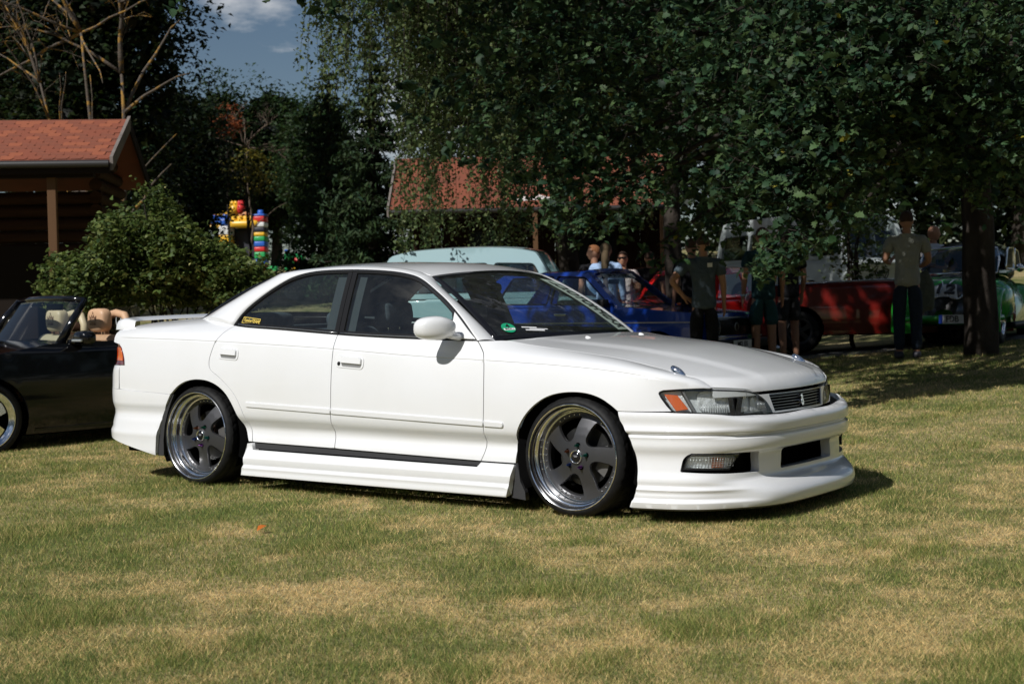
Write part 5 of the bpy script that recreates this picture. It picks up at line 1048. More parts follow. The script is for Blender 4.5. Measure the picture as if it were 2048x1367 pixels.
tt=simple_car('teal_van','pale teal delivery van partly hidden behind the white car roof',(x,y,z),R(26),[(2.0,.28),(2.1,.5),(2.05,.85),(1.7,1.0),(1.25,1.05),(-1.3,1.08),(-1.42,.6),(-1.4,.3)],.80,1.,[(1.45,.31,.35),(-.95,.31,.35)],TEAL,CGLASS,[(1.28,1.04),(.98,1.60),(.80,1.73),(.2,1.79),(-.6,1.78),(-1.1,1.73),(-1.32,1.60),(-1.38,1.06)],.64,[roundpoly([(1.10,1.14),(.88,1.54),(.30,1.56),(.30,1.14)],.05,3),roundpoly([(.20,1.14),(.20,1.56),(-.48,1.56),(-.48,1.14)],.05,3),roundpoly([(-.58,1.14),(-.58,1.56),(-1.16,1.53),(-1.20,1.14)],.05,3)],zb=.26,wheel_r=.31,cat='van',rnd=.1,roofm=TEAL)
for s_ in (-1,1): MB().lathe([(.09,0),(.08,.03),(.001,.045)],20,'x',(2.06,s_*.55,.72)).build('headlamp',mat('headlamp_glass',(.55,.58,.60),.1,.6),tt,True)
MB().box((2.02,-.78,.40),(2.16,.78,.50),.03).build('front_bumper',SILVER,tt,True)
van('white_van','white camper van with round front emblem standing in the shade',1618,29,R(-28),mat('white_van_paint',(.55,.57,.55),.4,coat=.4),mat('white_van_lower',(.42,.46,.45),.4,coat=.4),4.2,1.93)
# red classic behind the blue car
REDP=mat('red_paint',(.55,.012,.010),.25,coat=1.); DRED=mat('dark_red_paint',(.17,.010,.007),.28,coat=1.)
x,y,z=stand(1395,23.0)
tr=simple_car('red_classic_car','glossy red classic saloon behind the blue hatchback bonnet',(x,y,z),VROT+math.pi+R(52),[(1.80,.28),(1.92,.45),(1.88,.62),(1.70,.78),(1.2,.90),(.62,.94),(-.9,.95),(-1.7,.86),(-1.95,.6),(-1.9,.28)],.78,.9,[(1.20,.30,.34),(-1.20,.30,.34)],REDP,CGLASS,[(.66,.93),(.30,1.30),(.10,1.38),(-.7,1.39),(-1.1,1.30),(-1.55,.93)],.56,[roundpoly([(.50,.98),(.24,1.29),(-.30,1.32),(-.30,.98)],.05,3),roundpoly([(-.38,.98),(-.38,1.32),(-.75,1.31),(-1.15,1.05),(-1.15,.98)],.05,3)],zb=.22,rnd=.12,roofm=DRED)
for s_ in (-1,1):
    MB().lathe([(.09,0),(.08,.03),(.001,.045)],20,'x',(1.86,s_*.52,.62)).build('headlamp',mat('headlamp_glass',(.55,.58,.60),.1,.6),tr,True); MB().tube([(1.50,s_*.62,.83),(1.56,s_*.62,.87),(1.64,s_*.62,.84)],[.03,.04,.02],8).build('turn_signal',AMBER,tr,True); MB().box((-.10,s_*.765,.86),(.05,s_*.785,.88),.005).build('door_handle',CHROME,tr)
MB().tube([(1.80,-.74,.42),(1.98,-.5,.42),(2.02,0,.42),(1.98,.5,.42),(1.80,.74,.42)],.04,8).build('front_bumper',CHROME,tr,True)
x,y,z=stand(1745,21.8)
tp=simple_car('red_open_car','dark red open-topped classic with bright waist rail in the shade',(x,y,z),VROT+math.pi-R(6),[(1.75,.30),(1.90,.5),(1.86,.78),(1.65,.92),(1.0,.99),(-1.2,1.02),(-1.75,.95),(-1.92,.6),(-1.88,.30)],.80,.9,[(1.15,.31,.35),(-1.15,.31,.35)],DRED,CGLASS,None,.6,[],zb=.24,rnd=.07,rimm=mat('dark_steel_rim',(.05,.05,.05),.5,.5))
for s_ in (-1,1):
    MB().tube([(1.55,s_*.765,.965),(0,s_*.80,1.015),(-1.6,s_*.765,.985)],.014,6).build('waist_rail',mat('rail_grey',(.45,.48,.55),.25,.9),tp,True); MB().box((-.55,s_*.79,.80),(-.38,s_*.812,.825),.006).build('door_handle',CHROME,tp)
    MB().lathe([(.085,0),(.075,.03),(.001,.045)],20,'x',(1.84,s_*.55,.70)).build('headlamp',mat('headlamp_glass',(.55,.58,.60),.1,.6),tp,True)
MB().tube([(1.70,-.78,.50),(1.98,-.6,.50),(2.04,0,.50),(1.98,.6,.50),(1.70,.78,.50)],.035,8).build('front_bumper',CHROME,tp,True)
# green rounded car with black bonnet and racing roundel
def green_car():
    GREENP=mat('green_paint',(.018,.32,.028),.22,coat=1.); BLKP=mat('satin_black',(.016,.014,.013),.22,coat=.7); x,y,z=stand(1934,21.5); rz=VROT+math.pi+R(62); t=empty('green_rounded_car',(x,y,z),rz); tag(t,'green rounded classic car with black bonnet and white racing number','car')  # green paint brightened in place of sun falling on the wing
    # local +x forwards. shell of revolution-like sections
    def loft(name,secs,m,parent=t):
        P=np.array(secs); return grid(name,P,m,parent)
    def ring(x,hw_,z0,z1,n=15,e=.8): return [(x,hw_*math.copysign(abs(math.cos(a))**e,math.cos(a)),z0+(z1-z0)*abs(math.sin(a))**e) for a in np.linspace(math.pi,0,n)]
    loft('bonnet',[ring(1.66,.12,.42,.50),ring(1.62,.28,.40,.64),ring(1.50,.40,.40,.78),ring(1.25,.46,.42,.90),ring(.95,.50,.45,.97),ring(.66,.56,.5,1.0)],BLKP)
    loft('body_shell',[ring(.66,.62,.30,1.0),ring(.30,.72,.28,1.02),ring(-.4,.76,.28,1.03),ring(-1.0,.72,.28,1.02),ring(-1.5,.58,.30,.92),ring(-1.85,.38,.34,.72),ring(-2.0,.15,.4,.55)],GREENP)
    loft('roof',[ring(.34,.52,1.0,1.36),ring(.10,.56,1.0,1.47),ring(-.35,.57,1.0,1.50),ring(-.85,.54,1.0,1.42),ring(-1.25,.46,.95,1.20),ring(-1.5,.36,.9,1.0)],mat('black_roof',(.01,.012,.014),.25,coat=.8))
    ws=np.array([[(.68-.34*u+.03*(1-v*v),v*(.56-.06*u),1.0+.36*u) for v in np.linspace(-1,1,9)] for u in np.linspace(0,1,5)]); grid('windscreen',ws,CGLASS,t)
    MB().tube([(.69,-.55,1.0),(.53,-.55,1.2),(.36,-.50,1.36),(.38,0,1.385),(.36,.50,1.36),(.53,.55,1.2),(.69,.55,1.0),(.72,0,1.0),(.69,-.55,1.0)],.016,6).build('screen_trim',CHROME,t,True)
    for s in (-1,1):
        # wings arched over the wheels
        for xc,rr in ((1.18,.43),(-1.15,.45)):
            P=[]
            for a in np.linspace(R(-18),R(196),19):
                row=[]
                for b in np.linspace(0,1,9):
                    ww=.30*math.sin(a*.84+.25)**.4 if math.sin(a*.84+.25)>0 else .02; w_=math.sin(b*math.pi/2); r2=rr+.075*math.cos(b*math.pi/2)
                    row.append((xc+r2*math.cos(a),s*(.44+.30*w_),.33+r2*math.sin(a)*(1 if a<math.pi/2 else .96)))
                P.append(row)
            wv=grid('wing',np.array(P),GREENP,t)
            small_wheel('wheel',.32,.15,.19,t,(xc,s*.70,.32),flip=s>0,rim=CHROME)
        MB().box((-.75,s*.66,.22),(.75,s*.80,.30),.03).build('running_board',BLK,t,True)
        w=roundpoly([(.30,1.06),(.12,1.36),(-.40,1.38),(-.42,1.06)],.08,4); w2=roundpoly([(-.52,1.06),(-.50,1.37),(-.80,1.33),(-1.0,1.10)],.08,4)
        for ww in (w,w2): 
            MB().prism(ww,s*.590,s*.596,'y').build('side_window',mat('dark_pane',(.01,.012,.014),.08),t); MB().tube([(a,s*.597,b) for a,b in ww+[ww[0]]],.013,6).build('window_trim',CHROME,t,True)
        MB().tube([(.60,s*.66,1.0),(.58,s*.80,1.04)],.012,6).build('mirror_arm',CHROME,t,True); MB().lathe([(.05,0),(.06,.02),(.001,.04)],14,'x',(.56,s*.84,1.06)).build('door_mirror',CHROME,t,True)
        MB().tube([(1.72,s*.42,.30),(1.78,s*.42,.42),(1.74,s*.42,.54)],.022,8).build('bumper_guard',CHROME,t,True)
    MB().tube([(1.45,-.74,.38),(1.68,-.55,.38),(1.75,0,.38),(1.68,.55,.38),(1.45,.74,.38)],.045,10).build('front_bumper',GREENP,t,True)
    grid('front_panel',superell((.90,0,.60),(.50,.80,.35),.6),GREENP,t,closed_u=True)
    # twin bright ovals with the number on the bonnet
    def hood_pt(u,v): # u across, v up the bonnet 0..1
        xs=np.array([1.62,1.50,1.25,.95]); hs=np.array([.28,.40,.46,.50]); zt_=np.array([.64,.78,.90,.97]); xx=np.interp(v,[0,.33,.66,1],xs); hh=np.interp(v,[0,.33,.66,1],hs); z1=np.interp(v,[0,.33,.66,1],zt_); a=math.acos(np.clip(abs(u)/hh,0,1)**(1/.8)) ; return (xx+.022,u,.42+(z1-.42)*math.sin(a)**.8+.012)
    for c in (.13,-.17):
        pts=[hood_pt(c+.115*math.cos(a),.36+.34*math.sin(a)) for a in np.linspace(0,2*math.pi,29)]; MB().tube(pts,.010,6).build('oval_trim',CHROME,t,True)
    rows=[[hood_pt(-.02+u*(.20-.05*v),v*.42+.06) for u in np.linspace(-1,1,9)] for v in np.linspace(0,1,7)]; rd_=grid('racing_roundel',np.array(rows),WHITE,t)
    p0,p1,p2=[np.array(hood_pt(a,b)) for a,b in ((.0,.26),(.1,.26),(.0,.4))]; text_obj('racing_number','12',.30,BLACKPR,rd_,frame(p0+np.array([.035,0,.018]),p1-p0,p2-p0),.012,bold=True)
    b,F=plate(t,'FDB',(1.80,.14,.37),(0,1,0),(0,0,1),.36,.12); MB().box((-.18,-.06,.001),(-.13,.06,.003)).build('plate_band',mat('plate_blue',(.01,.05,.35),.4),b).data.transform(F)
    q=MB().box((.185,-.075,-.004),(.40,.075,.002)).build('yellow_badge_plate',mat('badge_yellow',(.75,.36,.02),.45),t); q.data.transform(F); e=MB().lathe([(.040,.003),(.052,.006),(.044,.003)],24,'z',(.29,.005,0)).build('badge_ring',mat('badge_dark',(.10,.03,.01),.5),q); e.data.transform(F)
    bb=MB().tube([(.262,.028,.005),(.278,-.005,.005),(.29,.015,.005),(.302,-.005,.005),(.318,.028,.005)],.005,5).tube([(.262,.002,.005),(.278,-.032,.005),(.29,-.012,.005),(.302,-.032,.005),(.318,.002,.005)],.005,5).build('badge_strokes',mat('badge_dark',(.10,.03,.01),.5),q); bb.data.transform(F); bb['kind']='stuff'
green_car()
# ------------------------------------------------------------------ people
SKIN=mat('skin',(.42,.22,.14),.55,spec=.3)
def skinned(name,nodes,edges,m,parent,root=0,sub=2,smoothroot=True):
    me=bpy.data.meshes.new(name); me.from_pydata([n[0] for n in nodes],edges,[]); o=bpy.data.objects.new(name,me); COL.objects.link(o)
    sk=o.modifiers.new('s','SKIN'); sk.use_smooth_shade=True; sk.branch_smoothing=.6; sb=o.modifiers.new('u','SUBSURF'); sb.levels=sub; sb.render_levels=sub
    sv=me.skin_vertices[0].data
    for i,n in enumerate(nodes): r=n[1]; sv[i].radius=(r,r) if not hasattr(r,'__len__') else r; sv[i].use_root=(i==root)
    bpy.context.view_layer.update(); dg=bpy.context.evaluated_depsgraph_get(); nm=bpy.data.meshes.new_from_object(o.evaluated_get(dg)); bpy.data.objects.remove(o); nm.name=name; nm.materials.clear(); nm.materials.append(m)
    nm.polygons.foreach_set('use_smooth',[True]*len(nm.polygons)); return link(bpy.data.objects.new(name,nm),parent)
def head_mesh(c,yaw=0.):
    """head looking to -y: brow, nose, chin, ears"""
    bm=bmesh.new(); bmesh.ops.create_uvsphere(bm,u_segments=20,v_segments=14,radius=1)
    for v in bm.verts:
        x,y,z=v.co; w=.075*(1-.18*max(0,-z)**1.2); dpt=.096*(1+.05*z); X,Y,Z=x*w,y*dpt,z*.118
        if y<-.3:
            if abs(x)<.30 and -.42<z<.12: Y-=.017*(1-abs(x)/.30)*(1-abs(z+.2)/.4 if abs(z+.2)<.4 else 0)
            if abs(abs(x)-.38)<.2 and .0<z<.28: Y+=.008
            if z<-.62: Y-=.010
        if abs(x)>.9 and abs(z)<.25: X*=1.13
        v.co=(X,Y,Z)
    bmesh.ops.rotate(bm,cent=(0,0,0),matrix=Matrix.Rotation(yaw,3,'Z'),verts=bm.verts); bmesh.ops.translate(bm,vec=c,verts=bm.verts); return bm
def person(label,px,d,height,rz,shirt,legs,hair=None,shoes=(.02,.02,.02),pose={},sleeve='short',bare_legs=False,long_hair=False,head_yaw=0.,dz=0.,bald=False,extra=None,group='people standing among the cars',skin=SKIN,ground=None,lean=0.):
    b=ground or stand(px,d); t=empty('person',(b[0],b[1],b[2]+dz),rz); tag(t,label,'person',group); k=height/1.8
    J=dict(pel=(0,0,.95),sp=(0,.005,1.14),ch=(0,0,1.36),nk=(0,.005,1.53),hd=(0,-.012,1.66),
        sL=(.185,0,1.455),eL=(.235,.03,1.18),wL=(.245,-.05,.94),hL=(.25,-.075,.86), sR=(-.185,0,1.455),eR=(-.235,.03,1.18),wR=(-.245,-.05,.94),hR=(-.25,-.075,.86),
        pL=(.088,0,.92),kL=(.10,-.015,.50),aL=(.10,.02,.085),tL=(.115,-.13,.03), pR=(-.088,0,.92),kR=(-.10,-.015,.50),aR=(-.10,.02,.085),tR=(-.115,-.13,.03)); J.update(pose)
    S_=lambda q:(q[0]*k,(q[1]+lean*(q[2]-.9))*k if q[2]>.9 else q[1]*k,q[2]*k); J={a:S_(q) for a,q in J.items()}
    N=[];E=[]
    def add(p,r): N.append((p,r)); return len(N)-1
    i=add(J['pel'],.108*k); j=add(J['sp'],.098*k); c=add(J['ch'],.105*k); n=add(J['nk'],.052*k); hh=add((J['hd'][0],J['hd'][1]+.01,J['hd'][2]-.03*k),.060*k); E+=[(i,j),(j,c),(c,n),(n,hh)]
    for s in 'LR':
        sx=1 if s=='L' else -1
        a=add(J['s'+s],.062*k); e=add(J['e'+s],.043*k); w=add(J['w'+s],.029*k); h=add(J['h'+s],(.036*k,.020*k)); E+=[(c,a),(a,e),(e,w),(w,h)]
        dv=np.array(J['h'+s])-np.array(J['w'+s]); dv/=max(np.linalg.norm(dv),1e-6); sd=np.cross(dv,[sx,0,.2]); sd/=np.linalg.norm(sd); cu_=np.array([-sx*.35,0,0])
        for q,(o,ln) in enumerate(((-.028,.070),(-.010,.080),(.009,.075),(.026,.060))):
            p0=np.array(J['h'+s])+sd*o*k+dv*.025*k; p1=p0+(dv+cu_*.3)*ln*.5*k; p2=p1+(dv*.8+cu_)*ln*.5*k; f0=add(tuple(p0),.0105*k); f1=add(tuple(p1),.0095*k); f2=add(tuple(p2),.008*k); E+=[(h,f0),(f0,f1),(f1,f2)]
        p0=np.array(J['w'+s])+dv*.03*k-sd*.030*k; p1=p0+(dv*.7-sd*.7)*.040*k; p2=p1+dv*.03*k; f0=add(tuple(p0),.012*k); f1=add(tuple(p1),.0105*k); f2=add(tuple(p2),.009*k); E+=[(w,f0),(f0,f1),(f1,f2)]
        p=add(J['p'+s],.092*k); kn=add(J['k'+s],.060*k); kc=add(tuple(np.array(J['k'+s])*.6+np.array(J['a'+s])*.4),.058*k); an=add(J['a'+s],.040*k); to=add(J['t'+s],(.042*k,.028*k)); E+=[(i,p),(p,kn),(kn,kc),(kc,an),(an,to)]
    body=skinned('body',N,E,skin,t,0)
    bm=bmesh.new(); bm.from_mesh(body.data); h2=head_mesh((0,0,0),head_yaw); bmesh.ops.scale(h2,vec=(k,k,k),verts=h2.verts); bmesh.ops.translate(h2,vec=J['hd'],verts=h2.verts); me=bpy.data.meshes.new('h'); h2.to_mesh(me); h2.free(); bm.from_mesh(me); bm.to_mesh(body.data); bm.free(); body.data.polygons.foreach_set('use_smooth',[True]*len(body.data.polygons)); 
    # shirt
    def cloth(nm,nodes,edges,m): return skinned(nm,nodes,edges,m,t,0)
    hem=(J['pel'][0],J['pel'][1],J['pel'][2]-.10*k); N=[(hem,(.172*k,.150*k)),(J['pel'],(.170*k,.148*k)),(J['sp'],(.165*k,.142*k)),(J['ch'],(.170*k,.150*k)),((J['nk'][0],J['nk'][1],J['nk'][2]-.02*k),.078*k)]; E=[(0,1),(1,2),(2,3),(3,4)]
    for s in 'LR':
        a=len(N); N.append((J['s'+s],.086*k)); E.append((3,a)); f=.72 if sleeve=='short' else 1.; N.append((tuple(np.array(J['s'+s])*(1-f)+np.array(J['e'+s])*f),(.074 if sleeve=='short' else .058)*k)); E.append((a,a+1))
        if sleeve=='long': N.append((J['w'+s],.044*k)); E.append((a+1,a+2))
    sh=cloth('shirt',N,E,shirt)
    top_=(J['pel'][0],J['pel'][1],J['pel'][2]+.09*k); N=[(top_,(.145*k,.125*k)),(J['pel'],(.148*k,.130*k))]; E=[(0,1)]
    for s in 'LR':
        a=len(N); N.append((J['p'+s],.108*k)); E.append((1,a)); K=np.array(J['k'+s]); A=np.array(J['a'+s])
        N.append((tuple(K+(np.array([0,0,.0])) if not bare_legs else tuple(K*.93+np.array(J['p'+s])*.07)),(.080 if not bare_legs else .098)*k)); E.append((a,a+1))
        if not bare_legs: N.append((tuple(A+np.array([0,.0,.0])),.066*k)); E.append((a+1,a+2))
    cloth('shorts' if bare_legs else 'trousers',N,E,legs)
    sm=mat('shoe_%.2f_%.2f_%.2f'%shoes,shoes,.6)
    for s in 'LR':
        A=np.array(J['a'+s]); To=np.array(J['t'+s]); dv=To-A; dv[2]=0; dv/=np.linalg.norm(dv); P=superell((0,0,0),(.052*k,.135*k,.05*k),.75); ang=math.atan2(dv[0],-dv[1]); c_=A+dv*.06*k; Rm=np.array(Matrix.Rotation(ang,3,'Z')); P=P@Rm.T+np.array([c_[0],c_[1],.045*k]); grid('shoe',P,sm,t,closed_u=True)
    if hair is not None:
        hc=np.array(J['hd']); P=superell((0,0,0),(.083*k,.103*k,.095*k),.95,nu=24,nv=14); Rm=np.array(Matrix.Rotation(head_yaw,3,'Z')); fr=P[...,1]<-.035*k; low_=P[...,2]<-.045*k
        P=P.copy(); P[...,1]=np.where((P[...,1]<-.03*k)&(P[...,2]<.045*k),-.03*k,P[...,1]); P[...,2]=np.where(P[...,2]<-.05*k,-.05*k,P[...,2]); P=P@Rm.T+hc+np.array([0,0,.030*k]); hm=grid('hair',P,hair,t,closed_u=True)
        if long_hair:
            N=[((0,.03*k,.05*k),.070*k),((0,.06*k,-.06*k),.062*k),((0,.085*k,-.20*k),.060*k),((0,.11*k,-.38*k),.035*k)]; N=[(tuple(Rm@np.array(p)+hc),r) for p,r in N]; lh=skinned('long_hair',N,[(0,1),(1,2),(2,3)],hair,t,0)
    if extra: extra(t,J,k)
    return t
def M_(n,c,r=.85): return mat(n,c,r,bump=(60,.5,.02))
def cmat(n,c,r=.85,**k): return mat(n,c,r,spec=.2,bump=(9,.75,.06),**k)
JEANS=cmat('blue_denim',(.10,.17,.27),.85,noise=(40,(.14,.21,.31),.4,.7)); BLACKC=cmat('black_cotton',(.012,.012,.014),.9); DKJEANS=cmat('dark_denim',(.018,.028,.045),.85)
def sun_glasses(t,J,k): MB().box((J['hd'][0]-.07*k,J['hd'][1]-.105*k,J['hd'][2]+.005*k),(J['hd'][0]+.07*k,J['hd'][1]-.085*k,J['hd'][2]+.035*k),.006).build('sunglasses',GLOSSBLK,t)
rzv=lambda deg:VROT+R(deg)     # 0: facing the camera, 180: back to the camera
GR1='people standing among the cars'
person('man with ginger hair and black top beside the long-haired woman',1190,22.0,1.84,rzv(205),BLACKC,DKJEANS,M_('ginger_hair',(.24,.095,.035)),head_yaw=R(60))
person('woman with long blonde hair, light blue shirt and jeans',1213,21.6,1.86,rzv(165),cmat('light_blue_shirt',(.33,.45,.66),.85),JEANS,M_('blonde_hair',(.11,.075,.038)),sleeve='long',long_hair=True,pose=dict(eL=(.25,-.02,1.18),wL=(.16,-.16,1.05),hL=(.10,-.2,1.05)))
person('smiling woman in sunglasses with dark hair and pale top',1247,22.4,1.74,rzv(-12),cmat('pale_top',(.60,.52,.50),.85),BLACKC,M_('dark_hair',(.05,.025,.015)),long_hair=True,extra=sun_glasses,pose=dict(eL=(.26,-.05,1.18),wL=(.12,-.25,1.12),hL=(.06,-.28,1.14)))
person('person in black standing against the dark hall wall',1300,24,1.75,rzv(170),BLACKC,BLACKC,M_('dark_hair',(.05,.025,.015)))
person('man in black shirt and khaki trousers behind the man in grey',1385,19.4,1.80,rzv(190),BLACKC,cmat('khaki_cloth',(.20,.19,.14),.9),M_('brown_hair',(.07,.035,.018)))
person('man in slate grey t-shirt with a hand on his hip',1408,17.6,1.78,rzv(176),cmat('slate_shirt',(.075,.10,.12),.85),BLACKC,M_('dark_hair',(.05,.025,.015)),pose=dict(eR=(.40*-1,.10,1.20),wR=(-.24,.02,1.00),hR=(-.17,-.04,.97)) if False else dict(eL=(.40,.10,1.22),wL=(.24,.04,1.02),hL=(.17,-.03,.99)),extra=lambda t,J,k:(MB().box((-.10*k,.115*k,1.38*k),(-.04*k,.125*k,1.43*k)).build('back_print',WHITE,[c for c in t.children if c.name.startswith('shirt')][0])))
def wristband(t,J,k): MB().lathe([(.034*k,-.012*k),(.038*k,0),(.034*k,.012*k)],14,'z',J['wL']).build('wristband',mat('band_pale',(.5,.62,.75),.5),t,True)
person('man in dark teal patterned shirt and shorts with a wristband',1527,18.6,1.84,rzv(180),cmat('teal_pattern',(.012,.045,.055),.85,noise=(14,(.04,.085,.09),.45,.6)),cmat('teal_shorts',(.025,.075,.085),.85),M_('brown_hair',(.07,.035,.018)),bare_legs=True,extra=wristband)
person('man in dark shorts half hidden behind the oak twig',1577,20.0,1.80,rzv(200),BLACKC,cmat('dark_shorts',(.035,.035,.038),.85),M_('dark_hair',(.05,.025,.015)),bare_legs=True)
person('tall man in grey t-shirt and jeans in the shade of the oak',1815,18.6,1.90,rzv(168),cmat('grey_shirt',(.32,.325,.28),.85),DKJEANS,M_('dark_hair',(.05,.025,.015)),pose=dict(eL=(.26,-.03,1.2),wL=(.20,-.20,1.16),hL=(.17,-.26,1.20),eR=(-.26,-.02,1.18),wR=(-.16,-.22,1.10),hR=(-.10,-.28,1.12)),shoes=(.05,.05,.06))
q=stand(1846,18.9); jk=grid('hanging_jacket',superell((0,0,0),(.15,.06,.27),.7,sh=lambda p:np.array([p[0]*(1-.25*p[2])+.10*math.sin(p[2]*3),p[1],p[2]+.08*math.sin(p[0]*5)])),cmat('grey_green_cloth',(.12,.14,.115),.9),None,closed_u=True); jk.location=(q[0],q[1],q[2]+.83); jk.rotation_euler=(0,0,VROT); tag(jk,'grey-green jacket hanging at the tall man\'s side','jacket')
def tee_print(t,J,k):
    sh=[c for c in t.children if c.name.startswith('shirt')][0]; MB().box((-.085*k,-.135*k,1.16*k),(.085*k,-.122*k,1.26*k),.02).build('shirt_print',mat('print_teal',(.03,.12,.14),.7),sh)
person('older bald man in white t-shirt beside the green car',1868,22.0,1.78,rzv(35),cmat('white_shirt',(.68,.69,.70),.85),JEANS,None,pose=dict(eL=(.27,-.06,1.20),wL=(.16,-.28,1.16),hL=(.10,-.34,1.18),eR=(-.27,-.06,1.20),wR=(-.14,-.28,1.12),hR=(-.06,-.33,1.12)),extra=tee_print,head_yaw=R(20))
# ------------------------------------------------------------------ vegetation
def leaf_mat(name,spec=.25,rough=.55,trans=.30):
    m=bpy.data.materials.new(name); m.use_nodes=True; t=m.node_tree; t.nodes.clear(); o=t.nodes.new('ShaderNodeOutputMaterial'); at=t.nodes.new('ShaderNodeVertexColor'); at.layer_name='tint'
    b=t.nodes.new('ShaderNodeBsdfPrincipled'); b.inputs['Roughness'].default_value=rough; b.inputs['Specular IOR Level'].default_value=spec; tr=t.nodes.new('ShaderNodeBsdfTranslucent'); hs=t.nodes.new('ShaderNodeHueSaturation'); hs.inputs['Value'].default_value=1.5; hs.inputs['Hue'].default_value=.485; mx=t.nodes.new('ShaderNodeMixShader'); mx.inputs[0].default_value=trans
    t.links.new(at.outputs['Color'],b.inputs['Base Color']); t.links.new(at.outputs['Color'],hs.inputs['Color']); t.links.new(hs.outputs['Color'],tr.inputs['Color']); t.links.new(b.outputs[0],mx.inputs[1]); t.links.new(tr.outputs[0],mx.inputs[2]); t.links.new(mx.outputs[0],o.inputs['Surface']); return m
LEAF=leaf_mat('leaf',.22,.55,.28); NEEDLE=leaf_mat('needle',.15,.7,.1); BLADE=leaf_mat('grass_blade',.12,.75,.30)
OAK=np.array([(0,0),(.06,.12),(.20,.20),(.13,.33),(.33,.43),(.22,.55),(.36,.68),(.20,.76),(.16,.90),(0,1.0),(-.16,.90),(-.20,.76),(-.36,.68),(-.22,.55),(-.33,.43),(-.13,.33),(-.20,.20),(-.06,.12)])
OAKF=[(0,1,17),(1,2,3),(17,16,15)[::-1],(1,3,15),(1,15,17),(3,4,5),(15,14,13)[::-1],(3,5,13),(3,13,15),(5,6,7),(13,12,11)[::-1],(5,7,11),(5,11,13),(7,8,10),(7,10,11),(8,9,10)]
OVAL=np.array([(0,0),(.26,.28),(.30,.58),(0,1),(-.30,.58),(-.26,.28)]); OVALF=[(0,1,5),(1,2,5),(2,4,5),(2,3,4)]
RHOMB=np.array([(0,0),(.30,.45),(0,1),(-.30,.45)]); RHOMBF=[(0,1,3),(1,2,3)]
def leaf_cloud(name,cen,size,shape,faces,col,parent,up=.6,m=None,jit=.25,face=None,hang=0.,rng=RNG):
    """leaves at points: each its own small bent blade"""
    n=len(cen); sh=np.asarray(shape); k=len(sh); F=np.asarray(faces)
    nr=rng.normal(size=(n,3)); nr/=np.linalg.norm(nr,axis=1,keepdims=True); nr[:,2]=np.abs(nr[:,2])*1.0+up
    if face is not None: nr+=face*rng.uniform(.2,1.2,(n,1))
    nr/=np.linalg.norm(nr,axis=1,keepdims=True); t=rng.normal(size=(n,3)); t[:,2]-=hang*2.5; t-=nr*(t*nr).sum(1,keepdims=True); t/=np.linalg.norm(t,axis=1,keepdims=True); b=np.cross(nr,t)
    s=(np.asarray(size)*rng.uniform(.5,1.35,n))[:,None,None]; bend=(sh[:,1]-.3)**2*-.35+np.abs(sh[:,0])*.30
    V=cen[:,None]+s*(b[:,None]*sh[None,:,0,None]+t[:,None]*(sh[None,:,1,None]-.4)+nr[:,None]*bend[None,:,None])
    c=np.asarray(col)[None]*rng.uniform(1-jit,1+jit,(n,1)) if np.ndim(col)==1 else np.asarray(col)*rng.uniform(1-jit,1+jit,(n,1))
    c=c*np.array([1,1,1])+rng.normal(0,.003,(n,3)); c=np.clip(c,.002,1); Cc=np.repeat(c,k,0)
    T=(F[None]+(np.arange(n)*k)[:,None,None]).reshape(-1,3)
    return bigmesh(name,V.reshape(-1,3),T,m or LEAF,parent,Cc)
def clumps(n,cen,rad,per,spread,rng=RNG,shell=.55,flat=.7):
    """leaf points gathered round twig ends inside an uneven ellipsoid"""
    u=rng.normal(size=(n,3)); u/=np.linalg.norm(u,axis=1,keepdims=True); r=rng.uniform(shell,1,n)**.7
    lump=1+.16*np.sin(u[:,0]*5+cen[0])*np.cos(u[:,2]*4+cen[1])+.12*np.sin(u[:,1]*7+2)
    c=np.array(cen)+u*np.array(rad)*(r*lump)[:,None]; k=rng.integers(max(1,int(per*.5)),int(per*1.5)+1,n); idx=np.repeat(np.arange(n),k)
    w=rng.normal(size=(len(idx),3)); l=np.linalg.norm(w,axis=1,keepdims=True); w=w/l*np.minimum(l,1.7); p=c[idx]+w*np.array([spread,spread,spread*flat]); return p,c,idx
def twigged(cen,spread,n,per,rng,length=.22,flat=.55,cap=1.6):
    """n twigs scattered round cen, leaves strung along each; returns leaf points and twig segments"""
    u=rng.normal(size=(n,3)); l=np.linalg.norm(u,axis=1,keepdims=True); u=u/l*np.minimum(l,cap)*np.array([spread,spread,spread*flat]); c=np.asarray(cen)+u
    dr=u/np.maximum(np.linalg.norm(u,axis=1,keepdims=True),.05)*.6+rng.normal(size=(n,3))*.6; dr[:,2]-=.15; dr/=np.linalg.norm(dr,axis=1,keepdims=True); L_=length*rng.uniform(.6,1.3,n)
    k=rng.integers(max(3,per-3),per+4,n); idx=np.repeat(np.arange(n),k); t=rng.uniform(-.1,1.05,len(idx)); p=c[idx]+dr[idx]*(t*L_[idx])[:,None]+rng.normal(size=(len(idx),3))*.028
    return p,np.stack([c-dr*L_[:,None]*.4,c+dr*L_[:,None]],1)
def twig_mesh(name,segs,m,parent,r=.0035):
    a,b=segs[:,0],segs[:,1]; d=b-a; d/=np.linalg.norm(d,axis=1,keepdims=True); x=np.cross(d,[.3,.2,.93]); x/=np.linalg.norm(x,axis=1,keepdims=True); y=np.cross(d,x); V=[]
    for q,rr in ((a,r),(b,r*.45)):
        for w in (0,2.094,4.189): V.append(q+(x*math.cos(w)+y*math.sin(w))*rr)
    V=np.stack(V,1); T=(np.array([(0,1,4),(0,4,3),(1,2,5),(1,5,4),(2,0,3),(2,3,5)])[None]+(np.arange(len(a))*6)[:,None,None]).reshape(-1,3); o=bigmesh(name,V.reshape(-1,3),T,m,parent); o['kind']='stuff'; return o
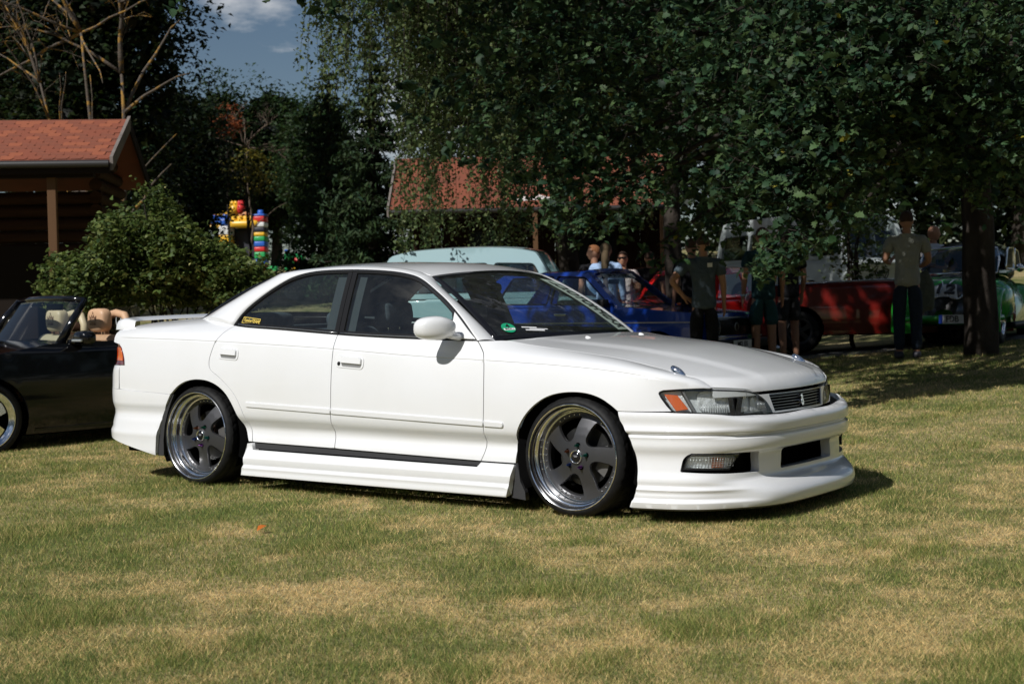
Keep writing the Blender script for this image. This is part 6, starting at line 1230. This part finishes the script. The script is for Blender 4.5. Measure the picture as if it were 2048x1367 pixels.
def limb_mesh(name,paths,m,parent,sides=7):
    b=MB()
    for pts,rs in paths: b.tube(pts,rs,sides)
    o=b.build(name,m,parent,True,fix=False); return o
def wig(a,b,n,amp,rng=RNG,sag=0.):
    a=np.array(a,float); b=np.array(b,float); t=np.linspace(0,1,n)[:,None]; p=a+(b-a)*t; j=rng.normal(size=(n,3))*amp; j[0]=0; j[-1]*=.3; p+=np.cumsum(j,0)*.6*(1-t*.5); p[:,2]+=sag*4*(t*(1-t))[:,0]; return [tuple(q) for q in p]
BARK=mat('bark',(.028,.023,.019),.95,spec=.1,noise=(6,(.06,.05,.042),.4,.65,6,(1,1,.25)),bump=(14,.8,.03)); PALEBARK=mat('pale_bark',(.26,.24,.21),.9,noise=(7,(.10,.09,.08),.45,.7)); DEADBARK=mat('dead_bark',(.10,.082,.066),.95,spec=.1,noise=(7,(.30,.17,.045),.52,.60,8),bump=(30,.8,.02))
def broadleaf(name,label,px,d,h,crown,trunk_r,nclump,per,spread,size,col,shape=(OVAL,OVALF),group='trees around the lawn',up=.6,bark=BARK,cz=None,shell=.45,base=None,hang=0.,jit=.3,nlimb=9,seed=1,cat='tree',face=None,lean=(0,0),fill=0):
    rng=np.random.default_rng(seed); bx,by,bz=base or stand(px,d); t=empty(name,(bx,by,bz)); tag(t,label,cat,group)
    cz=cz or h-crown[2]; cen=np.array([lean[0],lean[1],cz]); p,c,idx=clumps(nclump,cen,crown,per,spread,rng,shell)
    k=p[:,2]>.25; leaf_cloud('crown',p[k],np.full(k.sum(),size),shape[0],shape[1],col if np.ndim(col)==1 else np.array(col)[rng.integers(0,len(col),k.sum())],t,up,jit=jit,rng=rng,hang=hang,face=face)
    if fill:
        u=rng.normal(size=(fill,3)); u/=np.linalg.norm(u,axis=1,keepdims=True); q=cen+u*np.array(crown)*(rng.uniform(0,1,(fill,1))**.4*.86); leaf_cloud('gap_fill_foliage',q[q[:,2]>.3],np.full((q[:,2]>.3).sum(),size*2.4),OVAL,OVALF,(.010,.017,.007),t,.3,rng=rng)  # oversized dark leaves added inside the crown to block pale sky gaps
    paths=[(wig((0,0,-.2),(lean[0]*.8,lean[1]*.8,cz+crown[2]*.3),8,.05,rng),list(np.linspace(trunk_r,trunk_r*.35,8)))]
    sel=rng.choice(len(c),min(nlimb,len(c)),replace=False)
    for i in sel:
        z0=rng.uniform(.35,.9)*cz; a=(lean[0]*.5*z0/cz,lean[1]*.5*z0/cz,z0); paths.append((wig(a,c[i],6,.08,rng,.1),list(np.linspace(trunk_r*.38,trunk_r*.05,6))))
    limb_mesh('trunk',paths,bark,t); return t
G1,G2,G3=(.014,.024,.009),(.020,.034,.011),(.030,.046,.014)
# dark trees closing the view behind
def row_trees():
    sp=[ # px, d, height, crown, colour set, label
     (-150,34,14,(3.4,3.5,6.0),'broad dark tree at the picture edge behind the log house'),
     (60,38,15,(3.6,3.5,6.6),'tall dark leafy tree rising behind the log house roof'),
     (208,33,12.5,(1.85,2.2,5.6),'very dark dense tree beside the open sky'),
     (368,47,6.4,(1.15,1.4,3.0),'dark tree filling the gap between log house and castle'),
     (446,64,8.0,(1.1,1.5,3.2),'slim rounded tree left below the open sky'),
     (553,66,8.3,(2.0,2.2,3.6),'broad rounded green tree below the sky gap'),
     (650,60,7.2,(1.6,1.6,3.2),'dark green tree behind the tall spruces'),
     (1000,40,13,(3.3,3.0,6.2),'tall shaded tree behind the weeping birch'),
     (1230,42,13,(3.6,3.2,6.2),'shaded tree behind the shingle-roofed hall'),
     (1470,40,13,(3.6,3.2,6.2),'shaded tree behind the white van'),
     (1750,38,13,(3.6,3.2,6.2),'shaded tree behind the red pickup bed'),
     (2050,36,13,(3.6,3.2,6.2),'shaded tree behind the green rounded car')]
    for i,(px,d,h,cr_,lab) in enumerate(sp):
        far=d>50; n=int(330 if not far else 280)
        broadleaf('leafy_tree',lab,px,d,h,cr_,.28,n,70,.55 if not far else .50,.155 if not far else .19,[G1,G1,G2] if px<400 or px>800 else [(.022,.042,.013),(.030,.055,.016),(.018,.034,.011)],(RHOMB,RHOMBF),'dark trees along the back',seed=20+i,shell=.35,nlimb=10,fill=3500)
row_trees()
# low shaded growth under the back trees so that no open horizon shows through
def thicket():
    rng=np.random.default_rng(5); P=[]
    for lat in np.linspace(-26,26,150):
        d=rng.uniform(66,74); x,y=spot(lat*1.6,d); z=float(ground_z(x,y)); n=26; P.append(np.array([x,y,z])+np.c_[rng.normal(0,1.1,n),rng.normal(0,1.1,n),rng.uniform(0,4.2,n)])
    for lat in np.linspace(-2,26,110):
        d=rng.uniform(47,52); x,y=spot(lat,d); z=float(ground_z(x,y)); n=60; P.append(np.array([x,y,z])+np.c_[rng.normal(0,.8,n),rng.normal(0,.8,n),rng.uniform(0,7.5,n)])
    for lat in np.linspace(-24,-5.5,70):
        d=rng.uniform(49,53); 
        if -12.2<lat<-6.0: continue
        x,y=spot(lat,d); z=float(ground_z(x,y)); n=30; P.append(np.array([x,y,z])+np.c_[rng.normal(0,.8,n),rng.normal(0,.8,n),rng.uniform(0,4.5,n)])
    for lat in np.linspace(5,20,120):
        d=rng.uniform(36,40); x,y=spot(lat,d); z=float(ground_z(x,y)); n=110; P.append(np.array([x,y,z])+np.c_[rng.normal(0,.6,n),rng.normal(0,.6,n),rng.uniform(0,8.5,n)])
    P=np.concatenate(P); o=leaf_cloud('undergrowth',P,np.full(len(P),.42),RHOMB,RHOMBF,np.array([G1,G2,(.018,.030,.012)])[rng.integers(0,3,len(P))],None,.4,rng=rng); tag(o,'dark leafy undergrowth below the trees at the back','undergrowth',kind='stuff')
thicket()
# spruces
def spruce(label,px,d,h,r,seed):
    rng=np.random.default_rng(seed); b=stand(px,d); t=empty('spruce_tree',b); tag(t,label,'tree','spruces'); pts=[]; nr=[]; paths=[(wig((0,0,-.2),(0,0,h),8,.02,rng),list(np.linspace(.22,.02,8)))]
    for z in np.arange(.5,h,.26):
        f=(1-z/h)**.85; n=max(5,int(13*f+4))
        for k in range(n):
            a=rng.uniform(0,2*math.pi); L_=r*f*rng.uniform(.7,1.12)+.12; m=max(10,int(L_*64)); u=rng.uniform(.05,1,m); dr=-.42*u*L_*.8+.25*u*u*L_; 
            q=np.c_[np.cos(a)*u*L_,np.sin(a)*u*L_,z+dr]+rng.normal(size=(m,3))*np.array([.09,.09,.07])*(.5+.6*f); pts.append(q)
            if k%3==0: paths.append(([(0,0,z),(math.cos(a)*L_*.5,math.sin(a)*L_*.5,z-.13*L_),(math.cos(a)*L_*.9,math.sin(a)*L_*.9,z-.14*L_)],[.025,.015,.006]))
    P=np.concatenate(pts); leaf_cloud('crown',P,np.full(len(P),.19),np.array([(0,0),(.16,.4),(0,1),(-.16,.4)]),RHOMBF,np.array([(.028,.050,.020),(.036,.062,.024),(.020,.036,.016)])[rng.integers(0,3,len(P))],t,.25,NEEDLE,.35,rng=rng,hang=.35); limb_mesh('trunk',paths,BARK,t,5)
spruce('tall spruce standing left of the weeping birch',668,38,5.9,1.55,3); spruce('spruce with drooping boughs nearest the shingle-roofed hall',752,35,6.6,1.7,4)
# weeping birch
def birch():
    rng=np.random.default_rng(9); b=stand(935,23.5); t=empty('weeping_birch',b); tag(t,'weeping birch with long hanging leafy twigs over the teal van','tree'); pts=[]; R_=np.array([rh[0],rh[1],0]); F_=np.array([fh[0],fh[1],0]); paths=[(wig(tuple(R_*1.9+F_*1.2-np.array([0,0,.3])),(.2,0,12),9,.08,rng),list(np.linspace(.20,.06,9)))]
    n=0
    while n<640:
        a=rng.uniform(0,2*math.pi); rr=3.15*math.sqrt(rng.uniform(.04,1)); lx,ly=rr*math.cos(a),rr*math.sin(a)*.8; top=rng.uniform(5.2,10.5)*(1-.25*(rr/3.2)**2)+1.2; L_=rng.uniform(1.2,3.6)*(.6+.4*rr/3)
        low=top-L_
        if lx<-.9 and low<3.4+.55*(-lx-.9): low=3.4+.55*(-lx-.9)+rng.uniform(0,1.2)
        if lx>-1.0 and rng.uniform()<.33: low=rng.uniform(1.35,3.4)+.2*abs(lx)
        if low>=top-.3 or lx<-2.25: continue
        m=int((top-low)*64); u=np.linspace(0,1,m); sx,sy=rng.normal(0,.25,2); q=lx+sx*u**2+rng.normal(0,.055,m); w=ly+sy*u**2+rng.normal(0,.055,m); z=top-(top-low)*u+.25*np.sin(u*3)
        pts.append(R_*q[:,None]+F_*w[:,None]+np.c_[np.zeros((m,2)),z]); n+=1
        if n%5==0: c=R_*lx+F_*ly; s=(0,0,max(2.6,top*.72)); paths.append(([s,tuple(c*.6+np.array([0,0,top+.1])),tuple(c+np.array([0,0,top]))],[.05,.025,.008]))
        c=R_*lx+F_*ly; e=R_*(lx+sx)+F_*(ly+sy); paths.append(([tuple(c+np.array([0,0,top])),tuple((c*.75+e*.25)+np.array([0,0,(top+low)/2])),tuple(e+np.array([0,0,low]))],[.006,.004,.002]))
    P=np.concatenate(pts); leaf_cloud('crown',P,np.full(len(P),.072),np.array([(0,0),(.32,.35),(0,1),(-.32,.35)]),RHOMBF,np.array([(.060,.090,.030),(.078,.110,.036),(.040,.064,.022),(.105,.130,.045)])[rng.integers(0,4,len(P))],t,.3,jit=.3,rng=rng,hang=.5); limb_mesh('trunk',paths,BARK,t,5)
birch()
# the big oak whose boughs reach in over the right half
def oak():
    rng=np.random.default_rng(12); b=stand(1962,18.0); t=empty('oak_tree',b); tag(t,'large oak with low leafy boughs and dark trunk beside the green car','tree'); base=np.array(b); paths=[(wig((0,0,-.2),(-.1,.1,3.4),7,.03,rng)+[(-.2,.3,6.5)],list(np.linspace(.225,.17,7))+[.12])]; P=[]; col=[]
    SEG=[]; Q=[]
    def bough(px,py,d,n,sp,fl=.55):
        c=ray_at(px,py,d)-base
        if px>1480 and py<330: n=int(n*1.5); sp=sp*1.1
        q,g=twigged(c,sp*.85,max(4,int(n/3.7)),9,rng,.20); P.append(q); SEG.append(g); return c
    def mass(c,n,sp):
        q,g=twigged(c,sp,max(3,int(n/9)),9,rng,.30,.6); Q.append(q)
    tips=[]
    # boughs seen in the picture: column, row, distance
    for px,py,d,n,sp in [(1010,60,16,260,.55),(1090,150,15.5,300,.6),(1180,60,15,320,.6),(1060,260,16,200,.5),(1150,330,15.5,240,.45),(1230,250,15,200,.5),(1200,420,15.2,150,.33),(1290,360,15,150,.42),(1120,430,15.5,70,.22),(1260,140,14.5,260,.6),(1350,60,14,220,.55),(1330,480,16,60,.3),
        (1440,110,13.6,160,.45),(1500,190,13.2,160,.40),(1560,100,13,220,.5),(1650,60,12.6,280,.5),(1740,40,12.4,280,.5),(1850,60,12.4,280,.5),(1960,60,12.4,260,.5),(2040,120,12.6,240,.5),
        (1560,250,12.8,190,.36),(1650,180,12.4,300,.42),(1740,150,12.2,300,.42),(1640,290,12.4,200,.34),(1540,330,12.6,170,.30),(1620,370,12.4,170,.28),(1560,400,12.5,130,.24),(1500,380,12.8,80,.22),(1660,440,12.4,60,.18),(1600,470,12.3,80,.16),(1560,515,12.2,80,.12),(1525,540,12.2,40,.07),(1700,300,12.6,150,.34),
        (1800,230,12.6,200,.40),(1880,200,12.8,220,.45),(1960,240,12.8,200,.42),(2040,260,12.8,200,.45),(1860,310,13,90,.30),(1940,330,13,120,.32),(2030,360,13,110,.36),(1900,380,13.2,30,.2),(1440,440,16,60,.35),(1400,250,16,170,.7),(1420,360,16.5,120,.6),(1700,400,15,60,.3)]:
        c=bough(px,py,d,n,sp); tips.append(c)
    # the crown above and behind the picture
    for k in range(150):
        a=rng.uniform(0,2*math.pi); rr=7.0*math.sqrt(rng.uniform(0,1)); z=rng.uniform(5.0,10.5)*(1-.3*(rr/7.5)**2)
        c=np.array([rr*math.cos(a),rr*math.sin(a),z]); mass(c,70,.8)
        if k%6==0: tips.append(c)
    for k in range(90):   # inner layer behind the visible boughs
        px=rng.uniform(980,2060); py=rng.uniform(-60,330); d=rng.uniform(15.5,19.5); c=ray_at(px,py,d)-base; mass(c,70,.7)
    for k in range(230):   # boughs above the picture that shade the ground behind
        lt,dd=rng.uniform(-3.2,10.5),rng.uniform(12.9,16.5); x_,y_=spot(lt,dd); c=np.array([x_,y_,4.6+.1*(dd-13)+rng.uniform(0,3.6)])-base; mass(c,110,.8)
    for k in range(130):   # crown over the cars, above the picture
        lt,dd=rng.uniform(-1.0,7),rng.uniform(15,20); x_,y_=spot(lt,dd); c=np.array([x_,y_,rng.uniform(6.0,9.2)])-base; mass(c,80,.8)
        if k%6==0: tips.append(c)
    for c in tips[:]:
        s=np.array([-.1,.1,rng.uniform(2.8,5.0)]); q=wig(s,c,7,.10,rng,.25); paths.append((q,list(np.linspace(.085,.012,7))))
    P=np.concatenate(P); pal=np.array([(.030,.064,.031),(.044,.086,.038),(.018,.040,.022),(.066,.110,.042)]); cc=pal[rng.integers(0,4,len(P))]; yl=rng.uniform(size=len(P))<.004; cc[yl]=(.22,.20,.03)
    twig_mesh('twigs',np.concatenate(SEG),BARK,t); Q=np.concatenate(Q); leaf_cloud('upper_crown',Q,np.full(len(Q),.15),OVAL,OVALF,pal[rng.integers(0,4,len(Q))],t,.35,rng=rng); leaf_cloud('crown',P,np.full(len(P),.092),OAK,OAKF,cc,t,.35,jit=.25,rng=rng,face=np.array([SUN_TO.x,SUN_TO.y,SUN_TO.z])*.25); limb_mesh('trunk',paths,BARK,t,7)
oak()
# second trunk in the shade, behind the man in the grey shirt
broadleaf('shade_tree','rough-barked tree trunk behind the man in the grey shirt',1348,21.5,9,(2.2,2.2,2.4),.16,70,26,.5,.12,[(.018,.036,.018),(.024,.046,.02)],(OVAL,OVALF),seed=44,cz=6.4)
# bush in front of the log house
def bush():
    rng=np.random.default_rng(21); b=stand(330,15.6); t=empty('flowering_bush',b); tag(t,'wide leafy bush with pale buds behind the black convertible','bush'); base=np.array(b); P=[]; S_=[]; paths=[]
    outl=[(120,560,.30),(165,545,.34),(210,520,.36),(250,470,.40),(300,470,.36),(345,476,.34),(322,412,.16),(306,385,.07),(330,440,.16),(390,508,.28),(432,520,.30),(462,532,.24),(488,552,.22),(500,535,.10),(510,565,.12),(480,570,.34),(430,570,.36),(370,560,.42),(300,570,.42),(230,580,.40),(170,585,.34),(130,590,.26),(350,505,.40),(280,520,.42),(415,545,.34)]
    for px,py,sp in outl:
        for k in range(3):
            c=ray_at(px+rng.normal(0,14),py+rng.normal(0,8),15.2+rng.uniform(-.5,.9))-base; n=int(190*sp*sp*2.6)+4; q,g=twigged(c,sp*.46,n,9,rng,.13,.8,1.25); P.append(q)
        paths.append((wig((rng.normal(0,.3),rng.normal(0,.3),0),c,6,.05,rng),[.022,.018,.014,.010,.007,.004]))
    P=np.concatenate(P); P=P[P[:,2]>.05]; pal=np.array([(.065,.100,.024),(.088,.128,.030),(.045,.072,.018),(.135,.165,.045)]); leaf_cloud('crown',P,np.full(len(P),.066),OVAL,OVALF,pal[rng.integers(0,4,len(P))],t,.5,rng=rng,jit=.3)
    k=rng.choice(len(P),900,replace=False); leaf_cloud('buds',P[k]+rng.normal(0,.03,(900,3)),np.full(900,.028),OVAL,OVALF,(.42,.40,.16),t,.8,rng=rng)['kind']='stuff'; limb_mesh('stems',paths,BARK,t,5)
bush()
# bare tree with orange lichen over the log house
def dead_tree(label,px,d,paths_px,seed,bark,r0,twigs=7):
    rng=np.random.default_rng(seed); b=stand(px,d); t=empty('bare_tree',b); tag(t,label,'tree'); base=np.array(b); paths=[]
    def sub(p,q,r,lev):
        p=np.array(p); q=np.array(q); pts=wig(p,q,7,.035*np.linalg.norm(q-p),rng,.06*np.linalg.norm(q-p)); paths.append((pts,list(np.linspace(r*.8,r*.26,7))))
        if lev<=0: return
        for k in range(twigs):
            i=rng.integers(2,7); s=np.array(pts[i]); v=(q-p)/np.linalg.norm(q-p); w=v*.6+rng.normal(size=3)*.55; w[2]+=.15; w/=np.linalg.norm(w); sub(s,s+w*np.linalg.norm(q-p)*rng.uniform(.25,.5),r*.42,lev-1)
    ends={}
    for a,c,r,lev in paths_px:
        pa=np.array([0,0,-.1]) if a is None else (ends[a] if a in ends else ray_at(a[0],a[1],d)-base); pc=ray_at(c[0],c[1],d+rng.uniform(-.5,.5))-base; n0=len(paths); sub(pa,pc,r,lev); ends[c]=np.array(paths[n0][0][-1])
    limb_mesh('trunk',paths,bark,t,6)
dead_tree('bare tree with orange lichen on its branches above the log house',205,26.5,[(None,(215,130),.11,1),((215,130),(222,-60),.07,2),(None,(150,80),.08,1),((150,80),(95,-60),.055,2),((215,130),(30,60),.05,2),((150,80),(-40,190),.045,2),((215,130),(255,20),.035,2),((150,80),(-30,-10),.04,2),(None,(95,170),.07,1),((95,170),(10,10),.045,2)],31,DEADBARK,.1)
dead_tree('small bare twiggy tree behind the inflatable castle',505,52,[(None,(495,300),.07,1),((495,300),(470,225),.05,2),((495,300),(540,250),.05,2),((495,300),(560,310),.04,2)],33,mat('twig_brown',(.12,.085,.06),.9),.08)
broadleaf('rusty_tree','small tree with rusty orange leaves behind the inflatable castle',462,51,5.6,(.50,.5,.75),.05,26,20,.20,.15,[(.20,.055,.015),(.14,.05,.02)],(OVAL,OVALF),seed=51,cz=5.3,group=None)
broadleaf('yellow_tree','small yellow-green tree above the inflatable castle',502,50,3.6,(.85,.8,.75),.06,34,22,.24,.15,[(.13,.11,.015),(.09,.09,.015)],(OVAL,OVALF),seed=52,cz=3.55,group=None)
broadleaf('shrub','sunlit shrub beside the white van in the shade',1712,22,2.5,(.55,.5,.85),.04,50,24,.16,.09,[(.10,.15,.05),(.08,.12,.04)],(OVAL,OVALF),seed=53,cz=1.75,group=None,cat='bush')
# ------------------------------------------------------------------ grass
def grass():
    rng=np.random.default_rng(77); N=1150000; d=3.1*np.exp(rng.uniform(0,1,N)*math.log(21/3.1)); 
    keep=rng.uniform(size=N)<np.clip(1.0-.018*(d-4),.5,1); d=d[keep]; half=.41*d+.45; lat=rng.uniform(-1,1,len(d))*half; X=C0[0]+rh[0]*lat+fh[0]*d; Y=C0[1]+rh[1]*lat+fh[1]*d
    # patches: sum of waves as a cheap smooth field
    def field(x,y,s,seed):
        r=np.random.default_rng(seed); f=0
        for k in range(14):
            a=r.uniform(0,2*math.pi); w=s*r.uniform(.5,2.2); f=f+np.sin((x*math.cos(a)+y*math.sin(a))*w+r.uniform(0,6.3))
        return f/14**.5
    dry=field(X,Y,4.2,1)*.50+field(X,Y,11,2)*.50+field(X,Y,1.3,3)*.30+rng.normal(0,.32,len(X)); dry=sstep(dry,-.30,1.15); tall=sstep(field(X,Y,5,4),.2,1.6)*(1-dry)
    onpath=False; n=len(X); Z=ground_z(X,Y); far=np.clip(d/5,1,4)
    h=(rng.uniform(.014,.030,n)+.022*tall)*(1-.25*dry)*(1+.10*(far-1)); w=rng.uniform(.0009,.0017,n)*(.85+.55*(far-1))
    a=rng.uniform(0,2*math.pi,n); ln=rng.uniform(.2,1.25,n)*h+dry*rng.uniform(0,.02,n); b=rng.uniform(0,2*math.pi,n)
    base=np.stack([X,Y,Z-.004],-1); side=np.stack([np.cos(a),np.sin(a),np.zeros(n)],-1)*w[:,None]; lean=np.stack([np.cos(b)*ln,np.sin(b)*ln,np.zeros(n)],-1); up=np.zeros((n,3)); up[:,2]=h
    V=np.stack([base-side,base+side,base+lean+up],1)
    g1,g2,g3=np.array([.11,.17,.045]),np.array([.22,.265,.07]),np.array([.40,.38,.12]); s1,s2=np.array([.82,.62,.29]),np.array([.66,.49,.22])
    u=rng.uniform(size=(n,1)); green=np.where(u<.4,g1,np.where(u<.75,g2,g3)); straw=np.where(rng.uniform(size=(n,1))<.5,s1,s2); isdry=(rng.uniform(size=(n,1))<dry[:,None]*.82+.06); c=np.where(isdry,straw,green)*rng.uniform(.5,1.4,(n,1))
    col=np.repeat(c[:,None],3,1); T=np.arange(n*3).reshape(-1,3)
    o=bigmesh('grass',V.reshape(-1,3),T,BLADE,None,col.reshape(-1,3)); tag(o,'short mown lawn grass with straw-dry patches','grass',kind='stuff')
grass()

# a few fallen leaves
def fallen(label,p,col,size,n=(0,0,1)):
    o=leaf_cloud('fallen_leaf',np.zeros((1,3)),np.array([size]),OVAL,OVALF,col,None,3.,rng=np.random.default_rng(int(p[0]*100)%97)); o.location=p; tag(o,label,'leaf')
q=ray_at(525,1043,6.9); fallen('single orange fallen leaf on the lawn before the white car',(float(q[0]),float(q[1]),.045),(.55,.16,.03),.055)
# unseen wood edge behind the camera, added to darken reflections and block low sky
def woods_behind():
    rng=np.random.default_rng(90); P=[]
    for a in np.linspace(R(75),R(285),330):
        r=rng.uniform(40,48); x,y=C0[0]+fh[0]*math.cos(a)*r-rh[0]*math.sin(a)*r,C0[1]+fh[1]*math.cos(a)*r-rh[1]*math.sin(a)*r; hgt=rng.uniform(13,18); n=80; P.append(np.array([x,y,0])+np.c_[rng.normal(0,1.3,n),rng.normal(0,1.3,n),rng.uniform(0,1,n)**.8*hgt])
    P=np.concatenate(P); o=leaf_cloud('far_woodland',P,np.full(len(P),1.0),OVAL,OVALF,np.array([(.03,.05,.016),(.04,.065,.02)])[rng.integers(0,2,len(P))],None,.3,rng=rng); tag(o,'unseen wood edge added to be mirrored in the paint of the cars','woodland',kind='stuff')
woods_behind()
